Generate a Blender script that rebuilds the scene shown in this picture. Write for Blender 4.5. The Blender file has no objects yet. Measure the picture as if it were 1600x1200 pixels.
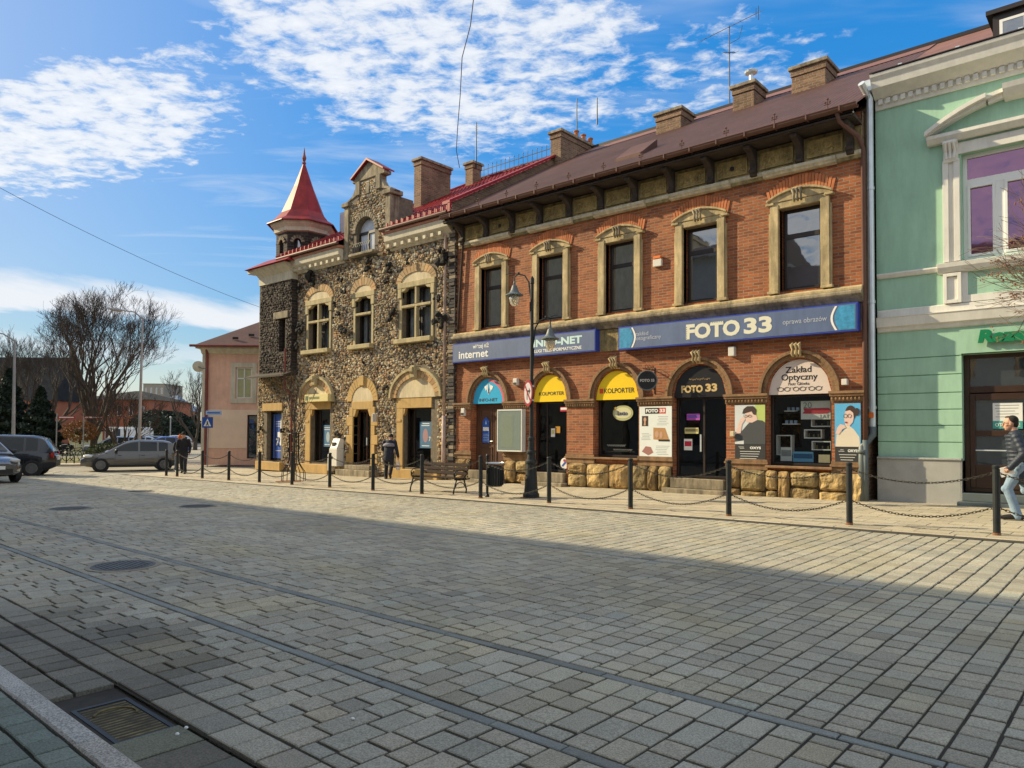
import bpy, math, random
import numpy as np
from mathutils import Vector, Matrix, noise
random.seed(7); R = random.Random(11); rad = math.radians
sc = bpy.context.scene
# ------------------------------------------------------------------ camera
F_, CX_, CY_, YAW, PIT, ROL, CH = 1150., 800., 643., rad(41.3), rad(1.7), .006, 1.6
cam = bpy.data.objects.new('camera', bpy.data.cameras.new('camera')); sc.collection.objects.link(cam)
cam.data.sensor_width = 36; cam.data.lens = 36*F_/1600; cam.data.shift_y = (CY_-600)/1600
cam.data.clip_start = .05; cam.data.clip_end = 4000
cam.matrix_world = Matrix.Translation((0, 0, CH)) @ Matrix.Rotation(YAW, 4, 'Z') @ Matrix.Rotation(math.pi/2+PIT, 4, 'X') @ Matrix.Rotation(ROL, 4, 'Z')
sc.camera = cam
fw = Vector((-math.sin(YAW)*math.cos(PIT), math.cos(YAW)*math.cos(PIT), math.sin(PIT)))
rt = Vector((math.cos(YAW), math.sin(YAW), 0)); up = rt.cross(fw)
# ------------------------------------------------------------------ light
EXPO = .86
SUN_EL, SUN_DIR = rad(27), Vector((2.8, 1.0)).normalized()      # direction the shadows run
sun = bpy.data.objects.new('sun', bpy.data.lights.new('sun', 'SUN')); sc.collection.objects.link(sun)
sun.data.energy = 4.0; sun.data.angle = rad(.5); sun.data.color = (1, .84, .54)
sun.rotation_euler = Vector((SUN_DIR.x*math.cos(SUN_EL), SUN_DIR.y*math.cos(SUN_EL), -math.sin(SUN_EL))).to_track_quat('-Z', 'Y').to_euler()
sc.view_settings.view_transform = 'Standard'; sc.view_settings.look = 'None'; sc.view_settings.gamma = 1
sc.view_settings.exposure = EXPO
W_ = bpy.data.worlds.new('World'); sc.world = W_; W_.use_nodes = True
def world():
    nt = W_.node_tree; N = nt.nodes; L = nt.links
    for n in list(N): N.remove(n)
    def nd(t, **k):
        n = N.new(t)
        for a, b in k.items(): setattr(n, a, b)
        return n
    def m(op, a, b=None, c=None):
        n = nd('ShaderNodeMath', operation=op)
        for i, v in enumerate((a, b, c)):
            if v is None: continue
            if hasattr(v, 'type'): L.new(v, n.inputs[i])
            else: n.inputs[i].default_value = v
        return n.outputs[0]
    def ss(v, a, b):
        n = nd('ShaderNodeMapRange', interpolation_type='SMOOTHSTEP'); L.new(v, n.inputs[0]); n.inputs[1].default_value = a; n.inputs[2].default_value = b
        return n.outputs[0]
    out = nd('ShaderNodeOutputWorld'); bg = nd('ShaderNodeBackground'); L.new(bg.outputs[0], out.inputs[0])
    sky = nd('ShaderNodeTexSky', sky_type='NISHITA'); sky.sun_disc = False; sky.sun_elevation = SUN_EL
    sky.sun_rotation = math.atan2(-SUN_DIR.x, -SUN_DIR.y) % (2*math.pi)
    sky.air_density = 1.0; sky.dust_density = .6; sky.ozone_density = 2.5; sky.altitude = 200
    bw = nd('ShaderNodeRGBToBW'); L.new(sky.outputs[0], bw.inputs[0]); gm = nd('ShaderNodeVectorMath', operation='SCALE'); L.new(sky.outputs[0], gm.inputs[0]); L.new(m('MULTIPLY', m('POWER', bw.outputs[0], -.62), 1.17), gm.inputs['Scale'])
    hs = nd('ShaderNodeHueSaturation'); hs.inputs['Saturation'].default_value = 1.42; L.new(gm.outputs[0], hs.inputs['Color'])
    tc = nd('ShaderNodeTexCoord'); sp = nd('ShaderNodeSeparateXYZ'); L.new(tc.outputs['Generated'], sp.inputs[0])
    x, y, z = sp.outputs
    zc = m('MAXIMUM', z, .03)
    # rotate into a frame whose v axis is the view's heading, then project on a flat cloud layer
    c, s = math.cos(YAW), math.sin(YAW)
    U = m('DIVIDE', m('ADD', m('MULTIPLY', x, c), m('MULTIPLY', y, s)), m('ADD', zc, .04))
    V = m('DIVIDE', m('SUBTRACT', m('MULTIPLY', y, c), m('MULTIPLY', x, s)), m('ADD', zc, .04))
    cb = nd('ShaderNodeCombineXYZ'); L.new(U, cb.inputs[0]); L.new(V, cb.inputs[1])
    az = m('ARCTAN2', m('ADD', m('MULTIPLY', x, c), m('MULTIPLY', y, s)), m('SUBTRACT', m('MULTIPLY', y, c), m('MULTIPLY', x, s)))
    def noise_(scale, det, rough, dist=0, sc3=(1, 1, 1), rot=0, off=(0, 0, 0)):
        mp = nd('ShaderNodeMapping'); mp.inputs['Scale'].default_value = sc3; mp.inputs['Rotation'].default_value = (0, 0, rot); mp.inputs['Location'].default_value = off
        L.new(cb.outputs[0], mp.inputs[0]); n = nd('ShaderNodeTexNoise'); L.new(mp.outputs[0], n.inputs['Vector'])
        n.inputs['Scale'].default_value = scale; n.inputs['Detail'].default_value = det; n.inputs['Roughness'].default_value = rough; n.inputs['Distortion'].default_value = dist
        return n.outputs['Fac']
    def blob(cu, cv, ru, rv, rot, soft=.5):
        a = m('SUBTRACT', U, cu); b = m('SUBTRACT', V, cv); cr, sr = math.cos(rot), math.sin(rot)
        p = m('DIVIDE', m('ADD', m('MULTIPLY', a, cr), m('MULTIPLY', b, sr)), ru)
        q = m('DIVIDE', m('SUBTRACT', m('MULTIPLY', b, cr), m('MULTIPLY', a, sr)), rv)
        d = m('SQRT', m('ADD', m('MULTIPLY', p, p), m('MULTIPLY', q, q)))
        return m('SUBTRACT', 1.0, ss(d, 1-soft, 1+soft))
    wob = m('MULTIPLY', m('SUBTRACT', noise_(1.3, 3, .6, 0, off=(3, 1, 0)), .5), 1.1)
    return dict(nt=nt, N=N, L=L, nd=nd, m=m, ss=ss, bg=bg, hs=hs, U=U, V=V, z=z, az=az, noise_=noise_, blob=blob, wob=wob)
w = world()
def clouds():
    m, ss, blob, nz, V = w['m'], w['ss'], w['blob'], w['noise_'], w['V']
    # big field of small cumulus, a streak to the left, thin veil, bank on the horizon
    field = blob(-.18, 1.65, .52, .72, 0, .4)
    streak = blob(-1.45, 2.25, .85, .33, rad(-28), .45)
    edge = m('MULTIPLY', blob(.55, 1.9, .3, .4, 0, .6), .6)
    behind = m('MAXIMUM', m('MULTIPLY', ss(m('MULTIPLY', V, -1.0), -.3, .3), 1.2), m('MULTIPLY', ss(w['z'], .62, .8), 1.1)); mask = m('MAXIMUM', m('MAXIMUM', m('MAXIMUM', field, m('MULTIPLY', streak, 1.1)), edge), behind)  # unseen clouds overhead and behind the view, added to lighten the shade
    puff = nz(12.0, 6, .62, .25, (1, 1.25, 1), rad(25)); big = nz(2.2, 3, .55, .4, (1, 1.6, 1), rad(20), (5, 2, 0))
    dens = m('ADD', m('ADD', m('MULTIPLY', puff, 1.0), m('MULTIPLY', big, .55)), m('MULTIPLY', mask, .42))
    a = m('MULTIPLY', m('MULTIPLY', ss(dens, .97, 1.28), ss(mask, 0.0, .5)), .87)
    stray = m('MULTIPLY', ss(m('ADD', puff, m('MULTIPLY', big, .7)), 1.08, 1.25), .5)
    veil = m('MULTIPLY', m('MULTIPLY', ss(nz(.8, 5, .6, .8, (1, 3, 1), rad(-15), (1, 7, 0)), .42, .75), .45), ss(w['z'], .1, .3))
    leftveil = m('MULTIPLY', m('SUBTRACT', 1.0, ss(w['az'], -.75, -.1)), m('MULTIPLY', ss(w['z'], .05, .2), .22))
    # bank: an elevation band whose edges wander
    wav = m('MULTIPLY', m('SUBTRACT', nz(.55, 6, .65, .3, (1, .5, 1), 0, (2, 0, 0)), .5), .11)
    zz = m('ADD', w['z'], wav)
    low = m('MULTIPLY', ss(zz, .128, .142), m('SUBTRACT', 1.0, ss(zz, .152, .185)))
    low2 = m('MULTIPLY', m('MULTIPLY', ss(zz, .075, .09), m('SUBTRACT', 1.0, ss(zz, .093, .11))), .5)
    hz = m('MULTIPLY', m('SUBTRACT', 1.0, ss(w['z'], .0, .14)), .45)
    A = m('MAXIMUM', m('MAXIMUM', a, stray), m('MAXIMUM', m('MAXIMUM', low, low2), m('MAXIMUM', veil, m('MAXIMUM', leftveil, hz))))
    mx = w['nd']('ShaderNodeMix', data_type='RGBA'); L = w['L']
    L.new(A, mx.inputs[0]); L.new(w['hs'].outputs[0], mx.inputs[6])
    shade = w['nd']('ShaderNodeMix', data_type='RGBA'); L.new(ss(dens, 1.1, 1.6), shade.inputs[0])
    shade.inputs[6].default_value = (3.15, 3.3, 3.5, 1); shade.inputs[7].default_value = (4.1, 4.05, 3.95, 1)
    L.new(shade.outputs[2], mx.inputs[7]); L.new(mx.outputs[2], w['bg'].inputs[0])
    w['bg'].inputs[1].default_value = .15
clouds()
# ------------------------------------------------------------------ helpers
def ray(px, py):
    x, y = (px-CX_)/F_, -(py-CY_)/F_; c, s = math.cos(ROL), math.sin(ROL)
    return fw + (x*c-y*s)*rt + (x*s+y*c)*up
def W(px, py, Y=17.7):                        # point of a plane parallel to the street
    d = ray(px, py); t = Y/d.y; return (d.x*t, CH+d.z*t)
def Z(px, py, dist):                          # point at a given distance ahead
    d = ray(px, py); return Vector((d.x*dist, d.y*dist, CH+d.z*dist))
def gz(x, y):
    s = min(1, max(0, (y-3)/10)); xc = min(4, max(-34, x))
    return .011*(xc+7)*s + .02*min(4.4, max(0, y-13.3))*min(1, max(0, (x+36)/3))
def G(px, py):
    d = ray(px, py); z = 0
    for _ in range(30):
        t = (z-CH)/d.z; z = gz(d.x*t, d.y*t)
    return Vector((d.x*t, d.y*t, z))
def tagp(o, label=None, cat=None, group=None, kind=None):
    for k, v in (('label', label), ('category', cat), ('group', group), ('kind', kind)):
        if v: o[k] = v
    return o
def thing(name, label, cat, loc=(0, 0, 0), rz=0, group=None):
    o = bpy.data.objects.new(name, None); sc.collection.objects.link(o); o.location = loc; o.rotation_euler = (0, 0, rz)
    o.empty_display_size = .2
    return tagp(o, label, cat, group)
def dup(root, loc=None, rz=None, label=None):
    def cp(o, par):
        c = o.copy(); sc.collection.objects.link(c)
        if par: c.parent = par
        for ch in [q for q in bpy.data.objects if q.parent == o]: cp(ch, c)
        return c
    r = cp(root, None)
    if loc is not None: r.location = loc
    if rz is not None: r.rotation_euler = (0, 0, rz)
    if label: r['label'] = label
    return r
class MB:
    def __init__(s): s.v = []; s.f = []; s.c = []
    def add(s, vs, fs, col=None):
        b = len(s.v); s.v += [tuple(p) for p in vs]; s.f += [tuple(b+i for i in f) for f in fs]; s.c += [col]*len(fs); return s
    def box(s, x0, x1, y0, y1, z0, z1, col=None):
        return s.add([(x0,y0,z0),(x1,y0,z0),(x1,y1,z0),(x0,y1,z0),(x0,y0,z1),(x1,y0,z1),(x1,y1,z1),(x0,y1,z1)],
            [(0,3,2,1),(4,5,6,7),(0,1,5,4),(1,2,6,5),(2,3,7,6),(3,0,4,7)], col)
    def obox(s, c, a, b, h):                  # centre, two half-axis vectors and a third
        c, a, b, h = Vector(c), Vector(a), Vector(b), Vector(h); P = []
        for k in (-1, 1):
            for i, j in ((-1,-1),(1,-1),(1,1),(-1,1)): P.append(c+a*i+b*j+h*k)
        return s.add(P, [(0,3,2,1),(4,5,6,7),(0,1,5,4),(1,2,6,5),(2,3,7,6),(3,0,4,7)])
    def prism(s, pts, y0, y1, col=None):      # outline in x,z pushed along y
        n = len(pts); return s.add([(x,y0,z) for x,z in pts]+[(x,y1,z) for x,z in pts],
            [tuple(range(n)), tuple(range(2*n-1,n-1,-1))]+[(i,i+n,(i+1)%n+n,(i+1)%n) for i in range(n)], col)
    def prismx(s, pts, x0, x1):               # outline in y,z pushed along x
        n = len(pts); return s.add([(x0,y,z) for y,z in pts]+[(x1,y,z) for y,z in pts],
            [tuple(range(n-1,-1,-1)), tuple(range(n,2*n))]+[((i+1)%n,(i+1)%n+n,i+n,i) for i in range(n)])
    def tube(s, path, r, n=8, cap=True, col=None):
        P = [Vector(p) for p in path]; m = len(P); rs = r if hasattr(r, '__len__') else [r]*m
        u = None; vs = []
        for i in range(m):
            t = (P[min(i+1,m-1)]-P[max(i-1,0)]); t = t.normalized() if t.length > 1e-9 else Vector((0,0,1))
            if u is None: u = t.orthogonal().normalized()
            else:
                u = u-t*u.dot(t); u = u.normalized() if u.length > 1e-6 else t.orthogonal().normalized()
            v = t.cross(u)
            for k in range(n):
                a = 2*math.pi*k/n; vs.append(P[i]+(u*math.cos(a)+v*math.sin(a))*rs[i])
        fs = [(i*n+k,i*n+(k+1)%n,(i+1)*n+(k+1)%n,(i+1)*n+k) for i in range(m-1) for k in range(n)]
        if cap: fs += [tuple(range(n-1,-1,-1)), tuple(range((m-1)*n,m*n))]
        return s.add(vs, fs, col)
    def lathe(s, prof, c=(0,0,0), n=16, axis='z'):
        vs = []
        for r, h in prof:
            for k in range(n):
                a = 2*math.pi*k/n; p = (r*math.cos(a), r*math.sin(a), h)
                if axis == 'y': p = (p[0], p[2], p[1])
                if axis == 'x': p = (p[2], p[0], p[1])
                vs.append((p[0]+c[0], p[1]+c[1], p[2]+c[2]))
        m = len(prof); fs = [(i*n+k,i*n+(k+1)%n,(i+1)*n+(k+1)%n,(i+1)*n+k) for i in range(m-1) for k in range(n)]
        fs += [tuple(range(n-1,-1,-1)), tuple(range((m-1)*n,m*n))]
        if axis == 'y': fs = [f[::-1] for f in fs]
        return s.add(vs, fs)
    def ball(s, c, r, n=10, m=7, rot=None, col=None):
        r = r if hasattr(r,'__len__') else (r,r,r); vs = []
        for i in range(m+1):
            t = math.pi*i/m
            for k in range(n):
                a = 2*math.pi*k/n; p = Vector((r[0]*math.sin(t)*math.cos(a), r[1]*math.sin(t)*math.sin(a), -r[2]*math.cos(t)))
                if rot: p = rot @ p
                vs.append(p+Vector(c))
        return s.add(vs, [(i*n+k,i*n+(k+1)%n,(i+1)*n+(k+1)%n,(i+1)*n+k) for i in range(m) for k in range(n)], col)
    def arc(s, cx, cz, ax, az, bx, bz, y0, y1, a0=0, a1=math.pi, n=20):   # band between two ellipses, in x,z
        for i in range(n):
            p, q = a0+(a1-a0)*i/n, a0+(a1-a0)*(i+1)/n
            s.prism([(cx+ax*math.cos(p), cz+az*math.sin(p)), (cx+bx*math.cos(p), cz+bz*math.sin(p)), (cx+bx*math.cos(q), cz+bz*math.sin(q)), (cx+ax*math.cos(q), cz+az*math.sin(q))][::-1], y0, y1)
        return s
    def build(s, name, mat, parent=None, smooth=False, bevel=0, local=False, mods=None):
        me = bpy.data.meshes.new(name); V = np.array(s.v, dtype=float)
        off = np.zeros(3)
        if parent is not None and not local:
            p = parent
            while p is not None: off += np.array(p.location); p = p.parent
        elif parent is None and not local:
            off = np.array([(V[:,0].min()+V[:,0].max())/2, (V[:,1].min()+V[:,1].max())/2, V[:,2].min()])
        me.from_pydata((V-off).tolist(), [], s.f); me.materials.append(mat)
        if any(c is not None for c in s.c):
            at = me.color_attributes.new('Col', 'FLOAT_COLOR', 'CORNER'); data = []
            for f, c in zip(s.f, s.c):
                c = c or (1,1,1); data += [c[0], c[1], c[2], 1]*len(f)
            at.data.foreach_set('color', data)
        if smooth: me.polygons.foreach_set('use_smooth', [True]*len(me.polygons))
        me.validate(); me.update()
        o = bpy.data.objects.new(name, me); sc.collection.objects.link(o)
        if parent is not None: o.parent = parent
        elif not local: o.location = off
        if bevel:
            b = o.modifiers.new('b', 'BEVEL'); b.width = bevel; b.segments = 1; b.limit_method = 'ANGLE'
        if mods: mods(o)
        return o
# ------------------------------------------------------------------ materials
def mat(name, col, rough=.75, var=.15, vs=2.5, bump=0., bs=30, metal=0., spec=.5, speck=0., attr=False, emit=0, alpha=1, coat=0, col2=None, grime=0, dist=.01):
    mt = bpy.data.materials.new(name); mt.use_nodes = True; nt = mt.node_tree; N, L = nt.nodes, nt.links; b = N['Principled BSDF']
    b.inputs['Roughness'].default_value = rough; b.inputs['Metallic'].default_value = metal; b.inputs['Specular IOR Level'].default_value = spec
    b.inputs['Coat Weight'].default_value = coat; b.inputs['Alpha'].default_value = alpha
    tc = N.new('ShaderNodeTexCoord')
    n1 = N.new('ShaderNodeTexNoise'); n1.inputs['Scale'].default_value = vs; n1.inputs['Detail'].default_value = 6; n1.inputs['Roughness'].default_value = .65; L.new(tc.outputs['Object'], n1.inputs['Vector'])
    rp = N.new('ShaderNodeMapRange'); rp.inputs[1].default_value = .3; rp.inputs[2].default_value = .7; L.new(n1.outputs['Fac'], rp.inputs[0])
    mx = N.new('ShaderNodeMix'); mx.data_type = 'RGBA'; L.new(rp.outputs[0], mx.inputs[0])
    c2 = col2 or tuple(min(1, c*(1+var)) for c in col); c1 = col if col2 else tuple(c*(1-var) for c in col)
    mx.inputs[6].default_value = (*c1, 1); mx.inputs[7].default_value = (*c2, 1); out = mx.outputs[2]
    def mul(o, fac_out, lo, hi):
        r = N.new('ShaderNodeMapRange'); r.inputs[1].default_value = .35; r.inputs[2].default_value = .65; r.inputs[3].default_value = lo; r.inputs[4].default_value = hi; L.new(fac_out, r.inputs[0])
        q = N.new('ShaderNodeMix'); q.data_type = 'RGBA'; q.blend_type = 'MULTIPLY'; q.inputs[0].default_value = 1; L.new(o, q.inputs[6]); L.new(r.outputs[0], q.inputs[7]); return q.outputs[2]
    if speck:
        n2 = N.new('ShaderNodeTexNoise'); n2.inputs['Scale'].default_value = 110; n2.inputs['Detail'].default_value = 2; L.new(tc.outputs['Object'], n2.inputs['Vector'])
        out = mul(out, n2.outputs['Fac'], 1-speck, 1+speck)
    if grime:                                 # streaky dirt with a shape of its own
        mp = N.new('ShaderNodeMapping'); mp.inputs['Scale'].default_value = (3.5, 3.5, .7); L.new(tc.outputs['Object'], mp.inputs[0])
        n3 = N.new('ShaderNodeTexNoise'); n3.inputs['Scale'].default_value = 1.6; n3.inputs['Detail'].default_value = 8; n3.inputs['Roughness'].default_value = .7; L.new(mp.outputs[0], n3.inputs['Vector'])
        out = mul(out, n3.outputs['Fac'], 1-grime, 1+.3*grime)
    if attr:
        a = N.new('ShaderNodeAttribute'); a.attribute_name = 'Col'; q = N.new('ShaderNodeMix'); q.data_type = 'RGBA'; q.blend_type = 'MULTIPLY'; q.inputs[0].default_value = 1
        L.new(out, q.inputs[6]); L.new(a.outputs['Color'], q.inputs[7]); out = q.outputs[2]
    L.new(out, b.inputs['Base Color'])
    if emit: L.new(out, b.inputs['Emission Color']); b.inputs['Emission Strength'].default_value = emit
    if bump:
        n4 = N.new('ShaderNodeTexNoise'); n4.inputs['Scale'].default_value = bs; n4.inputs['Detail'].default_value = 5; L.new(tc.outputs['Object'], n4.inputs['Vector'])
        bp = N.new('ShaderNodeBump'); bp.inputs['Strength'].default_value = bump; bp.inputs['Distance'].default_value = dist; L.new(n4.outputs['Fac'], bp.inputs['Height']); L.new(bp.outputs[0], b.inputs['Normal'])
    return mt
def brick(name, c1, c2, mortar, bw=.255, bh=.074, ms=.008, bump=.6, rough=.85, swap=False, dark=.35):
    mt = bpy.data.materials.new(name); mt.use_nodes = True; nt = mt.node_tree; N, L = nt.nodes, nt.links; b = N['Principled BSDF']; b.inputs['Roughness'].default_value = rough
    tc = N.new('ShaderNodeTexCoord'); s = N.new('ShaderNodeSeparateXYZ'); L.new(tc.outputs['Object'], s.inputs[0])
    ad = N.new('ShaderNodeMath'); ad.operation = 'ADD'; L.new(s.outputs[0], ad.inputs[0]); L.new(s.outputs[1], ad.inputs[1])
    cb = N.new('ShaderNodeCombineXYZ'); L.new(ad.outputs[0], cb.inputs[1 if swap else 0]); L.new(s.outputs[2], cb.inputs[0 if swap else 1])
    wn = N.new('ShaderNodeTexNoise'); wn.inputs['Scale'].default_value = 6; L.new(cb.outputs[0], wn.inputs['Vector'])
    wm = N.new('ShaderNodeVectorMath'); wm.operation = 'MULTIPLY_ADD'; L.new(wn.outputs['Color'], wm.inputs[0]); wm.inputs[1].default_value = (.014, .014, 0); L.new(cb.outputs[0], wm.inputs[2])
    t = N.new('ShaderNodeTexBrick'); L.new(wm.outputs[0], t.inputs['Vector']); t.inputs['Scale'].default_value = 1
    t.inputs['Brick Width'].default_value = bw; t.inputs['Row Height'].default_value = bh; t.inputs['Mortar Size'].default_value = ms; t.inputs['Mortar Smooth'].default_value = .3
    t.inputs['Color1'].default_value = (*c1, 1); t.inputs['Color2'].default_value = (*c2, 1); t.inputs['Mortar'].default_value = (*mortar, 1); t.inputs['Bias'].default_value = -.1
    n = N.new('ShaderNodeTexNoise'); n.inputs['Scale'].default_value = 1.1; n.inputs['Detail'].default_value = 9; n.inputs['Roughness'].default_value = .75; L.new(tc.outputs['Object'], n.inputs['Vector'])
    r = N.new('ShaderNodeMapRange'); r.inputs[1].default_value = .35; r.inputs[2].default_value = .62; r.inputs[3].default_value = 1-dark; r.inputs[4].default_value = 1.1; L.new(n.outputs['Fac'], r.inputs[0])
    q = N.new('ShaderNodeMix'); q.data_type = 'RGBA'; q.blend_type = 'MULTIPLY'; q.inputs[0].default_value = 1; L.new(t.outputs['Color'], q.inputs[6]); L.new(r.outputs[0], q.inputs[7])
    L.new(q.outputs[2], b.inputs['Base Color'])
    n2 = N.new('ShaderNodeTexNoise'); n2.inputs['Scale'].default_value = 45; n2.inputs['Detail'].default_value = 3; L.new(tc.outputs['Object'], n2.inputs['Vector'])
    h = N.new('ShaderNodeMath'); h.operation = 'MULTIPLY_ADD'; L.new(t.outputs['Fac'], h.inputs[0]); h.inputs[1].default_value = -1.2; L.new(n2.outputs['Fac'], h.inputs[2])
    bp = N.new('ShaderNodeBump'); bp.inputs['Strength'].default_value = bump; bp.inputs['Distance'].default_value = .012; L.new(h.outputs[0], bp.inputs['Height']); L.new(bp.outputs[0], b.inputs['Normal'])
    return mt
def glass(name, tint=(.02, .025, .03), rough=.02, see=0., wav=.006, ior=3.2):
    mt = bpy.data.materials.new(name); mt.use_nodes = True; nt = mt.node_tree; N, L = nt.nodes, nt.links; b = N['Principled BSDF']
    b.inputs['Base Color'].default_value = (*tint, 1); b.inputs['Roughness'].default_value = rough; b.inputs['IOR'].default_value = ior if not see else 1.5
    tc = N.new('ShaderNodeTexCoord'); n = N.new('ShaderNodeTexNoise'); n.inputs['Scale'].default_value = 1.6; L.new(tc.outputs['Object'], n.inputs['Vector'])
    bp = N.new('ShaderNodeBump'); bp.inputs['Strength'].default_value = .3; bp.inputs['Distance'].default_value = wav; L.new(n.outputs['Fac'], bp.inputs['Height']); L.new(bp.outputs[0], b.inputs['Normal'])
    if see:
        tr = N.new('ShaderNodeBsdfTransparent'); tr.inputs[0].default_value = (.75, .8, .8, 1); ge = N.new('ShaderNodeNewGeometry'); dt = N.new('ShaderNodeVectorMath'); dt.operation = 'DOT_PRODUCT'; L.new(ge.outputs['Normal'], dt.inputs[0]); L.new(ge.outputs['Incoming'], dt.inputs[1])
        def mm(op, a, b_):
            q = N.new('ShaderNodeMath'); q.operation = op
            for i_, v_ in enumerate((a, b_)):
                if v_ is None: continue
                if isinstance(v_, (int, float)): q.inputs[i_].default_value = v_
                else: L.new(v_, q.inputs[i_])
            return q.outputs[0]
        fo = mm('ADD', mm('MULTIPLY', mm('POWER', mm('SUBTRACT', 1.0, mm('ABSOLUTE', dt.outputs['Value'], None)), 5.0), .92), .08)
        gl = N.new('ShaderNodeBsdfGlossy'); gl.inputs['Roughness'].default_value = .01; L.new(bp.outputs[0], gl.inputs['Normal'])
        mx = N.new('ShaderNodeMixShader'); L.new(fo, mx.inputs[0]); L.new(tr.outputs[0], mx.inputs[1]); L.new(gl.outputs[0], mx.inputs[2]); L.new(mx.outputs[0], N['Material Output'].inputs[0])
    return mt
M = {}
M['brick'] = brick('red_brick', (.43,.125,.038), (.23,.056,.019), (.30,.22,.14), ms=.010)
M['brickv'] = brick('soldier_brick', (.52,.19,.075), (.40,.13,.05), (.22,.15,.10), bw=.30, bh=.078, swap=True, dark=.2)
M['chim'] = brick('old_chimney_brick', (.30,.17,.09), (.17,.085,.045), (.28,.23,.17), bw=.26, bh=.08, ms=.012, bump=1, dark=.5)
M['clink'] = brick('dark_clinker_brick', (.050,.032,.024), (.012,.010,.010), (.085,.068,.052), bw=.34, bh=.12, ms=.018, bump=1, dark=.5)
M['stone'] = mat('sandstone_trim', (.50,.39,.21), .85, .22, 3, .5, 40, grime=.45, dist=.01)
M['stoneg'] = mat('weathered_grey_stone', (.30,.25,.17), .9, .3, 3, .6, 35, grime=.6)
M['ochre'] = mat('ochre_painted_stone', (.50,.32,.11), .8, .1, 3, .3, 40, grime=.2)
M['cream'] = mat('cream_plaster', (.62,.52,.34), .85, .1, 2, .2, 50, grime=.25)
M['frieze'] = mat('dark_frieze_plaster', (.30,.23,.10), .9, .35, 9, 1., 22, grime=.5, dist=.02)
M['soot'] = mat('blackened_timber', (.045,.032,.025), .85, .4, 5, .5, 30)
M['base'] = mat('rough_yellow_sandstone', (.46,.33,.13), .95, .35, 5, 1., 18, grime=.5, dist=.04)
M['rubble'] = mat('rubble_stones', (1,1,1), .9, .12, 12, .8, 45, attr=True, dist=.01)
M['mortar'] = mat('dark_rubble_mortar', (.17,.14,.10), .95, .3, 8, .8, 30)
M['lump'] = mat('black_clinker_lump', (.028,.025,.022), .85, .5, 6, 1, 20, dist=.04, spec=.2)
M['roofred'] = mat('red_painted_roof_tile', (.28,.018,.018), .5, .3, 2.2, spec=.3, grime=.25)
M['roofbrown'] = mat('brown_sheet_roof', (.115,.055,.040), .6, .2, .8, .2, 14, spec=.3, grime=.2)
M['gutter'] = mat('brown_gutter_metal', (.13,.065,.05), .6, .1, 3, spec=.3)
M['copper'] = mat('salmon_flashing', (.48,.20,.12), .6, .15, 3)
M['zinc'] = mat('galvanised_pipe', (.62,.68,.72), .35, .12, 3, metal=.4)
M['pipegrey'] = mat('grey_pipe_boot', (.10,.125,.13), .5, .1, 3)
M['pipered'] = mat('dark_red_downpipe', (.20,.045,.035), .5, .25, 3)
M['pinkpipe'] = mat('faded_pink_pipe', (.45,.33,.28), .7, .3, 4)
M['green'] = mat('mint_plaster', (.34,.55,.41), .85, .07, 1.2, .25, 60, grime=.12)
M['white'] = mat('white_plaster', (.72,.70,.64), .8, .06, 2, .15, 50, grime=.12)
M['plinth'] = mat('speckled_granite_render', (.36,.36,.34), .8, .1, 3, .3, 80, speck=.6)
M['pvc'] = mat('white_window_frame', (.78,.78,.75), .4, .03)
M['darkfr'] = mat('dark_brown_window_frame', (.022,.014,.012), .45, .2)
M['wood'] = mat('brown_wood_door', (.10,.045,.025), .45, .25, 4)
M['black'] = mat('black_paint', (.018,.02,.022), .45, .2, 4)
M['iron'] = mat('black_cast_iron', (.020,.024,.026), .5, .3, 6, .2, 60, spec=.3)
M['rust'] = mat('rusty_iron', (.20,.09,.04), .85, .4, 20)
M['steel'] = mat('chain_steel', (.075,.068,.058), .6, .3, 12, metal=.4, spec=.3)
M['glass'] = glass('window_glass', (.04,.048,.052), wav=.007); M['glasss'] = glass('shop_glass', see=1)
M['purple'] = glass('mirrored_purple_glass', (.24,.12,.20), .03); M['purple'].node_tree.nodes['Principled BSDF'].inputs['Metallic'].default_value = .9
M['inside'] = mat('dark_interior', (.02,.018,.016), .9, .3)
M['curtain'] = mat('net_curtain', (.45,.45,.42), .9, .15, 8)
M['whitep'] = mat('white_paper', (.80,.80,.77), .6, .02); M['blackp'] = mat('black_print', (.012,.012,.013), .5, .1)
def flat(name, c, rough=.5, **k):
    if name not in M: M[name] = mat(name, c, rough, .04, 2, **k)
    return M[name]
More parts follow.
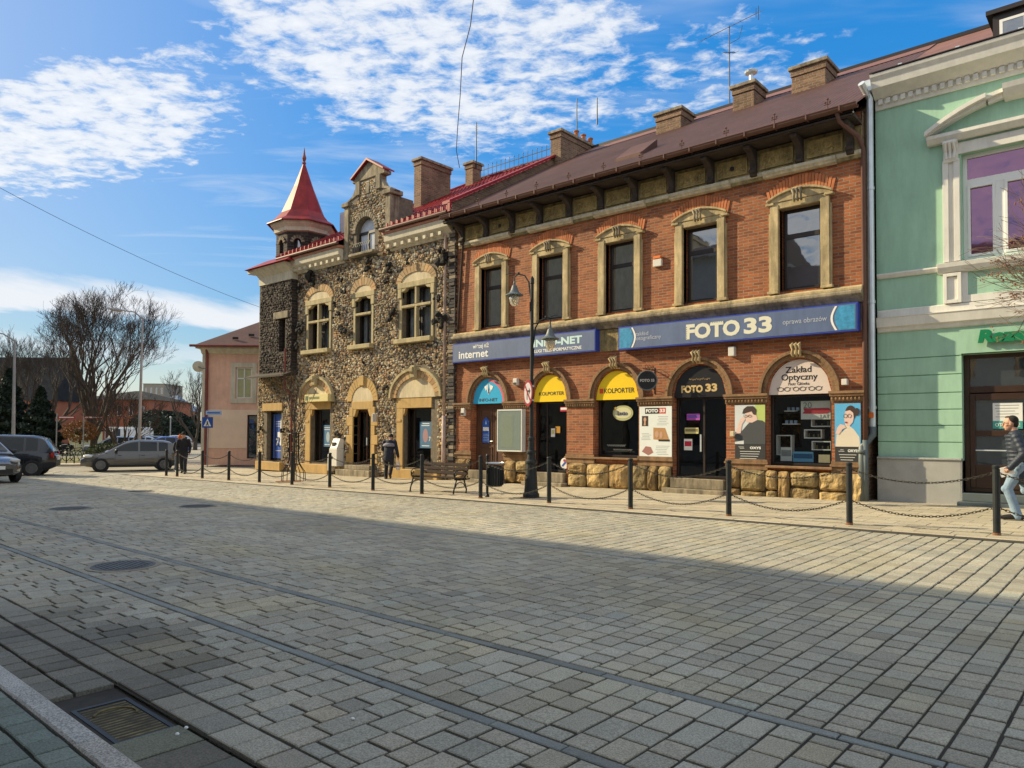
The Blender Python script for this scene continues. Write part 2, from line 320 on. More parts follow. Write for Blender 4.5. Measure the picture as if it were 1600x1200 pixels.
def wall(mb, x0, x1, z0, z1, y, ops, dep, col=None):
    xs = {x0, x1}
    for o in ops:
        n = o.get('n', 14 if o.get('rise') else 1)
        for i in range(n+1): xs.add(round(o['x0']+(o['x1']-o['x0'])*i/n, 5))
    xs = sorted(xs)
    def top(o, x):
        if not o.get('rise'): return o['z1']
        c, h = (o['x0']+o['x1'])/2, (o['x1']-o['x0'])/2; return o['z1']+o['rise']*math.sqrt(max(0, 1-((x-c)/h)**2))
    for a, b in zip(xs, xs[1:]):
        if b-a < 1e-4: continue
        mid = (a+b)/2; cov = sorted([o for o in ops if o['x0'] < mid < o['x1']], key=lambda o: o['z0']); la = lb = z0
        for o in cov:
            if o['z0'] > la+1e-4: mb.add([(a,y,la),(b,y,lb),(b,y,o['z0']),(a,y,o['z0'])], [(0,1,2,3)])
            la, lb = top(o, a), top(o, b)
            mb.add([(a,y,la),(b,y,lb),(b,y+dep,lb),(a,y+dep,la)], [(0,1,2,3)])
            mb.add([(a,y,o['z0']),(b,y,o['z0']),(b,y+dep,o['z0']),(a,y+dep,o['z0'])], [(3,2,1,0)])
        mb.add([(a,y,la),(b,y,lb),(b,y,z1),(a,y,z1)], [(0,1,2,3)])
    for o in ops:
        for x, fl in ((o['x0'], 0), (o['x1'], 1)):
            f = (0,1,2,3) if fl else (3,2,1,0)
            mb.add([(x,y,o['z0']),(x,y+dep,o['z0']),(x,y+dep,o['z1']),(x,y,o['z1'])], [f])
_fonts = {}
def text(s, size, cx, y, cz, mat_, parent, name='lettering', fit=None, bold=0, ext=.003, align='CENTER', shear=0, rz=0, height=None, local=False):
    cu = bpy.data.curves.new('t', 'FONT'); cu.body = s; cu.size = size; cu.align_x = align; cu.align_y = 'CENTER'; cu.extrude = ext; cu.offset = bold; cu.shear = shear; cu.resolution_u = 3
    o = bpy.data.objects.new('t', cu); sc.collection.objects.link(o); dg = bpy.context.evaluated_depsgraph_get()
    me = bpy.data.meshes.new_from_object(o.evaluated_get(dg)); bpy.data.objects.remove(o)
    V = np.empty(len(me.vertices)*3); me.vertices.foreach_get('co', V); V = V.reshape(-1, 3)
    if align == 'CENTER': V[:,0] -= (V[:,0].min()+V[:,0].max())/2
    else: V[:,0] -= V[:,0].min()
    V[:,1] -= (V[:,1].min()+V[:,1].max())/2
    if fit: V[:,0] *= fit/(V[:,0].max()-V[:,0].min())
    if height: V[:,1] *= height/(V[:,1].max()-V[:,1].min())
    fs = [tuple(p.vertices) for p in me.polygons]; c, q = math.cos(rz), math.sin(rz)
    mb = MB(); mb.add([(cx+v[0]*c+v[2]*q, y-v[2]*c+v[0]*q, cz+v[1]) for v in V], fs)
    return mb.build(name, mat_, parent, local=local)
# ------------------------------------------------------------------ ground
def ground_sheet(name, xs, ys, dz, m_, label=None):
    mb = MB(); n = len(ys); vs = [(x, y, gz(x, y)+dz) for x in xs for y in ys]
    mb.add(vs, [(i*n+j, (i+1)*n+j, (i+1)*n+j+1, i*n+j+1) for i in range(len(xs)-1) for j in range(n-1)])
    return tagp(mb.build(name, m_), label, kind='structure')
M['asph'] = mat('pale_worn_asphalt', (.27,.245,.19), .9, .15, .5, .4, 60, speck=.2)
M['joint'] = mat('dark_joint_sand', (.038,.034,.028), .95, .3, 8)
M['paver'] = mat('road_block_stone', (.36,.335,.262), .8, .14, .35, .5, 90, speck=.3, attr=True, dist=.004, grime=.10)
M['slab'] = mat('pavement_slab', (.46,.40,.29), .8, .10, .5, .3, 70, speck=.15, attr=True, grime=.12, dist=.004)
M['strip'] = mat('bluish_channel_stone', (.20,.215,.195), .7, .12, 3, .3, 70, speck=.2, attr=True)
M['kerb'] = mat('speckled_granite_kerb', (.36,.345,.31), .75, .15, 3, .5, 60, speck=.45, attr=True)
M['gpav'] = mat('grey_green_sidewalk_block', (.17,.20,.165), .8, .15, 2, .4, 80, speck=.25, attr=True)
X0 = [-400, -200, -120, -80, -60, -45] + [x*1.0 for x in range(-38, 8)] + [12, 30, 60, 100]
o = ground_sheet('ground', X0, [-120, -40, -10, 0, 1, 3, 5, 7, 9, 11, 13, 15, 17.7, 25, 40, 60, 100, 200, 500], -.13, M['asph'])
# every stone of the carriageway is modelled, in rows that run across the street
def stone(mb, x0, x1, y0, y1, g, dz, cv, ch=.006, wob=.003, h=.02):
    a, b, c, d = x0+g+R.uniform(-wob,wob), x1-g+R.uniform(-wob,wob), y0+g+R.uniform(-wob,wob), y1-g+R.uniform(-wob,wob)
    z = gz((a+b)/2, (c+d)/2)+dz+R.uniform(-.0025,.0025); tx, ty = R.uniform(-.004,.004), R.uniform(-.004,.004)
    sx = .011*(1 if -34 < a < 4 else 0)*min(1, max(0, (c-3)/10)); zz = lambda x, y: z+(x-(a+b)/2)*(sx+tx)+(y-(c+d)/2)*ty
    P = [(a,c),(b,c),(b,d),(a,d)]; Q = [(a+ch,c+ch),(b-ch,c+ch),(b-ch,d-ch),(a+ch,d-ch)]
    mb.add([(x,y,zz(x,y)-h) for x,y in P]+[(x,y,zz(x,y)-ch*.8) for x,y in P]+[(x,y,zz(x,y)) for x,y in Q],
        [(0,1,5,4),(1,2,6,5),(2,3,7,6),(3,0,4,7),(4,5,9,8),(5,6,10,9),(6,7,11,10),(7,4,8,11),(8,9,10,11)], cv)
def shade_(lo=.86, hi=1.1, warm=.03):
    if R.random() < .04: warm *= 3
    v = R.uniform(lo, hi)*(1 if R.random() > .08 else .82); t = R.uniform(-warm, warm); return (v*(1+t), v, v*(1-t))
road = MB(); dx = .19
def stain(x, y):                              # old oil and dirt round the drain and by the kerb
    d = math.hypot((x+6.0)/2.2, (y-2.1)/.75); e = math.hypot((x+4.3)/1.0, (y-1.8)/.45); n = noise.noise((x*1.7, y*1.7, 3))
    return 1-.6*max(0, 1-d*d+.5*n if d < 1.3 else 0)-.35*max(0, 1-e*e)
for (ya, yb, lmin, lmax, xl) in ((2.13, 2.995, .16, .34, -20), (3.085, 4.075, .16, .34, -26), (4.165, 8.143, .14, .26, -33), (8.217, 12.85, .13, .23, -38)):
    i = 0; x = 2.2
    while x > xl:
        y = ya-R.uniform(0, .12)
        if i % 2: y -= .06
        y0 = ya; far = x < -20
        while y0 < yb-1e-3:
            l = R.uniform(lmin, lmax)*(2 if far else 1); y1 = min(yb, y0+l)
            if yb-y1 < .08: y1 = yb
            if y0 == ya: y1 = min(yb, ya+l*R.uniform(.5, 1))
            nn = noise.noise((x*.45, y0*.6, 9)); n3 = noise.noise((x*.9, y0*1.1, 33)); c = tuple(q*(1+.16*nn)*k_ for q, k_ in zip(shade_(.84,1.1), (1+.05*max(0,n3)*2, 1+.02*max(0,n3)*2, 1-.09*max(0,n3)*2))); st = max(.3, min(1, stain(x-dx/2, (y0+y1)/2))); c = tuple(q*st for q in c)
            stone(road, x-dx, x, y0, y1, .0090, 0, c); y0 = y1
        x -= dx*(1 if not far else 1); i += 1
tagp(road.build('road', M['paver']), kind='structure')
ground_sheet('side_street', [-400,-200,-120,-80,-60,-50,-45,-40,-38,-36,-35,-34.3], [-60,-10,0,2,4,6,8,10,12,13,14,16,18,22,30,45,80,200,500], -.006, M['asph'])
jt = ground_sheet('road_bed', [x*1.0 for x in range(-38, 6)], [1.895]+[2.4+.5*i for i in range(22)], -.012, M['joint'])
st = MB()
for yc, w_, l in ((3.04, .085, .5), (4.12, .085, .5), (8.18, .07, .5)):
    x = 2.2
    while x > -33: stone(st, x-l, x, yc-w_/2, yc+w_/2, .005, -.001, shade_(.85, 1.15, .02)); x -= l
tagp(st.build('channel_strip', M['strip']), kind='structure')
ec = MB(); x = 2.2                            # course of square blocks and the low gutter beside the kerb
while x > -14:
    c = tuple(q*max(.4, stain(x, 2.0)) for q in shade_()); stone(ec, x-.24, x, 1.90, 2.12, .007, .004, c, h=.05); x -= .24
x = 2.2
while x > -12:
    if x < -4.85: c = tuple(q*max(.35, stain(x, 1.7))*.8 for q in shade_()); stone(ec, x-.19, x, 1.445, 1.66, .008, -.004, c, h=.05); stone(ec, x-.19, x, 1.66, 1.895, .008, -.002, c, h=.05); x -= .19; continue
    if not (-4.86 < x-.15 < -4.02): stone(ec, x-.3, x, 1.445, 1.895, .008, -.018, tuple(q*R.uniform(.8,1.1) for q in shade_(.32, .45)), h=.05)
    x -= .3
tagp(ec.build('gutter_course', M['paver']), kind='structure')
kb = MB(); x = 1.5
while x > -20: kb_l = R.uniform(.75, .95); stone(kb, x-kb_l, x, 1.30, 1.43, .004, .10, shade_(.9, 1.1, .02), .012, .002, .2); x -= kb_l
tagp(kb.build('kerb', M['kerb']), kind='structure')
sw = MB(); yy = 1.292
for k in range(14):
    x = 1.5; d = .155 if k % 3 == 0 else .16
    while x > -16:
        l = .16 if k % 3 == 0 else R.choice((.16, .16, .24, .08)); stone(sw, x-l, x, yy-d, yy, .005, .095, shade_(.8, 1.15), .006, .002, .03); x -= l
    yy -= d+.006
sw2 = MB(); sw2.box(-20, 2, -8, 1.31, -.1, .078); gb0 = MB(); gb0.box(-16, 3, 1.38, 2.1, -.12, -.032); gb0.build('gutter_bed', M['joint'])['kind'] = 'structure'
tagp(sw.build('near_sidewalk', M['gpav']), kind='structure'); tagp(sw2.build('near_sidewalk_bed', M['joint']), kind='structure')
# far pavement: level kerb, then slabs
pk = MB(); x = 3.
while x > -33: stone(pk, x-.9, x, 13.12, 13.27, .004, .012, shade_(.85, 1.1), .01, .002, .05); x -= .9
x = 3.
while x > -33: stone(pk, x-.3, x, 12.87, 13.11, .006, -.004, tuple(q*.8 for q in shade_(.8, 1.1))); x -= .3
tagp(pk.build('pavement_edge', M['slab']), kind='structure')
pv = MB(); y = 13.28; row = 0
while y < 18.0:
    x = 3.-(row % 2)*.25
    while x > -34: stone(pv, x-.5, x, y, y+.42, .004, .014, shade_(.92, 1.06, .015), .004, .001, .02); x -= .5
    y += .42; row += 1
tagp(pv.build('pavement', M['slab']), kind='structure')
ground_sheet('pavement_bed', [-34.2]+[x*1.0 for x in range(-33, 5)], [12.86, 13.3, 14, 15, 16, 17, 17.7, 18.2], .001, M['joint'])
def manhole(cx, cy, r, label):
    t = thing('manhole_cover', label, 'manhole cover', (cx, cy, gz(cx, cy)+.004), group='manhole covers in the carriageway'); mb = MB()
    mb.lathe([(r*1.22,-.01),(r*1.22,.004),(r*1.05,.005),(r*1.05,-.01)], n=28); mb.build('concrete_collar', M['asph'], t, local=True)
    mb = MB(); mb.lathe([(r*1.04,0),(r*1.04,.008),(r*.95,.009),(r*.95,0)], n=28); mb.build('ring', M['iron2'], t, local=True)
    mb = MB(); mb.lathe([(r*.94,-.004),(r*.94,.006),(.001,.007)], n=28)
    for k in range(-5, 6):
        hh = math.sqrt(max(0, (r*.85)**2-(k*r*.15)**2)); mb.box(-hh, hh, k*r*.15-r*.04, k*r*.15+r*.04, .006, .012)
    mb.build('lid', M['iron2'], t, local=True)
M['iron2'] = mat('worn_cast_iron', (.10,.10,.095), .6, .3, 8, .5, 60, metal=.3)
manhole(-9.25, 3.56, .33, 'round iron manhole cover with ribbed lid between the two dark stone strips')
manhole(-17.1, 5.5, .36, 'round iron manhole cover in the shaded paving, nearest the parked cars')
manhole(-15.9, 7.63, .34, 'round manhole cover lying in the sunlit paving just past the shadow edge')
manhole(-21.5, 8.7, .30, 'small round manhole cover in sunlit paving behind the other covers')
t = thing('drain_grate', 'rusty square drain grate sunk beside the granite kerb', 'drain grate', (-4.43, 1.73, -.035)); mb = MB()
for x0, x1, y0, y1 in ((-.34,.34,-.17,-.145),(-.34,.34,.12,.145),(-.34,-.31,-.145,.12),(.31,.34,-.145,.12)): mb.box(x0,x1,y0,y1,-.02,.008)
mb.build('frame', M['iron'], t, local=True); mb = MB()
for k in range(15): x = -.28+k*.04; mb.box(x-.009, x+.009, -.14, .115, -.02, .004)
mb.tube([(-.1+.14*math.cos(a)*.8, -.01+.11*math.sin(a), .005) for a in [i*.3+1 for i in range(12)]], .01, 4)
mb.build('bars', mat('rusty_yellow_iron', (.15,.12,.05), .9, .5, 12, grime=.5), t, local=True); mb = MB(); mb.box(-.36,.36,-.18,.16,-.09,-.06); mb.build('pit', M['inside'], t, local=True)
for i, (px, py, l) in enumerate(((551,1125,'small white pebble on the paving blocks near the lower stone strip'),(277,1149,'crumpled pale leaf in the gutter beside the drain grate'),(291,1139,'tiny white scrap on the gutter blocks right of the drain grate'))):
    p = G(px, py); mb = MB(); mb.ball((p.x, p.y, p.z+.008), (.014, .011, .007), 7, 4); tagp(mb.build('litter_scrap', M['whitep']), l, 'litter')
# ------------------------------------------------------------------ brick building with the shop fronts
D = 17.7; BX0, BX1 = -18.12, -4.98
bb = thing('brick_townhouse', 'long red brick townhouse with brown sheet roof and arched shop fronts', 'building', (-11.5, D, 0))
WC = [-16.45, -13.96, -11.46, -8.97, -6.38]; AC = [-16.60, -14.02, -11.59, -9.03, -6.44]; AH = [.73, .66, .73, .75, .75]
AB = [.38, .42, .93, .45, .86]
ops = [dict(x0=c-.50, x1=c+.50, z0=5.10, z1=7.10) for c in WC] + [dict(x0=c-h, x1=c+h, z0=b, z1=2.62, rise=.80) for c, h, b in zip(AC, AH, AB)]
mb = MB(); wall(mb, BX0, BX1, -.3, 9.0, D, ops, .32); mb.build('wall', M['brick'], bb)
mb = MB(); mb.box(BX0, BX1, D+1.4, 33, -.3, 9.0); mb.box(BX1-.02, BX1, D, 33, -.3, 9); mb.box(BX0, BX0+.02, D, 33, -.3, 9)
mb.prismx([(D+.05, 9.0), (33, 9.0), (25, 13.3)], BX1-.25, BX1-.02); mb.build('rear_wall', M['chim'], bb)
mb = MB(); mb.box(BX0+.1, BX1-.1, D+1.25, D+1.3, -.2, 9); mb.box(BX0+.1, BX1-.1, D+.35, D+1.3, 4.1, 4.2); mb.build('interior', M['inside'], bb)
# roof with fine ribs
rf = MB(); ye, ze, yr, zr = 17.0, 8.93, 25., 13.5; RX1 = -3.0
rf.add([(BX0,ye,ze),(BX1+.1,ye,ze),(BX1+.1,yr,zr),(BX0,yr,zr),(BX0,33,9),(BX1+.1,33,9),(BX0,ye,ze-.05),(BX1+.1,ye,ze-.05)], [(0,1,2,3),(3,2,5,4),(6,7,1,0)])
x = BX0+.1
while x < BX1+.1:
    rf.add([(x,ye,ze+.002),(x+.09,ye,ze+.002),(x+.09,yr,zr+.002),(x,yr,zr+.002),(x+.045,ye,ze+.016),(x+.045,yr,zr+.016)], [(0,4,5,3),(4,1,2,5)]); x += .14
roof = rf.build('roof', M['roofbrown'], bb)
mb = MB(); mb.box(BX0, -1.8, yr-.06, yr+.1, zr-.02, zr+.10); mb.build('ridge_cap', M['darkfr'], roof)
def onroof(y): return ze+(zr-ze)*(y-ye)/(yr-ye)
mb = MB()                                     # bay of rusty sheet roof rising behind the mint house
mb.add([(BX1+.1,22.2,onroof(22.2)),(-1.4,22.2,onroof(22.2)),(-1.4,yr,zr),(BX1+.1,yr,zr)], [(0,1,2,3)]); mb.build('rear_roof_bay', mat('rusty_sheet', (.20,.085,.05), .6, .3, 2), roof)
# the roof's lighter strip by the ridge, flashings at chimneys
mb = MB(); mb.add([(BX0,23.9,onroof(23.9)+.03),(BX1+.1,23.9,onroof(23.9)+.03),(BX1+.1,24.9,onroof(24.9)+.03),(BX0,24.9,onroof(24.9)+.03)], [(0,1,2,3)]); mb.build('ridge_walk', mat('rusty_walk', (.20,.085,.06), .6, .2, 3), roof)
def chimney(x0, x1, y0, y1, z0, z1, parent, m_=None, pots=0, lab=None, cap=.09, name='chimney'):
    mb = MB(); mb.box(x0, x1, y0, y1, z0, z1-.32); mb.box(x0-.03, x1+.03, y0-.03, y1+.03, z1-.32, z1-.12)
    c = mb.build(name, m_ or M['chim'], parent, bevel=.012)
    mb = MB(); mb.box(x0-cap, x1+cap, y0-cap, y1+cap, z1-.118, z1); mb.build('cap', M['stoneg'], c, bevel=.015)
    if lab: c['label'] = lab
    return c
YC = 22.9; P = lambda a, b: W(a, b, YC)
zt = P(1237, 106)[1]; chimney(P(1237,150)[0], P(1290,130)[0], YC, YC+1.0, 11.5, zt, roof)
zt3 = P(1145, 135)[1]; c3 = chimney(P(1145,170)[0], P(1178,160)[0], YC, YC+.9, 11.5, zt3, roof)
xc = (P(1145,170)[0]+P(1178,160)[0])/2; mb = MB(); mb.lathe([(.07,0),(.07,.42),(.2,.44),(.22,.5),(.05,.6),(.01,.62)], (xc+.1, YC+.4, zt3), 12); mb.build('flue_cowl', M['zinc'], c3)
zt2 = P(1025, 178)[1]; chimney(P(1025,215)[0], P(1064,200)[0], YC, YC+.9, 11.5, zt2, roof)
c1 = chimney(-18.15, -17.62, 22.9, 26.0, 11.5, W(903, 192, 22.9)[1], roof)
for i in range(3): mb = MB(); mb.lathe([(.11,0),(.09,.35),(.12,.37),(.12,.42)], (-17.9, 24.3+i*.5, W(903,192,22.9)[1]), 10); mb.build('chimney_pot', M['brickv'], c1)
# gutter, brackets, fascia
gt = MB(); gy, gzz = 16.95, 8.90
for k in range(7):
    a = math.pi+math.pi*k/6; a2 = math.pi+math.pi*(k+1)/6
    if k < 6: gt.add([(BX0,gy+.10*math.cos(a),gzz+.10*math.sin(a)),(BX1+.12,gy+.10*math.cos(a),gzz+.10*math.sin(a)),(BX1+.12,gy+.10*math.cos(a2),gzz+.10*math.sin(a2)),(BX0,gy+.10*math.cos(a2),gzz+.10*math.sin(a2))], [(3,2,1,0)])
gt.tube([(BX0,gy-.10,gzz),(BX1+.12,gy-.10,gzz)], .012, 6); gutter = gt.build('gutter', M['gutter'], bb)
x = BX0+.5
while x < BX1: gb = MB(); gb.box(x-.015,x+.015,gy-.115,gy+.1,gzz-.11,gzz+.012); gb.build('gutter_strap', M['gutter'], gutter); x += .73
for k in range(11):                           # iron snow catchers standing above the gutter
    x = BX1-.55-k*1.22; mb = MB(); y = gy+.12; z = gzz+.06
    mb.tube([(x,y,z-.05),(x,y,z+.24)], .012, 5); mb.tube([(x-.07,y,z+.14),(x+.07,y,z+.14)], .014, 5)
    for s in (-1,1): mb.ball((x+s*.05,y,z+.19), .026, 6, 4)
    mb.ball((x,y,z+.26), .03, 6, 4); mb.build('snow_guard', M['gutter'], gutter)
mb = MB(); mb.box(BX0, BX1, 17.02, D, 8.70, 8.78); mb.box(BX0, BX1, 17.05, 17.09, 8.68, 8.86); mb.build('eaves_soffit', M['soot'], bb)
mb = MB(); mb.box(BX0, BX1+.02, 17.02, 17.05, 8.74, 8.77); mb.build('eaves_strip', M['white'], bb)
fz0, fz1 = 8.04, 8.62
mb = MB(); mb.box(BX0+.15, BX1, D-.07, D-.003, fz0-.12, 8.66); mb.build('frieze', M['frieze'], bb)
ns = 11; xs_ = [-17.75+i*(12.55/(ns)) for i in range(ns+1)]
for i, x in enumerate(xs_):                   # carved console brackets
    mb = MB(); mb.prismx([(D-.07,fz0-.02),(D-.17,fz0-.02),(D-.20,fz0+.12),(D-.16,fz0+.22),(D-.22,fz0+.38),(D-.42,fz0+.52),(17.12,8.60),(17.12,8.69),(D-.07,8.69)], x-.08, x+.08)
    mb.tube([(x-.09,D-.2,fz0+.1),(x+.09,D-.2,fz0+.1)], .045, 8); mb.build('eaves_bracket', M['soot'], bb, bevel=.01)
for i in range(ns):
    a, b = xs_[i]+.17, xs_[i+1]-.17; mb = MB(); z0, z1 = fz0+.12, 8.57
    mb.box(a,b,D-.085,D-.071,z0,z1); mb.box(a,b,D-.11,D-.086,z1-.03,z1); mb.box(a,b,D-.11,D-.086,z0,z0+.03); mb.box(a,a+.03,D-.11,D-.086,z0+.031,z1-.031); mb.box(b-.03,b,D-.11,D-.086,z0+.031,z1-.031)
    c, h = (a+b)/2, (z0+z1)/2
    for s in (-1,1):
        for q in range(3):
            r0 = .05+.03*q; cc = c+s*(.10+.1*q); mb.tube([(cc+s*r0*math.cos(t_)*(.6), D-.10, h+r0*math.sin(t_)*(1 if q%2 else -1)) for t_ in [j*.7 for j in range(8)]], .011, 5)
        mb.tube([(c+s*.05,D-.1,h-.08),(c+s*.2,D-.1,h+.06),(c+s*.36,D-.1,h-.05)], .012, 5)
    mb.build('frieze_panel', M['carve'] if 'carve' in M else M.setdefault('carve', mat('ochre_carved_plaster', (.36,.26,.10), .9, .35, 14, .8, 40, grime=.4)), bb)
    if i in (1, 8): mb = MB(); mb.lathe([(.055,D-.12),(.055,D-.07)], (c,0,h), 12, 'y'); mb.build('vent_hole', M['inside'], bb)
# ledge under the frieze: steps forward over every window
mb = MB()
def ledge(a, b, pr, z0=7.80):
    mb.prismx([(D-.004,z0),(D-.05-pr,z0+.02),(D-.05-pr,z0+.05),(D-.10-pr,z0+.09),(D-.10-pr,z0+.16),(D-.004,z0+.22)], a, b)
edges = [BX0+.15]; 
for c in WC: ledge(c-.86, c+.86, .10, 7.905)
prev = BX0+.15
for c in WC+[None]:
    e = (c-.861) if c else BX1; 
    if e > prev: ledge(prev, e, .0, 7.935)
    prev = c+.861 if c else 0
mb.build('upper_ledge', M.setdefault('ledge', mat('pale_worn_ledge', (.58,.52,.38), .85, .2, 4, .4, 40, grime=.35)), bb, bevel=.008)

# brick soldier arches over windows
for c in WC:
    mb = MB()
    for k in range(21):
        a = -1+2*(k+.5)/21; x = c+a*.76; zz_ = 7.28+.20*(1-a*a); zt_ = 7.56+.31*(1-a*a); w2 = .031; tl = a*.07
        mb.prism([(x-w2,zz_),(x+w2,zz_-.0),(x+w2+tl+.003,zt_),(x-w2+tl-.003,zt_)], D-.022, D-.002, shade_(.8,1.15,.04))
    mb.build('window_arch', M.setdefault('rb', mat('rubbed_orange_brick', (.50,.17,.065), .85, .12, 8, .3, 50, attr=True)), bb)
def carve_key(parent, c, z, y, s=1., m_=None):
    mb = MB()
    for q in (-.075, 0, .075): mb.tube([(c+q*s, y-.02, z-.13*s), (c+q*s, y-.075*s, z-.07*s), (c+q*s, y-.06*s, z+.02*s), (c+q*s, y-.12*s, z+.10*s), (c+q*s, y-.03, z+.15*s)], [.022*s,.034*s,.024*s,.042*s,.02*s], 7)
    return mb.build('keystone', m_ or M['stoneg'], parent, smooth=True)
for i, c in enumerate(WC):
    mb = MB(); y0 = D-.11
    for s in (-1, 1):
        a, b = sorted((c+s*.50, c+s*.70)); mb.box(a, b, y0, D-.001, 5.10, 7.20); 
        a, b = sorted((c+s*.70, c+s*.74)); mb.box(a, b, y0+.03, D-.001, 5.10, 7.02)
        a, b = sorted((c+s*.50, c+s*.77)); mb.box(a, b, y0-.02, D-.001, 5.03, 5.098)
        a, b = sorted((c+s*.50, c+s*.545)); mb.box(a, b, D+.0, D+.16, 5.102, 7.098)
        a, b = sorted((c+s*.6, c+s*.80)); mb.box(a, b, y0-.03, D-.002, 7.202, 7.26)
    pts = [(c-.74,7.262)]+[(c-.74+1.48*k/12, 7.30+.20*(1-((k-6)/6)**2)) for k in range(13)]+[(c+.74,7.262)]
    mb.prism(pts, y0, D-.001); mb.box(c-.599, c+.599, y0+.02, D-.001, 7.1, 7.262)
    pts = [(c-.78,7.30)]+[(c-.78+1.56*k/12, 7.33+.215*(1-((k-6)/6)**2)) for k in range(13)]+[(c-.78+1.56*k/12, 7.275+.215*(1-((k-6)/6)**2)) for k in range(12,-1,-1)]
    mb.prism(pts[1:], y0-.05, y0-.001)
    f = mb.build('window_surround', M['stone'], bb, bevel=.008); carve_key(f, c, 7.33, y0-.02, 1.1)
    mb = MB(); yf = D+.17; z0, z1 = 5.11, 7.095
    for a, b, p, q in ((c-.455,c-.39,z0,z1),(c+.39,c+.455,z0,z1),(c-.39,c+.39,z0,z0+.08),(c-.39,c+.39,z1-.07,z1),(c-.39,c+.39,6.38,6.50)): mb.box(a,b,yf,yf+.07,p,q)
    mb.box(c-.5,c+.5,D-.02,yf,5.085,5.108)
    fr = mb.build('window', M['darkfr'], bb, bevel=.006); mb = MB()
    ti = R.uniform(-.012, .012); 
    for p, q, yy_ in ((5.19,6.38,yf+.02),(6.50,7.03,yf+.03)): mb.add([(c-.39,yy_,p),(c+.39,yy_+ti,p),(c+.39,yy_+ti+.002,q),(c-.39,yy_+.002,q)], [(0,1,2,3)])
    mb.build('pane', M['glass'], fr)
# sill course + shop cornice
mb = MB()
mb.prismx([(D-.001,5.03),(D-.001,4.90),(D-.16,4.90),(D-.16,4.97)], BX0-.02, BX1+.02); mb.build('sill_course', M['stone'], bb, bevel=.01)
mb = MB(); mb.prismx([(D-.001,4.898),(D-.001,4.62),(D-.08,4.62),(D-.12,4.70),(D-.24,4.80),(D-.24,4.86),(D-.2,4.898)], BX0-.05, BX1+.03); mb.build('shop_cornice', M['stoneg'], bb, bevel=.01)
mb = MB(); mb.box(BX0+.02, BX1, D-.03, D-.0015, 3.98, 4.6); mb.build('sign_band', M['frieze'], bb)
# arches on the ground floor
for c, h in zip(AC, AH):
    mb = MB(); mb.arc(c, 2.62, h+.03, .83, h+.13, .93, D-.05, D-.001, n=24); mb.arc(c, 2.62, h+.131, .931, h+.21, 1.01, D-.10, D-.001, n=24)
    ar = mb.build('arch_moulding', M.setdefault('brownst', mat('brown_painted_moulding', (.27,.155,.075), .8, .2, 5, .3, 40, grime=.4)), bb, bevel=.006)
    carve_key(ar, c, 3.62, D-.09, 1.15, M['stone'])
pil = [(BX0+.0, AC[0]-AH[0]), (AC[0]+AH[0], AC[1]-AH[1]), (AC[1]+AH[1], AC[2]-AH[2]), (AC[2]+AH[2], AC[3]-AH[3]), (AC[3]+AH[3], AC[4]-AH[4]), (AC[4]+AH[4], BX1)]
for i, (a, b) in enumerate(pil):
    mb = MB(); mb.box(a, b-.0, D-.06, D-.001, 2.38, 2.50); mb.box(a-.02, b+.02, D-.10, D-.001, 2.502, 2.56); mb.box(a-.03, b+.03, D-.13, D-.001, 2.562, 2.62)
    x = a+.04
    while x < b-.04: mb.ball((x, D-.075, 2.44), (.028,.03,.04), 6, 4); x += .085
    mb.build('impost_band', M['brownst'], bb)
    mb = MB(); mb.box(a+.05, b-.05, D-.035, D-.001, 1.0, 2.37); mb.build('pier_brick', M['brick'], bb)
    mb = MB(); mb.box(a-.02, b+.02, D-.09, D-.001, .88, .93); mb.box(a, b, D-.06, D-.001, .932, .995); mb.box(a, b, D-.05, D-.001, .74, .878); mb.build('pier_base', M['brownst'], bb)
# rugged base of sandstone boulders
def boulders(parent, a, b, z0, z1, y, name='base_stones', m_=None):
    mb = MB(); x = a
    while x < b-.08:
        l = min(R.uniform(.28, .85), b-x)
        if b-x-l < .2: l = b-x
        zs = [z0, z0+(z1-z0)*R.uniform(.22, .6), z1] if R.random() < .6 else [z0, z1]
        for zl, zh in zip(zs, zs[1:]):
            n = 7; pr = R.uniform(.06, .16); g = .006; o = R.uniform(0, 50); col = shade_(.62, 1.2, .08); w_2, h_2 = l/2-g, (zh-zl)/2-g; cx, cz = x+l/2, (zl+zh)/2; vs = []
            for i in range(n+1):
                for j in range(n+1):
                    u, v = -1+2*i/n, -1+2*j/n; e = max(abs(u), abs(v)); rr = 1-.10*(abs(u)*abs(v))**3
                    q = noise.noise((u*1.3+o, v*1.3, o)); q2 = noise.noise((u*4+o, v*4, o)); d = pr*(1-e**5)+.05*(1-e**4)*q+.02*q2*(1-e**8)
                    vs.append((cx+u*w_2*rr+.015*q2, y-.01-d, cz+v*h_2*rr+.012*q))
            mb.add(vs, [(i*(n+1)+j, (i+1)*(n+1)+j, (i+1)*(n+1)+j+1, i*(n+1)+j+1) for i in range(n) for j in range(n)], col)
        x += l
    mb.box(a, b, y, y+.04, z0-.2, z1, (.15,.14,.13))
    return mb.build(name, m_ or M.setdefault('baser', mat('rough_yellow_sandstone_blocks', (.42,.29,.125), .95, .4, 3, 1., 16, grime=.7, attr=True, dist=.03)), parent)
mb = MB(); mb.box(BX0, BX1, D-.02, D-.0, -.3, .06); mb.build('foundation', M['mortar'], bb)
boulders(bb, BX0, AC[0]-AH[0]-.02, .05, .74, D-.02); boulders(bb, AC[0]+AH[0]+.1, AC[1]-AH[1]-.05, .05, .74, D-.05)
boulders(bb, AC[1]+AH[1]+.1, AC[3]-AH[3]-.02, .02, .74, D-.05); boulders(bb, AC[3]+AH[3]+.02, BX1, .02, .74, D-.05)
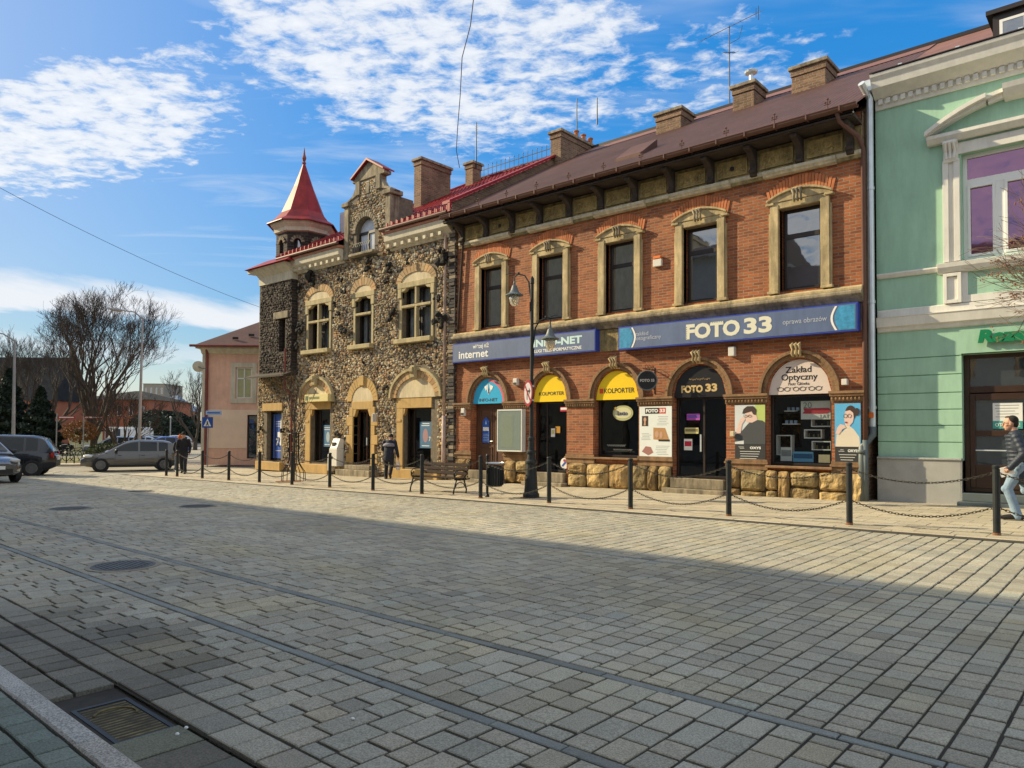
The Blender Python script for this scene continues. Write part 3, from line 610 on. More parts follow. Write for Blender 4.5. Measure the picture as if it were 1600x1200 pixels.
boulders(bb, AC[1]+AH[1]+.0, BX1, .0, .22, D-.22, 'footing_stones', M['stoneg']) if 0 else None
for c, h, b, l in ((AC[0],AH[0],.38,''),(AC[1],AH[1],.42,''),(AC[3],AH[3],.45,'')):   # steps
    g0 = gz(c, 17.3); mb = MB(); mb.box(c-h-.12, c+h+.12, D-.42, D+.3, g0-.05, g0+.13); mb.box(c-h, c+h, D-.18, D+.31, g0+.131, b); mb.build('doorstep', M['stoneg'], bb, bevel=.012)
mb = MB(); mb.box(AC[2]-AH[2]-.04, AC[2]+AH[2]+.04, D-.10, D+.3, .87, .93); mb.build('shop_sill', M['brownst'], bb, bevel=.01); mb = MB(); mb.box(AC[4]-AH[4]-.04, AC[4]+AH[4]+.04, D-.12, D+.3, .80, .86); mb.build('shop_sill', M['brownst'], bb, bevel=.01)
# downpipes
mb = MB(); x = BX1+.03; mb.tube([(x-.35,16.97,8.82),(x-.33,17.1,8.65),(x-.05,17.5,8.35),(x,17.665,8.1),(x,17.665,4.0),(x,17.665,1.5)], .05, 10); mb.build('downpipe', M['gutter'], bb, smooth=True)
mb = MB(); mb.tube([(x,17.66,1.5),(x,17.66,.1)], .062, 10); mb.build('pipe_boot', M['pipegrey'], bb, smooth=True)
mb = MB(); x = BX0+.28; mb.tube([(x,17.0,8.8),(x+.05,17.4,8.5),(x+.1,17.62,8.2),(x-.05,17.62,6.4),(x-.12,17.62,5.1)], .035, 8); mb.tube([(x-.28,17.62,8.4),(x-.28,17.62,.2)], .02, 6); mb.build('downpipe', M['soot'], bb, smooth=True)
# skylight and roof hatch
mb = MB(); y_ = 18.4; mb.add([(-12.1,y_,onroof(y_)+.1),(-11.2,y_,onroof(y_)+.1),(-11.2,y_+.9,onroof(y_)+.75),(-12.1,y_+.9,onroof(y_)+.75),(-12.1,y_,onroof(y_)),(-11.2,y_,onroof(y_)),(-11.2,y_+.9,onroof(y_+.9)),(-12.1,y_+.9,onroof(y_+.9))], [(0,1,2,3),(4,5,1,0),(5,6,2,1),(7,4,0,3)]); mb.build('roof_hatch', M['roofbrown'], roof)
# ------------------------------------------------------------------ shop signs on the brick building
M['signblue'] = mat('faded_blue_sign_face', (.10,.145,.27), .5, .1, 1.5, grime=.15); M['signedge'] = flat('bright_blue_edge', (.03,.06,.38), .4)
M['aqua'] = mat('aqua_print', (.05,.28,.50), .4, .35, 9)
def plane_disc(mb, cx, cz, rx, rz, y, a0=0, a1=2*math.pi, n=32, t=.004):
    pts = [(cx+rx*math.cos(a0+(a1-a0)*i/n), cz+rz*math.sin(a0+(a1-a0)*i/n)) for i in range(n+(0 if a1-a0 > 6.28 else 1))]; mb.prism(pts, y-t, y)
def signboard(x0, x1, z0, z1, label, cat='sign'):
    t = thing('shop_sign', label, cat, ((x0+x1)/2, D-.03, z0)); mb = MB(); mb.box(x0, x1, D-.24, D-.031, z0, z1); mb.build('box', M['signedge'], t, bevel=.006)
    mb = MB(); mb.box(x0+.03, x1-.03, D-.246, D-.2405, z0+.035, z1-.03); mb.build('face', M['signblue'], t); return t
t = signboard(-18.05, -12.15, 3.98, 4.62, 'long blue sign board lettered internet, over the two left arches')
YS = D-.247; w_ = M['whitep']
text('internet', .36, -17.06, YS, 4.22, w_, t, fit=1.36, bold=.006); text('więcej niż', .2, -16.72, YS, 4.46, w_, t, fit=.72, bold=.003)
text('INFO-NET', .3, -13.55, YS, 4.37, flat('pale_aqua', (.55,.75,.75)), t, fit=1.85, bold=.012); text('USŁUGI TELEINFORMATYCZNE', .13, -13.62, YS, 4.13, w_, t, fit=1.95, bold=.003)
t = signboard(-11.38, -5.03, 3.95, 4.60, 'long blue sign board lettered FOTO 33, over the three right arches')
c_ = flat('cream_letters', (.72,.70,.55)); YS = D-.247
wx = lambda q: W(q, 530, YS)[0]
text('FOTO', .5, wx(1113), YS, 4.28, c_, t, fit=wx(1155)-wx(1071), bold=.022, height=.40)
text('33', .5, wx(1184), YS, 4.29, c_, t, fit=wx(1206)-wx(1162), bold=.02, height=.40)
mb = MB()
for k in range(6): mb.box(wx(1072.5), wx(1072.5)+.018, YS-.0045, YS-.0035, 4.11+k*.055, 4.135+k*.055)
for k in range(9): mb.box(wx(1107)+k*.05, wx(1107)+.02+k*.05, YS-.0045, YS-.0035, 4.452, 4.468)
mb.build('film_perforation', M['blackp'], t)
text('oprawa obrazów', .17, wx(1257), YS, 4.28, flat('sign_grey', (.45,.48,.55)), t, fit=wx(1292)-wx(1223))
text('zakład', .15, -10.62, YS, 4.36, flat('sign_grey', (.45,.48,.55)), t, fit=.42); text('fotograficzny', .15, -10.42, YS, 4.22, M['sign_grey'], t, fit=.82)
for s, x in ((1, -11.33), (-1, -5.09)):
    mb = MB(); pts = [(x, 4.0), (x, 4.55)]+[(x+s*(.34+.10*math.sin(math.pi*k/8)), 4.55-.55*k/8) for k in range(9)]; mb.prism(pts if s > 0 else pts[::-1], YS-.002, YS); mb.build('water_photo', M['aqua'], t)
    mb = MB()
    for k in range(8):
        a, b = (.38+.10*math.sin(math.pi*k/8)), (.38+.10*math.sin(math.pi*(k+1)/8)); mb.prism([(x+s*a, 4.55-.55*k/8), (x+s*(a+.05), 4.55-.55*k/8), (x+s*(b+.05), 4.55-.55*(k+1)/8), (x+s*b, 4.55-.55*(k+1)/8)], YS-.004, YS-.0025)
    mb.build('film_curl', w_, t)
# tympanum panels (arched sign panels)
def tymp(i, colm, label, dy=.06):
    c, h = AC[i], AH[i]; t = thing('arched_sign', label, 'sign', (c, D+dy, 2.6), group=None); mb = MB(); plane_disc(mb, c, 2.58, h-.01, .83, D+dy, 0, math.pi, 28, .03); mb.build('panel', colm, t); return t
t = tymp(0, flat('cyan_panel', (.04,.42,.72), .35), 'half round cyan sign panel over the leftmost arched door'); YT = D+.029
mb = MB()
for k in range(10):
    a, b = math.pi*.5*k/10, math.pi*.5*(k+1)/10; mb.prism([(AC[0]+.71*math.cos(q)*f, 2.585+.81*math.sin(q)*f) for q, f in ((a,.88),(a,.99),(b,.99),(b,.88))], YT-.003, YT-.001)
mb.build('red_edge', flat('soft_red', (.62,.12,.16)), t)
text('INFO-NET', .14, AC[0]-.02, YT, 2.70, M['blackp'], t, fit=.82, bold=.002)
mb = MB()                                     # kite shaped emblem
for s in (-1, 1):
    mb.prism([(AC[0], 2.86), (AC[0]+s*.12, 3.08), (AC[0]+s*.02, 3.26), (AC[0]+s*.05, 3.05)][::s], YT-.003, YT); mb.prism([(AC[0]+s*.07,3.2),(AC[0]+s*.2,3.14),(AC[0]+s*.13,3.0)][::s], YT-.006, YT-.0032)
mb.build('emblem', w_, t); mb = MB(); mb.prism([(AC[0]-.03,2.92),(AC[0]+.03,2.92),(AC[0],3.1)], YT-.009, YT-.006); mb.build('emblem_core', M['blackp'], t)
yel = flat('yellow_panel', (.90,.62,.02), .35)
t = tymp(1, yel, 'yellow half round KOLPORTER sign panel partly behind the street lamp'); text('KOLPORTER', .15, AC[1]+.05, YT, 2.83, M['blackp'], t, fit=.98, bold=.002)
t = tymp(2, yel, 'yellow half round KOLPORTER sign panel over the wide dark shop window'); text('KOLPORTER', .17, AC[2]+.07, YT, 2.84, M['blackp'], t, fit=1.02, bold=.002, height=.14)
mb = MB(); mb.box(AC[2]-.60, AC[2]-.47, YT-.002, YT, 2.77, 2.91); mb.build('red_block', flat('sign_red', (.75,.06,.03)), t)
t = tymp(3, flat('charcoal_panel', (.022,.022,.026), .3), 'black half round FOTO 33 sign panel over the dark double door')
gold = flat('gold_letters', (.62,.45,.20), .35); text('FOTO', .26, AC[3]-.22, YT, 2.80, gold, t, fit=.62, bold=.012, height=.2); text('33', .26, AC[3]+.33, YT, 2.82, gold, t, fit=.33, bold=.012, height=.21); mb = MB(); mb.tube([(AC[3]-.3+.02*k, YT-.003, 3.05+.022*math.sin(k*1.9)+.012*math.sin(k*.7)) for k in range(31)], .005, 4); mb.build('script_line', gold, t)
t = tymp(4, flat('pale_pink_panel', (.66,.56,.50), .5), 'pale half round optician sign panel with drawn spectacles')
text('Zakład', .21, AC[4]-.02, YT, 3.17, M['blackp'], t, fit=.62, bold=.003); text('Optyczny', .21, AC[4], YT, 2.97, M['blackp'], t, fit=.86, bold=.003); text('Piotr Główka', .1, AC[4]-.01, YT, 2.83, M['blackp'], t, fit=.5)
mb = MB()
for k in range(3):
    x = AC[4]-.37+k*.37
    for s in (-1, 1): mb.tube([(x+s*.08+.068*math.cos(a), YT-.002, 2.705+.048*math.sin(a)) for a in [j*.5236 for j in range(13)]], .007, 4)
    mb.tube([(x-.02,YT-.002,2.72),(x,YT-.002,2.73),(x+.02,YT-.002,2.72)], .006, 4)
    for s in (-1,1): mb.tube([(x+s*.145,YT-.002,2.725),(x+s*.17,YT-.002,2.745)], .006, 4)
mb.build('spectacles_drawing', M['blackp'], t)
# doors and shop windows are parts of the house
def frame(mb, x0, x1, z0, z1, y, w=.07, d=.07):
    mb.box(x0, x0+w, y, y+d, z0, z1); mb.box(x1-w, x1, y, y+d, z0, z1); mb.box(x0+w, x1-w, y, y+d, z0, z0+w); mb.box(x0+w, x1-w, y, y+d, z1-w, z1)
def pane(x0, x1, z0, z1, y, m_, parent, name='pane'):
    mb = MB(); mb.add([(x0,y,z0),(x1,y,z0),(x1,y,z1),(x0,y,z1)], [(0,1,2,3)]); return mb.build(name, m_, parent)
def shopwin(i, fr, gl, z0, divs=(), door=False, name='shop_window', par=None):
    c, h = AC[i], AH[i]; y = D+.16; mb = MB(); x0, x1 = c-h+.005, c+h-.005; frame(mb, x0, x1, z0, 2.60, y)
    for d in divs: mb.box(x0+.07 if d[0] == 'h' else d[1]-.03, x1-.07 if d[0] == 'h' else d[1]+.03, y+.002, y+.068, d[1]-.03 if d[0] == 'h' else z0+.07, d[1]+.03 if d[0] == 'h' else 2.53)
    o = mb.build(name, fr, bb, bevel=.006); pane(x0+.07, x1-.07, z0+.07, 2.53, y+.03, gl, o); return o
mb = MB(); c, h = AC[0], AH[0]; y = D+.2; frame(mb, c-h+.005, c+h-.005, .40, 2.60, y, .12)
for a, b in ((c-.61, c+.08), (c+.10, c+.61)):
    mb.box(a, b, y+.02, y+.07, .52, 2.48)
    for p, q in ((.62,1.15),(1.25,2.40)): mb.box(a+.08, a+.11, y+.0, y+.019, p, q); mb.box(b-.11, b-.08, y, y+.019, p, q); mb.box(a+.11,b-.11,y,y+.019,p,p+.03); mb.box(a+.11,b-.11,y,y+.019,q-.03,q)
dr = mb.build('door', M['wood'], bb, bevel=.006)
mb = MB(); mb.tube([(c+.07,y-.02,1.35),(c+.07,y-.05,1.34),(c-.03,y-.05,1.33)], .012, 6); mb.build('handle', M['zinc'], dr)
sg = thing('door_notice', 'narrow blue notice hanging on the brown wooden door', 'notice', (c-.27, y-.01, 1.25)); mb = MB(); mb.prism([(c-.42,1.28),(c-.12,1.28),(c-.12,2.0),(c-.27,2.15),(c-.42,2.0)], y-.012, y-.004); mb.build('board', flat('notice_blue', (.02,.10,.45)), sg)
mb = MB(); mb.box(c-.40,c-.14,y-.016,y-.0125,1.68,1.80); mb.build('label_strip', w_, sg); mb = MB(); mb.prism([(c-.31,1.9),(c-.23,1.9),(c-.27,2.04)], y-.016, y-.0125)
for k in range(5): mb.box(c-.38,c-.16+.02*(k%2),y-.016,y-.0125,1.34+k*.055,1.355+k*.055)
mb.build('print', flat('sky_print', (.4,.55,.8)), sg)
o = shopwin(1, M['darkfr'], M['glasss'], .42, (('v', AC[1]-.22),), name='door')
o = shopwin(2, M['darkfr'], M['glasss'], .93, (), name='shop_window')
o = shopwin(3, M['darkfr'], M['glasss'], .45, (('v', AC[3]+.06),), name='door'); mb = MB(); mb.box(AC[3]-.03,AC[3]+.01,D+.10,D+.13,1.15,1.6); mb.build('handle', M['zinc'], o)
o = shopwin(4, M['darkfr'], M['glasss'], .86, (), name='shop_window')
def poster(x0, x1, z0, z1, y, label, m_, cat='poster', name='poster', t=.02):
    th = thing(name, label, cat, ((x0+x1)/2, y, z0)); mb = MB(); mb.box(x0, x1, y-t, y, z0, z1); mb.build('board', m_, th); return th
def lines(th, x0, x1, zs, y, m_, h=.012, name='printed_lines'):
    mb = MB()
    for z in zs: mb.box(x0+R.uniform(0,.06), x1-R.uniform(0,.1), y-.002, y, z, z+h)
    return mb.build(name, m_, th)
gp = flat('grey_print', (.30,.33,.33))
YP = D-.037
p = poster(-10.80, -9.80, .93, 2.36, YP, 'white FOTO 33 photo shop poster between the window and the black door', flat('poster_white', (.74,.78,.76))); y = YP-.0201
mb = MB(); mb.box(-10.62,-10.18,y-.003,y,2.16,2.32); mb.build('logo_black', M['blackp'], p); mb = MB(); mb.box(-10.18,-9.98,y-.003,y,2.16,2.32); mb.build('logo_red', flat('logo_red', (.62,.07,.05)), p)
text('FOTO', .12, -10.40, y-.004, 2.24, w_, p, fit=.38, bold=.006); text('33', .12, -10.08, y-.004, 2.24, w_, p, fit=.16, bold=.005)
skin_p = flat('print_skin', (.55,.33,.22)); hair_p = flat('print_dark', (.05,.03,.025)); tan_p = flat('print_tan', (.45,.24,.10))
mb = MB(); mb.box(-10.72,-10.52,y-.002,y,1.82,2.10); mb.build('photo_portrait', hair_p, p); mb = MB(); plane_disc(mb,-10.62,2.0,.042,.06,y-.0022); mb.prism([(-10.66,1.84),(-10.60,1.84),(-10.6,1.94),(-10.64,1.95)], y-.006,y-.0025); mb.build('portrait_face', skin_p, p)
mb = MB(); mb.prism([(-10.36,1.46),(-9.86,1.42),(-10.0,1.77),(-10.36,1.78)], y-.002, y); mb.build('photo_book', tan_p, p); mb = MB(); plane_disc(mb,-10.25,1.6,.06,.09,y-.0022); plane_disc(mb,-10.12,1.58,.05,.09,y-.0022); mb.build('book_picture', skin_p, p); mb = MB(); mb.box(-10.2,-9.86,y-.006,y-.0025,1.41,1.46); mb.build('book_base', M['blackp'], p)
mb = MB(); mb.prism([(-10.72,1.12),(-10.52,1.02),(-10.36,1.1),(-10.44,1.25),(-10.6,1.27)], y-.002, y); mb.build('photo_album', flat('print_rose', (.35,.16,.14)), p)
lines(p, -10.25, -9.86, [1.85+.045*k for k in range(6)], y, gp, .01); lines(p, -10.74, -10.42, [1.45+.04*k for k in range(5)], y, gp, .01); lines(p, -10.3, -9.86, [1.05+.045*k for k in range(6)], y, gp, .01)
def figure_poster(x0, x1, z0, z1, label, woman):
    th = poster(x0, x1, z0, z1, YP, label, flat('poster_black', (.03,.032,.035))); y = YP-.0201; w, h = x1-x0, z1-z0; zb = z0+h*.30
    P = lambda u, v: (x0+u*w, zb+v*(z1-zb)); q = lambda mb, pts, k=1: mb.prism([P(*p_) for p_ in pts], y-.002*k, y-.002*(k-1)-.0002)
    mb = MB(); q(mb, [(0,0),(1,0),(1,1),(0,1)]); mb.build('backdrop', flat('sky_blue_print', (.10,.42,.72)) if woman else flat('pale_print', (.60,.64,.66)), th)
    sk = flat('pale_skin_print', (.72,.52,.45)); hr = hair_p
    if woman:
        mb = MB(); q(mb, [(.03,0),(.97,0),(.95,.22),(.74,.40),(.60,.46),(.58,.56),(.40,.56),(.42,.42),(.30,.34),(.20,.40),(.08,.34)], 2); mb.build('figure', flat('print_cream', (.70,.62,.50)), th)
        mb = MB(); plane_disc(mb, P(.62,.78)[0], P(0,.78)[1], .21*w, .17*(z1-zb), y-.0045, n=20); plane_disc(mb, P(.86,.80)[0], P(0,.8)[1], .10*w, .09*(z1-zb), y-.0085, n=14); mb.build('hair', hr, th)
        mb = MB(); q(mb, [(.38,.60),(.46,.50),(.58,.48),(.70,.56),(.74,.66),(.72,.78),(.60,.84),(.42,.82),(.37,.70)], 5); q(mb, [(.04,.30),(.10,.44),(.22,.52),(.38,.50),(.44,.44),(.30,.40),(.16,.28)], 6); mb.build('face', sk, th)
        mb = MB(); plane_disc(mb, P(.45,0)[0], P(0,.56)[1], .05*w, .02*(z1-zb), y-.0125, n=10); mb.build('lips', flat('print_lips', (.40,.03,.06)), th)
        mb = MB()
        for u in (.42, .58): mb.tube([(P(u,0)[0]+.07*w*math.cos(a), y-.013, P(0,.71)[1]+.045*(z1-zb)*math.sin(a)) for a in [j*.7 for j in range(10)]], .004, 4)
        mb.build('spectacles', M['blackp'], th)
    else:
        mb = MB(); q(mb, [(.62,.62),(1,.5),(1,1),(.68,1)], 2); mb.build('green_patch', flat('print_lime', (.45,.55,.16)), th)
        mb = MB(); q(mb, [(.30,0),(1,0),(1,.55),(.92,.60),(.72,.62),(.50,.56),(.42,.50),(.24,.34),(0,.24),(0,.06),(.30,.10)], 3); mb.build('sweater', flat('print_charcoal', (.06,.065,.075)), th)
        mb = MB(); q(mb, [(.34,.66),(.42,.56),(.58,.55),(.76,.62),(.70,.80),(.60,.86),(.36,.84)], 4); q(mb, [(.02,.26),(.14,.56),(.22,.68),(.36,.70),(.34,.62),(.24,.50),(.20,.28)], 5); mb.build('face', sk, th)
        mb = MB(); q(mb, [(.25,.78),(.30,.90),(.42,.97),(.62,.97),(.72,.88),(.70,.74),(.62,.76),(.56,.84),(.38,.80)], 6); mb.build('hair', hr, th)
        mb = MB()
        for u in (.36, .50): mb.tube([(P(u,0)[0]+.06*w*math.cos(a), y-.014, P(0,.72)[1]+.03*(z1-zb)*math.sin(a)) for a in [j*.7 for j in range(10)]], .004, 4)
        mb.build('spectacles', M['blackp'], th)
    text('OXYS', .08, x0+w*.68, y-.002, z0+h*.235, w_, th, fit=w*.36, bold=.003); lines(th, x0+w*.12, x0+w*.42, [z0+h*.245, z0+h*.222], y, w_, .008)
    lines(th, x0+w*.14, x1-w*.16, [z0+h*(.04+.042*k) for k in range(4)], y, w_, .010)
    return th
figure_poster(-8.02, -7.24, .95, 2.34, 'poster of a dark haired man in charcoal sweater adjusting his glasses', False)
figure_poster(-5.60, -5.04, .92, 2.33, 'tall poster of a woman in glasses on sky blue at the brown downpipe', True)
# oval sticker etc. behind the panes
t = poster(AC[2]-.02, AC[2]+.02, 2.0, 2.1, D+.15, 'pale oval Lotto sticker at the top of the dark shop window', w_, 'sticker', 'oval_sticker', .001); mb = MB(); plane_disc(mb, AC[2]+.12, 2.20, .34, .22, D+.15, t=.004); mb.build('oval', flat('lotto_green', (.42,.42,.20)), t)
mb = MB(); plane_disc(mb, AC[2]+.12, 2.2, .29, .16, D+.144, t=.002); mb.build('inner_oval', flat('lotto_cream', (.60,.58,.35)), t); text('Lotto', .16, AC[2]+.12, D+.141, 2.19, flat('lotto_navy', (.02,.03,.12)), t, fit=.34, bold=.006)
mb = MB(); mb.prism([(AC[2]-.13+.05*math.cos(math.pi/2+k*math.pi/5)*(1 if k%2==0 else .45), 2.34+.05*math.sin(math.pi/2+k*math.pi/5)*(1 if k%2==0 else .45)) for k in range(10)], D+.139, D+.1415); mb.build('star', flat('lotto_gold', (.45,.28,.04)), t)
t = poster(AC[2]-.45, AC[2]+.5, 1.1, 1.101, D+.158, 'white scribbled lettering low on the dark shop window', w_, 'lettering', 'window_writing', .001); mb = MB(); mb.tube([(AC[2]-.42+.02*k, D+.155, 1.27+.035*math.sin(k*2.1)) for k in range(32)], .007, 4); mb.build('scribbled_line', flat('scribble', (.35,.37,.35)), t); mb = MB(); mb.tube([(AC[2]-.2+.018*k, D+.155, 1.15+.022*math.sin(k*1.7)) for k in range(36)], .006, 4); mb.build('scribbled_line', M['scribble'], t)
def small_sign(x0, x1, z0, z1, y, label, m_, m2=None, txt=None, name='sticker', cat='sticker'):
    th = poster(x0, x1, z0, z1, y, label, m_, cat, name, .004)
    if m2: mb = MB(); mb.box(x0+.02, x1-.02, y-.006, y-.0042, z0+(z1-z0)*.35, z1-(z1-z0)*.2); mb.build('band', m2, th)
    if txt: text(txt, .05, (x0+x1)/2, y-.007, (z0+z1)/2, M['blackp'] if not m2 else w_, th, fit=(x1-x0)*.75)
    return th
c = AC[3]; ys = D+.19
small_sign(c-.50, c-.10, 1.62, 1.78, ys-.03, 'pale yellow sticker at mid height on the black door', flat('sticker_yellow', (.62,.55,.22)), flat('sticker_ochre', (.22,.19,.10)))
small_sign(c-.52, c-.28, 1.18, 1.48, ys-.03, 'red and white sticker low on the black door', w_, flat('sticker_red', (.5,.02,.06)))
small_sign(c-.44, c-.06, 1.98, 2.15, ys-.03, 'magenta photo sticker high on the black door', flat('sticker_magenta', (.42,.07,.42)), flat('sticker_violet', (.15,.08,.4)))
c = AC[1]; small_sign(c+.30, c+.62, 2.28, 2.42, ys-.04, 'small red sign at the top right of the Kolporter door', flat('sticker_red', (.5,.02,.06)), w_)
small_sign(c-.05, c+.10, 1.5, 1.76, ys-.04, 'white and yellow notice stuck on the Kolporter door glass', w_, flat('sticker_yellow', (.62,.55,.22)))
small_sign(c+.12, c+.30, 1.62, 1.82, ys-.04, 'orange notice beside the white one on the Kolporter door glass', flat('sticker_orange', (.45,.22,.02)))
t = thing('round_sign', 'round blue and white sticker sign low beside the Kolporter doorway', 'sign', (c+.52, D+.1, .52)); mb = MB(); plane_disc(mb, c+.50, .70, .15, .17, D+.11, t=.008); mb.build('disc', w_, t); mb = MB(); mb.prism([(c+.39,.62),(c+.45,.60),(c+.61,.76),(c+.57,.82)], D+.098, D+.1015); mb.build('blue_figure', flat('notice_blue', (.02,.10,.45)), t); mb = MB(); plane_disc(mb, c+.50,.79,.04,.04,D+.1,t=.003); mb.build('red_dot', flat('sticker_red', (.5,.02,.06)), t)
# optician window: shelves, boxes, cards
c = AC[4]; yb = D+.5
def cube_shelf(x0, x1, z0, z1, y, label):
    th = thing('display_shelf', label, 'shelf', ((x0+x1)/2, y, z0), group='white box shelves in the optician window'); mb = MB(); frame(mb, x0, x1, z0, z1, y-.12, .025, .2); mb.build('frame', M['whitep'], th)
    mb = MB()
    for k in range(3): mb.tube([(x0+.1+k*(x1-x0-.2)/2, y-.05, z0+.03),(x0+.1+k*(x1-x0-.2)/2, y-.05, z0+.03+R.uniform(.05,.1))], .02, 6)
    mb.build('spectacle_case', flat('case_col', (.16,.13,.04)), th); return th
cube_shelf(c+.15, c+.62, 1.80, 2.0, yb, 'topmost white box shelf on the right of the optician window')
cube_shelf(c-.02, c+.40, 1.52, 1.74, yb, 'middle white box shelf, set further left, in the optician window')
cube_shelf(c+.16, c+.62, 1.24, 1.46, yb, 'lowest white box shelf on the right of the optician window')
cube_shelf(c-.70, c-.32, 1.10, 1.60, yb, 'tall white box shelf at the lower left of the optician window')
for z, a, b, l in ((1.86,-.55,-.15,'long white glass shelf with small blue cards in the optician window'),(2.18,-.5,-.2,'short white shelf with little bottles high in the optician window')):
    th = thing('glass_shelf', l, 'shelf', (c+(a+b)/2, yb, z)); mb = MB(); mb.box(c+a, c+b, yb-.12, yb, z, z+.02); mb.build('board', w_, th); mb = MB()
    for k in range(3): mb.box(c+a+.06+k*.11, c+a+.13+k*.11, yb-.08, yb-.05, z+.021, z+.10)
    mb.build('card', flat('card_blue', (.3,.42,.6)), th)
t = small_sign(c-.06, c+.68, 1.98, 2.42, D+.30, 'white anniversary sign with a red brush stroke in the optician window', w_, name='window_sign', cat='sign'); text('20', .2, c+.10, D+.29, 2.32, gp, t, fit=.2); text('LAT', .12, c+.5, D+.29, 2.05, gp, t, fit=.2)
mb = MB(); mb.prism([(c-.02,2.12),(c+.55,2.12),(c+.66,2.19),(c+.58,2.25),(c,2.24),(c+.03,2.18)], D+.286, D+.29); mb.build('brush_stroke', flat('stroke_red', (.62,.04,.06)), t)
small_sign(c-.58, c-.30, .96, 1.30, D+.35, 'grey framed print leaning low on the left of the optician window', w_, gp, name='framed_print', cat='print')
small_sign(c-.27, c+.22, .95, 1.20, D+.33, 'light blue advertising card low in the middle of the optician window', flat('card_sky', (.18,.5,.75)), flat('card_deep', (.02,.12,.3)), name='display_card', cat='card')
small_sign(c+.34, c+.60, .95, 1.14, D+.33, 'small cream card in the lower right corner of the optician window', M['cream'], name='display_card', cat='card')
# notice case, lamps, bell, alarm, projecting sign
t = thing('notice_case', 'white glazed notice case on the pier between the two left doors', 'notice case', (-15.45, D-.13, 1.04)); mb = MB(); frame(mb, -15.98, -14.92, 1.02, 2.36, D-.24, .05, .11); mb.box(-15.98,-14.92,D-.13,D-.061,1.02,2.36); mb.build('frame', flat('case_white', (.62,.64,.60)), t, bevel=.006)
mb = MB(); mb.box(-15.92,-14.98,D-.234,D-.131,1.08,2.30); mb.build('back_board', flat('case_back', (.42,.46,.42)), t); mb = MB(); mb.box(-15.8,-15.3,D-.2365,D-.2345,1.15,2.2); mb.build('paper_sheet', flat('paper_old', (.46,.48,.38)), t); pane(-15.93,-14.97,1.07,2.31,D-.2385,M['glasss'],t)
def wallbox(cx, cz, w, h, label, cat, name, m_, sub=None):
    th = thing(name, label, cat, (cx, D, cz)); mb = MB(); mb.box(cx-w/2, cx+w/2, D-.14, D-.002, cz, cz+h); mb.build('casing', m_, th, bevel=.01)
    if sub: mb = MB(); mb.box(cx-w*.35, cx+w*.35, D-.15, D-.1401, cz+h*.1, cz+h*.4); mb.build('lens', sub, th)
wallbox(W(818,597)[0]-.25, W(815,602)[1], .17, .22, 'small white floodlight box between the left pair of arches', 'wall lamp', 'wall_lamp', flat('box_white', (.66,.64,.58)), M['blackp'])
wallbox(W(727,645)[0], W(727,650)[1], .16, .26, 'little white intercom box on the leftmost brick pier', 'intercom', 'intercom', M['box_white'], M['blackp'])
wallbox(W(1146,556)[0], W(1146,557)[1], .16, .24, 'white sensor box under the blue FOTO 33 board', 'sensor', 'sensor_box', M['box_white'])
wallbox(W(1322,600)[0], W(1322,602)[1], .12, .14, 'tiny white box right of the optician arch', 'sensor', 'sensor_box', M['box_white'])
wallbox(W(1147,681)[0], W(1147,682)[1], .10, .13, 'small beige bell box on the orange brick pier by the poster', 'doorbell', 'doorbell', M['cream'])
th = thing('alarm_siren', 'orange and white alarm siren between the third and fourth upper windows', 'alarm', (*W(1029,418)[:1], D, W(1029,418)[1])); x, z = W(1029, 417); mb = MB(); mb.box(x-.13,x+.13,D-.09,D-.002,z,z+.2); mb.build('casing', M['box_white'], th, bevel=.01); mb = MB(); mb.box(x-.12,x+.12,D-.1,D-.002,z+.202,z+.29); mb.build('lamp', flat('siren_orange', (.7,.16,.02)), th, bevel=.02)
t = thing('hanging_sign', 'round black FOTO 33 sign on a wrought iron bracket between two arches', 'sign', (-10.35, D, 2.75)); mb = MB(); x = -10.35
mb.tube([(x,D,3.35),(x,D-.62,3.35)], .014, 5); mb.tube([(x,D,2.8),(x,D-.2,2.95),(x,D-.5,3.3)], .01, 5); mb.tube([(x,D-.003,2.7),(x,D-.003,3.42)], .015, 5)
for k in range(3): mb.tube([(x, D-.1-.17*k+.06*math.cos(a), 3.42+.05*math.sin(a)) for a in [j*.6 for j in range(10)]], .007, 4)
mb.build('bracket', M['iron'], t)
u_ = rt; n_ = Vector((-.35,-.94,0)).normalized()
mb = MB(); cx_, cy_ = x, D-.40
ring = MB(); ring.tube([(cx_+.26*math.cos(a)*.9, cy_+.26*math.cos(a)*.42, 3.05+.26*math.sin(a)) for a in [j*math.pi/12 for j in range(25)]], .02, 6); ring.build('rim', M['pipegrey'], t)
vs = [(cx_+.25*math.cos(a)*.9-s*.012*.42, cy_+.25*math.cos(a)*.42+s*.012*.9, 3.05+.25*math.sin(a)) for s in (-1,1) for a in [j*math.pi/12 for j in range(24)]]
mb.add(vs, [tuple(range(24)), tuple(range(47,23,-1))]+[(i,i+24,(i+1)%24+24,(i+1)%24) for i in range(24)]); mb.build('disc', M['blackp'], t)
text('FOTO 33', .1, cx_+.01, cy_-.016, 3.05, flat('sign_pale', (.6,.56,.5)), t, fit=.38, bold=.003, rz=math.atan2(.42,.9))
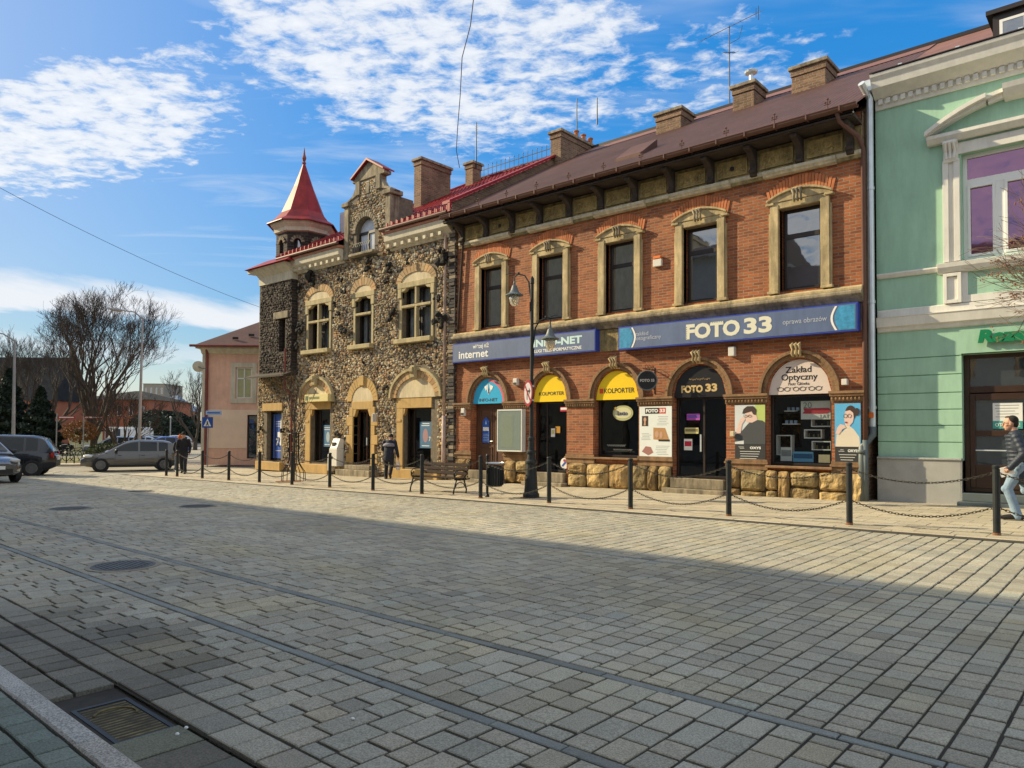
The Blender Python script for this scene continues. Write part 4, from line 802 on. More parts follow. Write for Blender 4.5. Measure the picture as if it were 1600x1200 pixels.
# ------------------------------------------------------------------ rubble stone tenement with the turret
S0, S1 = -31.1, -18.13
sb = thing('stone_tenement', 'tenement of multicoloured rubble stone with red roof, stepped gable and corner turret', 'building', (-24.0, D, 0))
ops_s = [dict(x0=-27.07,x1=-25.57,z0=5.05,z1=6.95), dict(x0=-23.8,x1=-22.8,z0=5.03,z1=6.9), dict(x0=-20.99,x1=-19.4,z0=5.04,z1=6.92),
         dict(x0=-26.82,x1=-25.45,z0=.33,z1=2.55), dict(x0=-23.85,x1=-22.72,z0=.36,z1=2.48), dict(x0=-20.85,x1=-19.36,z0=.34,z1=2.5), dict(x0=-30.3,x1=-29.1,z0=.30,z1=2.53)]
mb = MB(); wall(mb, S0, S1, -.4, 8.5, D, ops_s, .3); mb.box(S0, S0+.02, D, 30, -.4, 4); mb.build('wall_backing', M['mortar'], sb)
mb = MB(); mb.box(S0+.05, S1-.05, D+.6, D+.65, -.4, 8.4); mb.box(S0, S1, D+1, 33, -.4, 9.1); mb.build('interior', M['inside'], sb)
cols = [(.60,.47,.27),(.52,.37,.19),(.36,.24,.13),(.68,.58,.40),(.24,.18,.13),(.07,.06,.055),(.50,.46,.38),(.45,.26,.15),(.64,.44,.22),(.72,.64,.48),(.58,.46,.28)]
excl = [(-27.35,-25.3,4.88,7.6),(-24.0,-22.6,4.85,7.5),(-21.3,-19.1,4.85,7.62),(-27.2,-25.25,0,2.95),(-24.2,-22.4,0,3.5),(-21.35,-19.0,0,3.0),(-30.6,-28.95,0,2.9)]
exell = [(-26.35,2.85,1.22,1.12),(-20.15,2.85,1.42,1.22)]
def rubble(x0, x1, z0, z1, y, test=None, s=.104, cl=cols, seed=3):
    rr = random.Random(seed); mb = MB(); z = z0; row = 0
    while z < z1:
        x = x0+(s*.5 if row % 2 else 0)
        while x < x1:
            px, pz = x+rr.uniform(-.3,.3)*s, z+rr.uniform(-.3,.3)*s; x += s
            if any(a < px < b and c < pz < d for a, b, c, d in excl) or any(((px-a)/c)**2+((pz-b)/d)**2 < 1 and pz > 2.8 for a, b, c, d in exell): continue
            if px < x0+.03 or px > x1-.02 or (test and not test(px, pz)): continue
            r = s*rr.uniform(.42,.72); q = rr.uniform(.65,1); h = rr.uniform(.012,.05); a0 = rr.uniform(0,6); n = 6; c = rr.choice(cl); v = rr.uniform(.7,1.15)*(.86+.5*noise.noise((px*.8,pz*.8,4))); c = tuple(k*v for k in c)
            o = [(px+r*math.cos(a0+k*6.283/n)*rr.uniform(.85,1.15), pz+q*r*math.sin(a0+k*6.283/n)*rr.uniform(.85,1.15)) for k in range(n)]
            mb.add([(a,y+.004,b) for a, b in o]+[(px+(a-px)*.88,y-h*.6,pz+(b-pz)*.88) for a, b in o]+[(px+(a-px)*.5,y-h+rr.uniform(-.008,.008),pz+(b-pz)*.5) for a, b in o],
                [(k,(k+1)%n,n+(k+1)%n,n+k) for k in range(n)]+[(n+k,n+(k+1)%n,2*n+(k+1)%n,2*n+k) for k in range(n)]+[tuple(range(2*n,3*n))], c)
        z += s*.82; row += 1
    return mb
# patches: dark clinker area mixed into the pale stones
def tst(px, pz):
    return not (px < -27.9 and pz > 4.1)
mb = rubble(-31.08, S1, .02, 8.46, D, tst); mb.build('rubble_wall', M['rubble'], sb)
mb = MB(); mb.box(-31.12, -31.0, D-.02, 19, -.3, 4.1); mb.build('corner_wall', M['mortar'], sb)
def lump(px, py, s, n, par=sb, pale=False):
    x, z = W(px, py, D-.1); mb = MB()
    for k in range(n):
        c = Vector((x+n_r.uniform(-1,1)*s, D-.08-n_r.uniform(0,.14), z+n_r.uniform(-1,1)*s*1.1)); b0 = len(mb.v); rr_ = s*n_r.uniform(.35,.65); mb.ball(c, (rr_*1.2, rr_*.7, rr_), 7, 5)
        for i in range(b0, len(mb.v)): p = Vector(mb.v[i]); mb.v[i] = tuple(c+(p-c)*(1+.5*noise.noise(p*9)))
    mb.build('clinker_lump', M['stoneg'] if pale else M['lump'], par)
n_r = random.Random(5)
for px, py, s, n in ((469,450,.16,5),(487,435,.22,7),(534,434,.14,4),(540,452,.13,5),(525,474,.13,4),(527,492,.12,4),(470,514,.2,7),(466,541,.15,5),(537,519,.22,8),(571,566,.12,4),(612,491,.22,8),(606,420,.15,6),(606,437,.12,4),(688,500,.24,8),(690,400,.24,8),(683,466,.13,4),(408,671,.12,4),(442,672,.12,4),(528,684,.16,6),(602,609,.14,5),(577,412,.2,6),(640,408,.12,4),(592,515,.08,3)): lump(px, py, s, n)
lump(590, 515, .12, 4, pale=True)
# upper windows
def cross_window(x0, x1, z0, z1, mull, label=None):
    c = (x0+x1)/2; w = x1-x0; mb = MB(); y = D-.07; zt = 6.24
    mb.box(x0-.20, x0, y, D+.1, z1-.35, z1); mb.box(x1, x1+.20, y, D+.1, z1-.35, z1)
    mb.prism([(x0-.22,z1+.001),(x1+.22,z1+.001),(x1+.22,z1+.22),(x0-.22,z1+.22)], y, D+.1)
    for s in (-1,1):
        a = c+s*(w/2); mb.prism([(a,z1),(a-s*.30,z1),(a-s*.18,z1-.10),(a,z1-.14)][::-s], y+.01, D+.1)
    mb.box(x0-.14, x0-.001, D-.03, D+.1, z0, z1-.351); mb.box(x1+.001, x1+.14, D-.03, D+.1, z0, z1-.351)
    mb.box(x0, x1, y+.02, D+.09, zt-.05, zt+.05)
    if mull: mb.box(c-.055, c+.055, y+.01, D+.095, z0, zt-.051); mb.box(c-.055, c+.055, y+.01, D+.095, zt+.051, z1)
    sr = mb.build('window_surround', M['stone2'], sb, bevel=.015)
    mb = MB(); mb.box(x0-.28, x1+.16, D-.22, D+.1, z0-.17, z0-.001); mb.build('window_sill', M['stone2'], sb, bevel=.015)
    mb = MB(); hw = w/2+.02; rise = .34 if mull else .26
    pts = [(c+hw*math.cos(math.pi*k/16), z1+.221+rise*math.sin(math.pi*k/16)) for k in range(17)]; mb.prism(pts, D-.03, D); mb.build('tympanum', M['cream'], sb)
    mb = MB()
    for k in range(15 if mull else 11):
        n = 15 if mull else 11; a, b = math.pi*(k+.06)/n, math.pi*(k+.94)/n; cc = shade_(.8,1.15,.08)
        mb.prism([(c+(hw+e)*math.cos(q), z1+.20+(rise+e*1.1)*math.sin(q)) for q, e in ((a,.01),(a,.28),(b,.28),(b,.01))], D-.06, D, cc)
    mb.build('brick_arch', M['tanbrick'], sb)
    mb = MB(); yf = D+.2; frame(mb, x0, x1, z0, z1, yf, .07, .06); 
    for a in ([c-.09, c+.03] if mull else []): mb.box(a, a+.06, yf, yf+.06, z0+.07, z1-.07)
    if not mull: mb.box(c-.03, c+.03, yf+.001, yf+.059, z0+.07, z1-.07)
    mb.box(x0+.07, x1-.07, yf+.002, yf+.058, zt-.06, zt+.06)
    f = mb.build('window', M['darkfr'], sb); pane(x0+.05, x1-.05, z0+.05, z1-.05, yf+.03, M['glasss'], f)
    mb = MB(); n = 14
    for k in range(n): 
        a = x0+.08+(w-.16)*k/n; mb.add([(a,D+.34+.03*(k%2),z0+.05),(a+(w-.16)/n,D+.34+.03*((k+1)%2),z0+.05),(a+(w-.16)/n,D+.34+.03*((k+1)%2),z1-.05),(a,D+.34+.03*(k%2),z1-.05)], [(0,1,2,3)])
    mb.build('curtain', M['curtain2'], f)
M['curtain2'] = mat('grey_curtain', (.27,.28,.30), .9, .3, 5); M['stone2'] = mat('pale_yellow_sandstone', (.46,.38,.21), .85, .15, 4, .4, 40, grime=.3); M['tanbrick'] = mat('tan_voussoir', (.46,.30,.15), .9, .15, 9, .4, 40, attr=True)
cross_window(-27.07,-25.57,5.05,6.95,True); cross_window(-23.8,-22.8,5.03,6.9,False); cross_window(-20.99,-19.4,5.04,6.92,True)
# ground floor
def ground_arch(cx, hw, spring, rise, x0, x1, z1, name, lab):
    mb = MB(); plane_disc(mb, cx, spring, hw, rise, D-.02, 0, math.pi, 20, .05); mb.build('tympanum', M['cream'], sb)
    mb = MB()
    for k in range(17):
        a, b = math.pi*(k+.05)/17, math.pi*(k+.95)/17; mb.prism([(cx+(hw+e)*math.cos(q), spring+(rise+e)*math.sin(q)) for q, e in ((a,.0),(a,.26),(b,.26),(b,.0))], D-.12, D, shade_(.7,1.15,.1))
    mb.build('brick_arch', M['tanbrick'], sb); mb = MB(); mb.arc(cx, spring, hw+.265, rise+.265, hw+.36, rise+.36, D-.17, D, n=20); mb.build('arch_hood', M['stone2'], sb)
    mb = MB(); mb.box(cx-.13, cx+.13, D-.26, D-.001, spring+rise-.02, spring+rise+.42); mb.prismx([(D-.2,spring+rise+.05),(D-.34,spring+rise+.2),(D-.34,spring+rise+.36),(D-.2,spring+rise+.36)], cx-.10, cx+.10); mb.build('keystone', M['stone2'], sb, bevel=.02)
    mb = MB(); mb.box(x0-.36, x1+.06, D-.05, D+.1, z1+.001, spring-.001); mb.build('lintel', M['ochre'], sb, bevel=.008)
    mb = MB(); mb.box(x0-.36, x0-.001, D-.04, D+.18, .02, z1); mb.box(x0-.36, x0-.1, D-.06, D-.041, 2.0, 2.1); mb.prism([(x0,z1),(x0,z1-.28),(x0+.08,z1-.18),(x0+.12,z1)], D-.03, D+.1); mb.build('jamb', M['ochre'], sb, bevel=.008)
ground_arch(-26.35, .90, 2.85, .72, -26.82, -25.45, 2.55, 'a', ''); ground_arch(-20.12, 1.06, 2.88, .72, -20.85, -19.36, 2.50, 'b', '')
mb = MB(); mb.arc(-23.28, 2.82, .66, .58, .98, .95, D-.06, D, n=16); mb.box(-23.95,-22.6,D-.055,D,2.5,2.819)
for s, e in ((-1,-23.85),(1,-22.72)):
    z = .05; k = 0
    while z < 2.5:
        w = .42 if k % 2 else .24; a, b = sorted((e, e+s*w)); mb.box(a, b, D-.06, D+.2, z, z+.36); z += .362; k += 1
mb.box(-23.42,-23.12,D-.12,D,3.42,3.80)
for s, e in ((-1,-23.85),(1,-22.72)): mb.prism([(e,2.5),(e,2.2),(e-s*.1,2.24),(e-s*.16,2.38),(e-s*.22,2.5)][::s], D-.05, D+.1)
mb.build('door_surround', M['ochre'], sb, bevel=.012); mb = MB(); plane_disc(mb, -23.28, 2.82, .655, .575, D-.01, 0, math.pi, 16, .03); mb.build('tympanum', M['cream'], sb)
mb = MB(); frame(mb,-23.85,-22.72,.36,2.48,D+.2,.08); mb.box(-23.3,-23.25,D+.2,D+.26,.44,2.4); f = mb.build('door', M['wood'], sb); pane(-23.77,-22.8,.44,2.4,D+.23,M['glasss'],f); mb = MB(); mb.box(-23.22,-23.19,D+.13,D+.19,1.1,1.4); mb.build('handle', M['zinc'], f)
for x0, x1, z0, z1, nm in ((-26.82,-25.45,.33,2.55,'shop_window'),(-20.85,-19.36,.34,2.5,'shop_window'),(-30.3,-29.1,.30,2.53,'shop_window')):
    mb = MB(); frame(mb, x0, x1, z0, z1, D+.2, .06); mb.box(x0+.35,x0+.41,D+.2,D+.26,z0+.06,z1-.06); f = mb.build(nm, M['darkfr'], sb); pane(x0+.05,x1-.05,z0+.05,z1-.05,D+.23,M['glasss'],f)
mb = MB(); mb.box(-30.6,-28.95,D-.08,D+.05,2.54,2.88); mb.build('lintel', M['ochre'], sb, bevel=.01)
for a, b in ((-30.9,-28.85),(-27.5,-25.3),(-21.6,-18.8)): mb = MB(); mb.box(a,b,D-.22,D+.2,-.1,.28); mb.build('shop_sill', M['ochre'], sb, bevel=.015)
mb = MB(); mb.box(-24.35,-22.2,D-.5,D+.2,-.2,.16); mb.box(-24.1,-22.5,D-.28,D+.2,.161,.33); mb.build('doorstep', M['stoneg'], sb, bevel=.015)
# posters behind glass
def bankposter(x0, x1, z0, z1, lab, m_): 
    th = poster(x0, x1, z0, z1, D+.215, lab, m_, t=.006); return th
th = bankposter(-30.1,-29.15,.42,2.4,'tall blue poster with a large white 7, in the leftmost shop window', flat('poster_royal', (.03,.10,.42)))
mb = MB(); mb.prism([(-29.55,1.0),(-29.35,1.0),(-29.15,2.25),(-29.35,2.35),(-29.5,2.15)], D+.205, D+.2085); mb.box(-29.75,-29.5,D+.205,D+.2085,1.35,1.6); mb.build('white_figure', w_, th); text('7', .5, -29.72, D+.204, 1.15, w_, th, height=.32, bold=.02); lines(th,-30.0,-29.2,[.75,1.85,1.95,2.05],D+.2085,w_,.02)
th = bankposter(-26.2,-25.55,1.0,1.9,'blue poster in the shop window under the small yellow sign', flat('poster_deep', (.05,.16,.30))); mb = MB(); plane_disc(mb,-25.88,1.4,.12,.22,D+.2085,t=.002); mb.build('picture', flat('poster_pale', (.35,.45,.5)), th); lines(th,-26.15,-25.6,[1.08,1.7,1.78],D+.2085,w_,.02)
th = bankposter(-20.2,-19.5,1.05,2.0,'blue film style poster in the shop window behind the bench', M['poster_deep']); mb = MB(); plane_disc(mb,-19.88,1.5,.14,.25,D+.2085,t=.002); mb.build('picture', flat('poster_rose', (.35,.2,.22)), th); text('7!', .2, -19.63, D+.205, 1.38, w_, th, height=.16); lines(th,-20.1,-19.6,[1.12,1.85,1.92],D+.2085,w_,.025)
th = thing('box_sign', 'small yellow box sign over the arched shop window by the young tree', 'sign', (-26.3, D-.1, 2.86)); x0, z0 = W(477.5,630,D-.2); x1, z1 = W(515,615,D-.2)
mb = MB(); mb.box(x0+.1,x1+.05,D-.32,D-.06,2.86,3.16); mb.build('box', flat('sign_cream', (.66,.56,.25)), th, bevel=.006); mb = MB(); [mb.box(x0+.44+.075*k, x0+.44+.075*k+.05, D-.324, D-.3205, 2.96, 3.06) for k in range(10)]; mb.build('lettering', flat('sign_olive', (.12,.16,.08)), th); mb = MB(); mb.box(x0+.16,x0+.36,D-.324,D-.3205,2.92,3.1); mb.build('emblem', flat('sign_olive', (.12,.16,.08)), th)
# white machine at the wall and its lamp
th = thing('parcel_machine', 'white service machine standing against the stone wall beside the ochre door', 'machine', (-24.95, D-.25, .02)); mb = MB(); mb.box(-24.95,-24.42,D-.38,D-.04,.25,.95); mb.prismx([(D-.38,.951),(D-.04,.951),(D-.04,1.32),(D-.22,1.36)], -24.9, -24.42); mb.box(-25.2,-24.951,D-.28,D-.04,.05,.72); mb.build('cabinet', flat('box_white', (.66,.64,.58)), th, bevel=.02)
mb = MB(); mb.box(-24.8,-24.6,D-.35,D-.25,1.05,1.2); mb.build('screen', M['blackp'], th); mb = MB(); mb.box(-24.8,-24.7,D-.39,D-.381,.55,.64); mb.build('slot', M['blackp'], th)
mb = MB(); mb.tube([(-22.3,D,2.2),(-22.3,D-.18,2.2)], .02, 6); mb.lathe([(.10,0),(.10,.3),(.02,.34)], (-22.3,D-.2,2.0), 8); tagp(mb.build('wall_lantern', flat('lantern_grey', (.5,.45,.38))), 'small cylindrical wall light right of the ochre door', 'wall light')
# cornice with dentils, flashing, gutter, in two runs either side of the gable
def scornice(a, b):
    mb = MB(); mb.prismx([(D-.002,8.42),(D-.06,8.42),(D-.10,8.50),(D-.28,8.66),(D-.36,8.72),(D-.40,8.98),(D-.002,8.98)], a, b); mb.build('cornice', M['creamc'], sb, bevel=.008)
    x = a+.15
    while x < b-.1: mb = MB(); mb.box(x-.07, x+.07, D-.30, D-.10, 8.50, 8.62); mb.build('dentil', M['creamc'], sb); x += .40
    mb = MB(); mb.prismx([(D-.0,8.985),(D-.44,8.985),(D-.44,9.07),(D,9.12)], a-.05, b+.05); mb.build('flashing', M['copper'], sb)
    mb = MB(); mb.tube([(a-.1,D-.50,9.14),(b+.1,D-.50,9.14)], .065, 8); mb.build('gutter', M['gutter'], sb)
M['creamc'] = mat('pale_cream_cornice', (.64,.58,.44), .8, .08, 2, .15, 50, grime=.2)
scornice(-28.75,-24.5); scornice(-21.65,S1-.1)
# roof: slopes as stepped tiles
def tiles(poly, n_course, parent, name='roof', m_=None, cw=.22):
    """poly: eave-left, eave-right, ridge-right, ridge-left ; every course steps up a little"""
    A, B, C_, D_ = [Vector(p) for p in poly]; mb = MB(); nrm = (B-A).cross(D_-A).normalized()
    for i in range(n_course):
        s, e = i/n_course, (i+1)/n_course; p0, p1 = A.lerp(D_, s), B.lerp(C_, s); q0, q1 = A.lerp(D_, e), B.lerp(C_, e); L_ = (p1-p0).length; n = max(1, int(L_/cw))
        for k in range(n):
            u, v = k/n, (k+1)/n; a, b, c, d = p0.lerp(p1,u), p0.lerp(p1,v), q0.lerp(q1,v), q0.lerp(q1,u); m1, m2 = (a+b)/2, (c+d)/2; h = nrm*.035; g = nrm*.01
            mb.add([a+h-g,m1+h+g*2,b+h-g,c-g,m2+g*2,d-g,a-nrm*.01,b-nrm*.01], [(0,1,4,5),(1,2,3,4),(6,7,2,1),(6,1,0)])
    return mb.build(name, m_ or M['roofred'], parent)
EY, EZ, RY, RZ = 17.2, 9.17, 25.0, 13.6
def sl(x, y): return (x, y, EZ+(RZ-EZ)*(y-EY)/(RY-EY))
ym = 18.45
roof2 = tiles([sl(-28.9+4.9*(ym-EY)/(RY-EY),ym),sl(S1+.05,ym),sl(S1+.05,RY),sl(-24.0,RY)], 22, sb)
tiles([sl(-28.9,EY),sl(-24.45,EY),sl(-24.45,ym),sl(-28.9+4.9*(ym-EY)/(RY-EY),ym)], 4, roof2, 'lower_tiles'); tiles([sl(-21.58,EY),sl(S1+.05,EY),sl(S1+.05,ym),sl(-21.58,ym)], 4, roof2, 'lower_tiles')
mb = MB(); mb.add([(-28.9,EY,EZ),(-24,RY,RZ),(-28.9,33,EZ)], [(0,1,2)]); mb.add([(-24,RY,RZ),(S1,RY,RZ),(S1,33,EZ),(-28.9,33,EZ)], [(0,1,2,3)]); mb.build('rear_slope', M['roofred'], roof2)
mb = MB(); mb.tube([(-28.9,EY,EZ+.03),(-24,RY,RZ+.05),(S1,RY,RZ+.05)], .09, 8); mb.build('ridge_tiles', M['roofred'], roof2)
mb = MB(); x = -28.6                          # snow hooks along the eave
while x < S1:
    if not (-24.5 < x < -21.6): mb.box(x-.03,x+.03,EY+.25,EY+.3,EZ+.15,EZ+.32); mb.box(x-.03,x+.03,EY+.05,EY+.1,EZ+.05,EZ+.2)
    x += .3
mb.build('snow_hooks', M['roofred'], roof2)
# party wall rising over the brown roof, with red verge
mb = MB(); mb.prismx([(17.25,8.95),(25.4,13.45),(25.4,13.98),(17.25,9.42)], S1-.02, S1+.13); mb.build('party_wall', M['chim'], sb)
mb = MB(); mb.prismx([(17.1,9.38),(25.3,13.98),(25.3,14.06),(17.1,9.48)], S1-.12, S1+.24); mb.box(S1+.14,S1+.25,17.1,17.2,9.1,9.4); mb.build('red_verge', M['roofred'], sb)
# railing along the ridge
mb = MB(); x = -24.0
while x < S1-.2: mb.tube([(x,RY-.1,RZ+.02),(x,RY-.1,RZ+.55)], .012, 4); mb.ball((x,RY-.1,RZ+.6), .03, 5, 3); x += .27
mb.tube([(-24.1,RY-.1,RZ+.42),(S1-.2,RY-.1,RZ+.42)], .018, 4); mb.tube([(-24.1,RY-.1,RZ+.12),(S1-.2,RY-.1,RZ+.12)], .012, 4); mb.build('ridge_railing', M['iron'], roof2)
# chimneys
z_ = W(645,250,21)[1]; chimney(W(647,260,21)[0], W(656,260,21)[0]+.1, 21.0, 22.75, 10.8, z_, roof2, M['chim'], lab='large chimney stack narrow towards the street and long towards the back')
x1 = W(739,260,24)[0]; chimney(W(727,260,24)[0], x1, 24.0, x1/(W(752,260,24)[0]/24.0), 12.4, W(739,251,24)[1], roof2)
# gable
def gwall(pts, y0, y1): mb = MB(); mb.prism(pts, y0, y1); return mb
gL, gR, gc = -24.42, -21.60, -23.0
mb = MB(); gop = [dict(x0=-23.75,x1=-22.6,z0=8.62,z1=9.45,rise=.55,n=12)]; wall(mb, gL, gR, 8.42, 10.6, D-.06, gop, .25); mb.prism([(gL,10.6),(gR,10.6),(gR+.2,10.75),(-22.25,11.15),(-22.25,11.5),(-23.75,11.5),(-23.75,11.15),(gL-.0,10.75)], D-.06, D+.2)
mb.box(gL,gL+.3,D-.059,D+1.0,8.42,10.6); mb.box(gR-.3,gR,D-.059,D+1.0,8.42,10.6); mb.build('gable', M['mortar'], sb)
sv = excl, exell; excl = [(-24.0,-22.35,8.42,9.5)]; exell = [(-23.17,9.45,.82,.78)]
mb = rubble(gL, gR, 8.44, 10.72, D-.06, seed=8); mb2 = rubble(-23.7,-22.3,10.7,11.45,D-.06,seed=9); mb.v_ = None
mb.build('gable_rubble', M['rubble'], sb); mb2.build('neck_rubble', M['rubble'], sb); excl, exell = sv
for a, b in ((gL-.03,gL+.26),(gR-.26,gR+.03)): mb = MB(); mb.box(a,b,D-.16,D+.3,8.5,10.6); mb.box(a-.1,b+.1,D-.24,D+.4,10.601,10.78); mb.build('gable_pier', M['stoneg'], sb, bevel=.02)
for a, b in ((-23.78,-23.5),(-22.5,-22.22)): mb = MB(); mb.box(a,b,D-.14,D+.2,10.95,11.5); mb.build('neck_pilaster', M['stoneg'], sb, bevel=.02)
mb = MB()
mb.arc(-23.17,9.45,.60,.57,.80,.78,D-.12,D-.05,n=16); mb.box(-23.95,-22.4,D-.30,D+.05,8.50,8.61); mb.box(-23.12,-22.9,D-.12,D-.05,10.9,11.3)
for s, e in ((-1,gL),(1,gR)): mb.prism([(e+s*.0,8.5),(e+s*.35,8.5),(e+s*.25,8.7),(e+s*.08,8.85),(e,9.2)][::-s], D-.14, D+.1)
mb.build('gable_trim', M['stoneg'], sb, bevel=.02)
mb = MB(); mb.prism([(-24.0,11.5),(-22.0,11.5),(-22.0,11.62),(-22.98,12.18),(-24.0,11.62)], D-.1, D+.25); mb.build('gable_pediment', M['stoneg'], sb, bevel=.02)
mb = MB()
for s in (-1,1): mb.prism([(-22.98,12.20),(-22.98+s*1.02,11.62),(-22.98+s*1.02,11.68),(-22.98,12.28)][::-s], D-.22, D+.35)
mb.build('pediment_roof', M['roofred'], sb)
for s, e in ((-1,-23.78),(1,-22.22)): mb = MB(); mb.prism([(e,10.95),(e+s*.6,10.78),(e+s*.62,10.86),(e+s*.25,11.0),(e,11.35)][::-s], D-.1, D+.15); mb.build('gable_scroll', M['stoneg'], sb, bevel=.02)
mb = MB(); 
for a, b, p, q in ((-23.75,-23.68,8.62,9.45),(-22.67,-22.6,8.62,9.45),(-23.68,-22.67,9.4,9.5),(-23.68,-22.67,8.62,8.7),(-23.21,-23.14,8.7,9.4)): mb.box(a,b,D+.08,D+.14,p,q)
f = mb.build('window', M['darkfr'], sb); mb = MB(); plane_disc(mb,-23.175,9.45,.56,.53,D+.13,0,math.pi,14,.003); mb.box(-23.7,-22.65,D+.127,D+.13,8.65,9.45); mb.build('pane', mat('painted_reflection_pane', (.55,.58,.62), .15, .1, 2), f)  # bright reflection put into the pane's pale colour
mb = MB()
for k in range(8): x = -23.7+k*.14; mb.tube([(x,D-.2,8.62),(x,D-.26,8.85),(x,D-.2,9.0)], .01, 4)
mb.tube([(-23.75,D-.2,9.0),(-22.6,D-.2,9.0)], .015, 4); mb.build('window_grille', M['iron'], f)
sroof = tiles([(gR+.05,18.0,9.55),(gR+.05,20.0,9.55),(gc,20.9,10.85),(gc,18.0,10.85)], 6, sb, 'cross_roof'); tiles([(gL,20.0,9.6),(gL,18.0,9.6),(gc,18.0,10.85),(gc,20.9,10.85)], 6, sb, 'cross_roof')
mb = MB(); mb.box(W(531,340,19.5)[0], W(541,340,19.5)[0], 19.5, 20.4, 9.5, W(531,333,19.5)[1]); mb.build('metal_flue', M['zinc'], roof2)
# downpipe and quoins at the party wall
mb = MB(); mb.tube([(-18.62,D-.42,9.05),(-18.60,D-.2,8.8),(-18.60,D-.1,8.5),(-18.60,D-.1,2.2)], .05, 10); mb.build('downpipe', M['pinkpipe'], sb, smooth=True)
mb = MB(); mb.tube([(-18.60,D-.1,2.2),(-18.60,D-.1,.1)], .075, 10); mb.build('pipe_boot', M['pinkpipe'], sb, smooth=True)
mb = MB(); z = .1; rr = random.Random(3)
while z < 8.9: h = rr.uniform(.09,.14); c = rr.choice([(.10,.085,.075),(.16,.13,.10),(.05,.045,.045),(.3,.24,.16)]); mb.box(-18.42+rr.uniform(-.03,.03), -18.1+rr.uniform(-.03,.02), D-rr.uniform(.05,.14), D, z, z+h*.9, c); z += h
mb.build('rough_quoins', M['rubble'], sb, bevel=.01)
# tower
TX0, TX1, TY = -30.55, -27.95, 17.42; TD = -.42
mb = MB(); wall(mb, TX0, TX1, 4.05, 8.2, TY, [dict(x0=-28.95,x1=-28.45,z0=5.1,z1=6.55)], .25); mb.box(TX0,TX0+.02,TY,TY+2.6,4.05,8.2); mb.box(TX1-.02,TX1,TY,D,4.05,8.2); mb.build('tower_wall', M['clink'], sb)
dk = [(.060,.045,.036),(.030,.026,.024),(.10,.075,.055),(.045,.036,.03),(.16,.13,.10),(.08,.05,.038)]
rubble(TX0+.02, TX1-.02, 4.1, 8.18, TY, lambda a, b: not (-29.0 < a < -28.4 and 5.0 < b < 6.6) and not (-29.4 < a < -28.15 and 6.5 < b < 6.9), s=.12, cl=dk, seed=14).build('tower_rubble', M['rubble'], sb)
mb = MB(); mb.box(-28.93,-28.8,TY+.2,TY+.25,5.12,6.53); mb.box(-28.6,-28.47,TY+.2,TY+.25,5.12,6.53); f = mb.build('window', M['darkfr'], sb); pane(-28.8,-28.6,5.12,6.53,TY+.22,mat('pale_blind', (.65,.66,.6), .6, .05),f)  # pane carries the blind's plain pale colour
mb = MB(); mb.box(-29.35,-28.2,TY-.06,TY+.05,6.56,6.86); mb.build('lintel', M['stoneg'], sb, bevel=.01)
mb = MB(); mb.prismx([(TY-.002,8.2),(TY-.05,8.2),(TY-.07,8.55),(TY-.30,8.75),(TY-.40,8.9),(D+2,8.9),(D+2,8.2)], TX0-.05, TX1+.02); mb.box(TX0-.45,TX0-.051,TY-.40,TY+2.8,8.74,8.9); mb.box(TX0-.12,TX0-.0,TY-.0,TY+2.6,8.2,8.74); mb.build('tower_cornice', M['creamc'], sb, bevel=.01)
mb = MB(); cc = Vector(((TX0+TX1)/2+.05, 18.72, 0)); e = 1.75
P_ = [(cc.x-e-.1,TY-.55,8.905),(cc.x+e-.15,TY-.55,8.905),(cc.x+e-.15,cc.y+e,8.905),(cc.x-e-.1,cc.y+e,8.905)]; Q_ = [(cc.x-1.15,cc.y-1.15,9.35),(cc.x+1.15,cc.y-1.15,9.35),(cc.x+1.15,cc.y+1.15,9.35),(cc.x-1.15,cc.y+1.15,9.35)]
mb.add(P_+Q_, [(0,1,5,4),(1,2,6,5),(2,3,7,6),(3,0,4,7),(4,5,6,7)]); mb.box(TX0-.5,TX1+.1,TY-.45,TY-.3,8.902,8.96); mb.build('tower_skirt_roof', M['roofred'], sb)
# octagon lantern
R8 = 1.17; a8 = [math.pi/8+k*math.pi/4 for k in range(8)]; mb = MB()
for k in range(8):
    a, b = a8[k], a8[(k+1)%8]; A = Vector((cc.x+R8*math.cos(a), cc.y+R8*math.sin(a), 0)); B = Vector((cc.x+R8*math.cos(b), cc.y+R8*math.sin(b), 0)); L_ = (B-A).length; t_ = (B-A)/L_; inn = Vector((-(t_.y), t_.x, 0))
    if inn.dot(cc-A) < 0: inn = -inn
    m2 = MB(); wall(m2, 0, L_, 8.9, 11.0+TD, 0, [dict(x0=L_/2-.17,x1=L_/2+.17,z0=9.3,z1=9.98,rise=.17,n=6)], .14)
    for f in m2.f: mb.add([A+t_*m2.v[i][0]+inn*m2.v[i][1]+Vector((0,0,m2.v[i][2])) for i in f], [tuple(range(len(f)))])
mb.build('turret_wall', M['clink'], sb); mb = MB(); mb.lathe([(R8-.16,8.95),(R8-.16,10.5)], (cc.x,cc.y,0), 8); mb.build('turret_glass', M['glass'], sb)
mb = MB()
for k in range(8):
    am = (a8[k]+math.pi/8); rr_ = R8*math.cos(math.pi/8)+.02; c_8 = Vector((cc.x+rr_*math.cos(am), cc.y+rr_*math.sin(am), 0)); t_ = Vector((-math.sin(am), math.cos(am), 0))
    for q in range(7):
        an = math.pi*(q+.5)/7; p = c_8+t_*.24*math.cos(an)+Vector((0,0,9.98+.24*math.sin(an))); mb.obox(p, (t_*math.cos(an)+Vector((0,0,math.sin(an))))*.07, (Vector((0,0,math.cos(an)))-t_*math.sin(an))*.04, Vector((math.cos(am),math.sin(am),0))*.03)
mb.build('turret_arch_stones', M['stoneg'], sb)
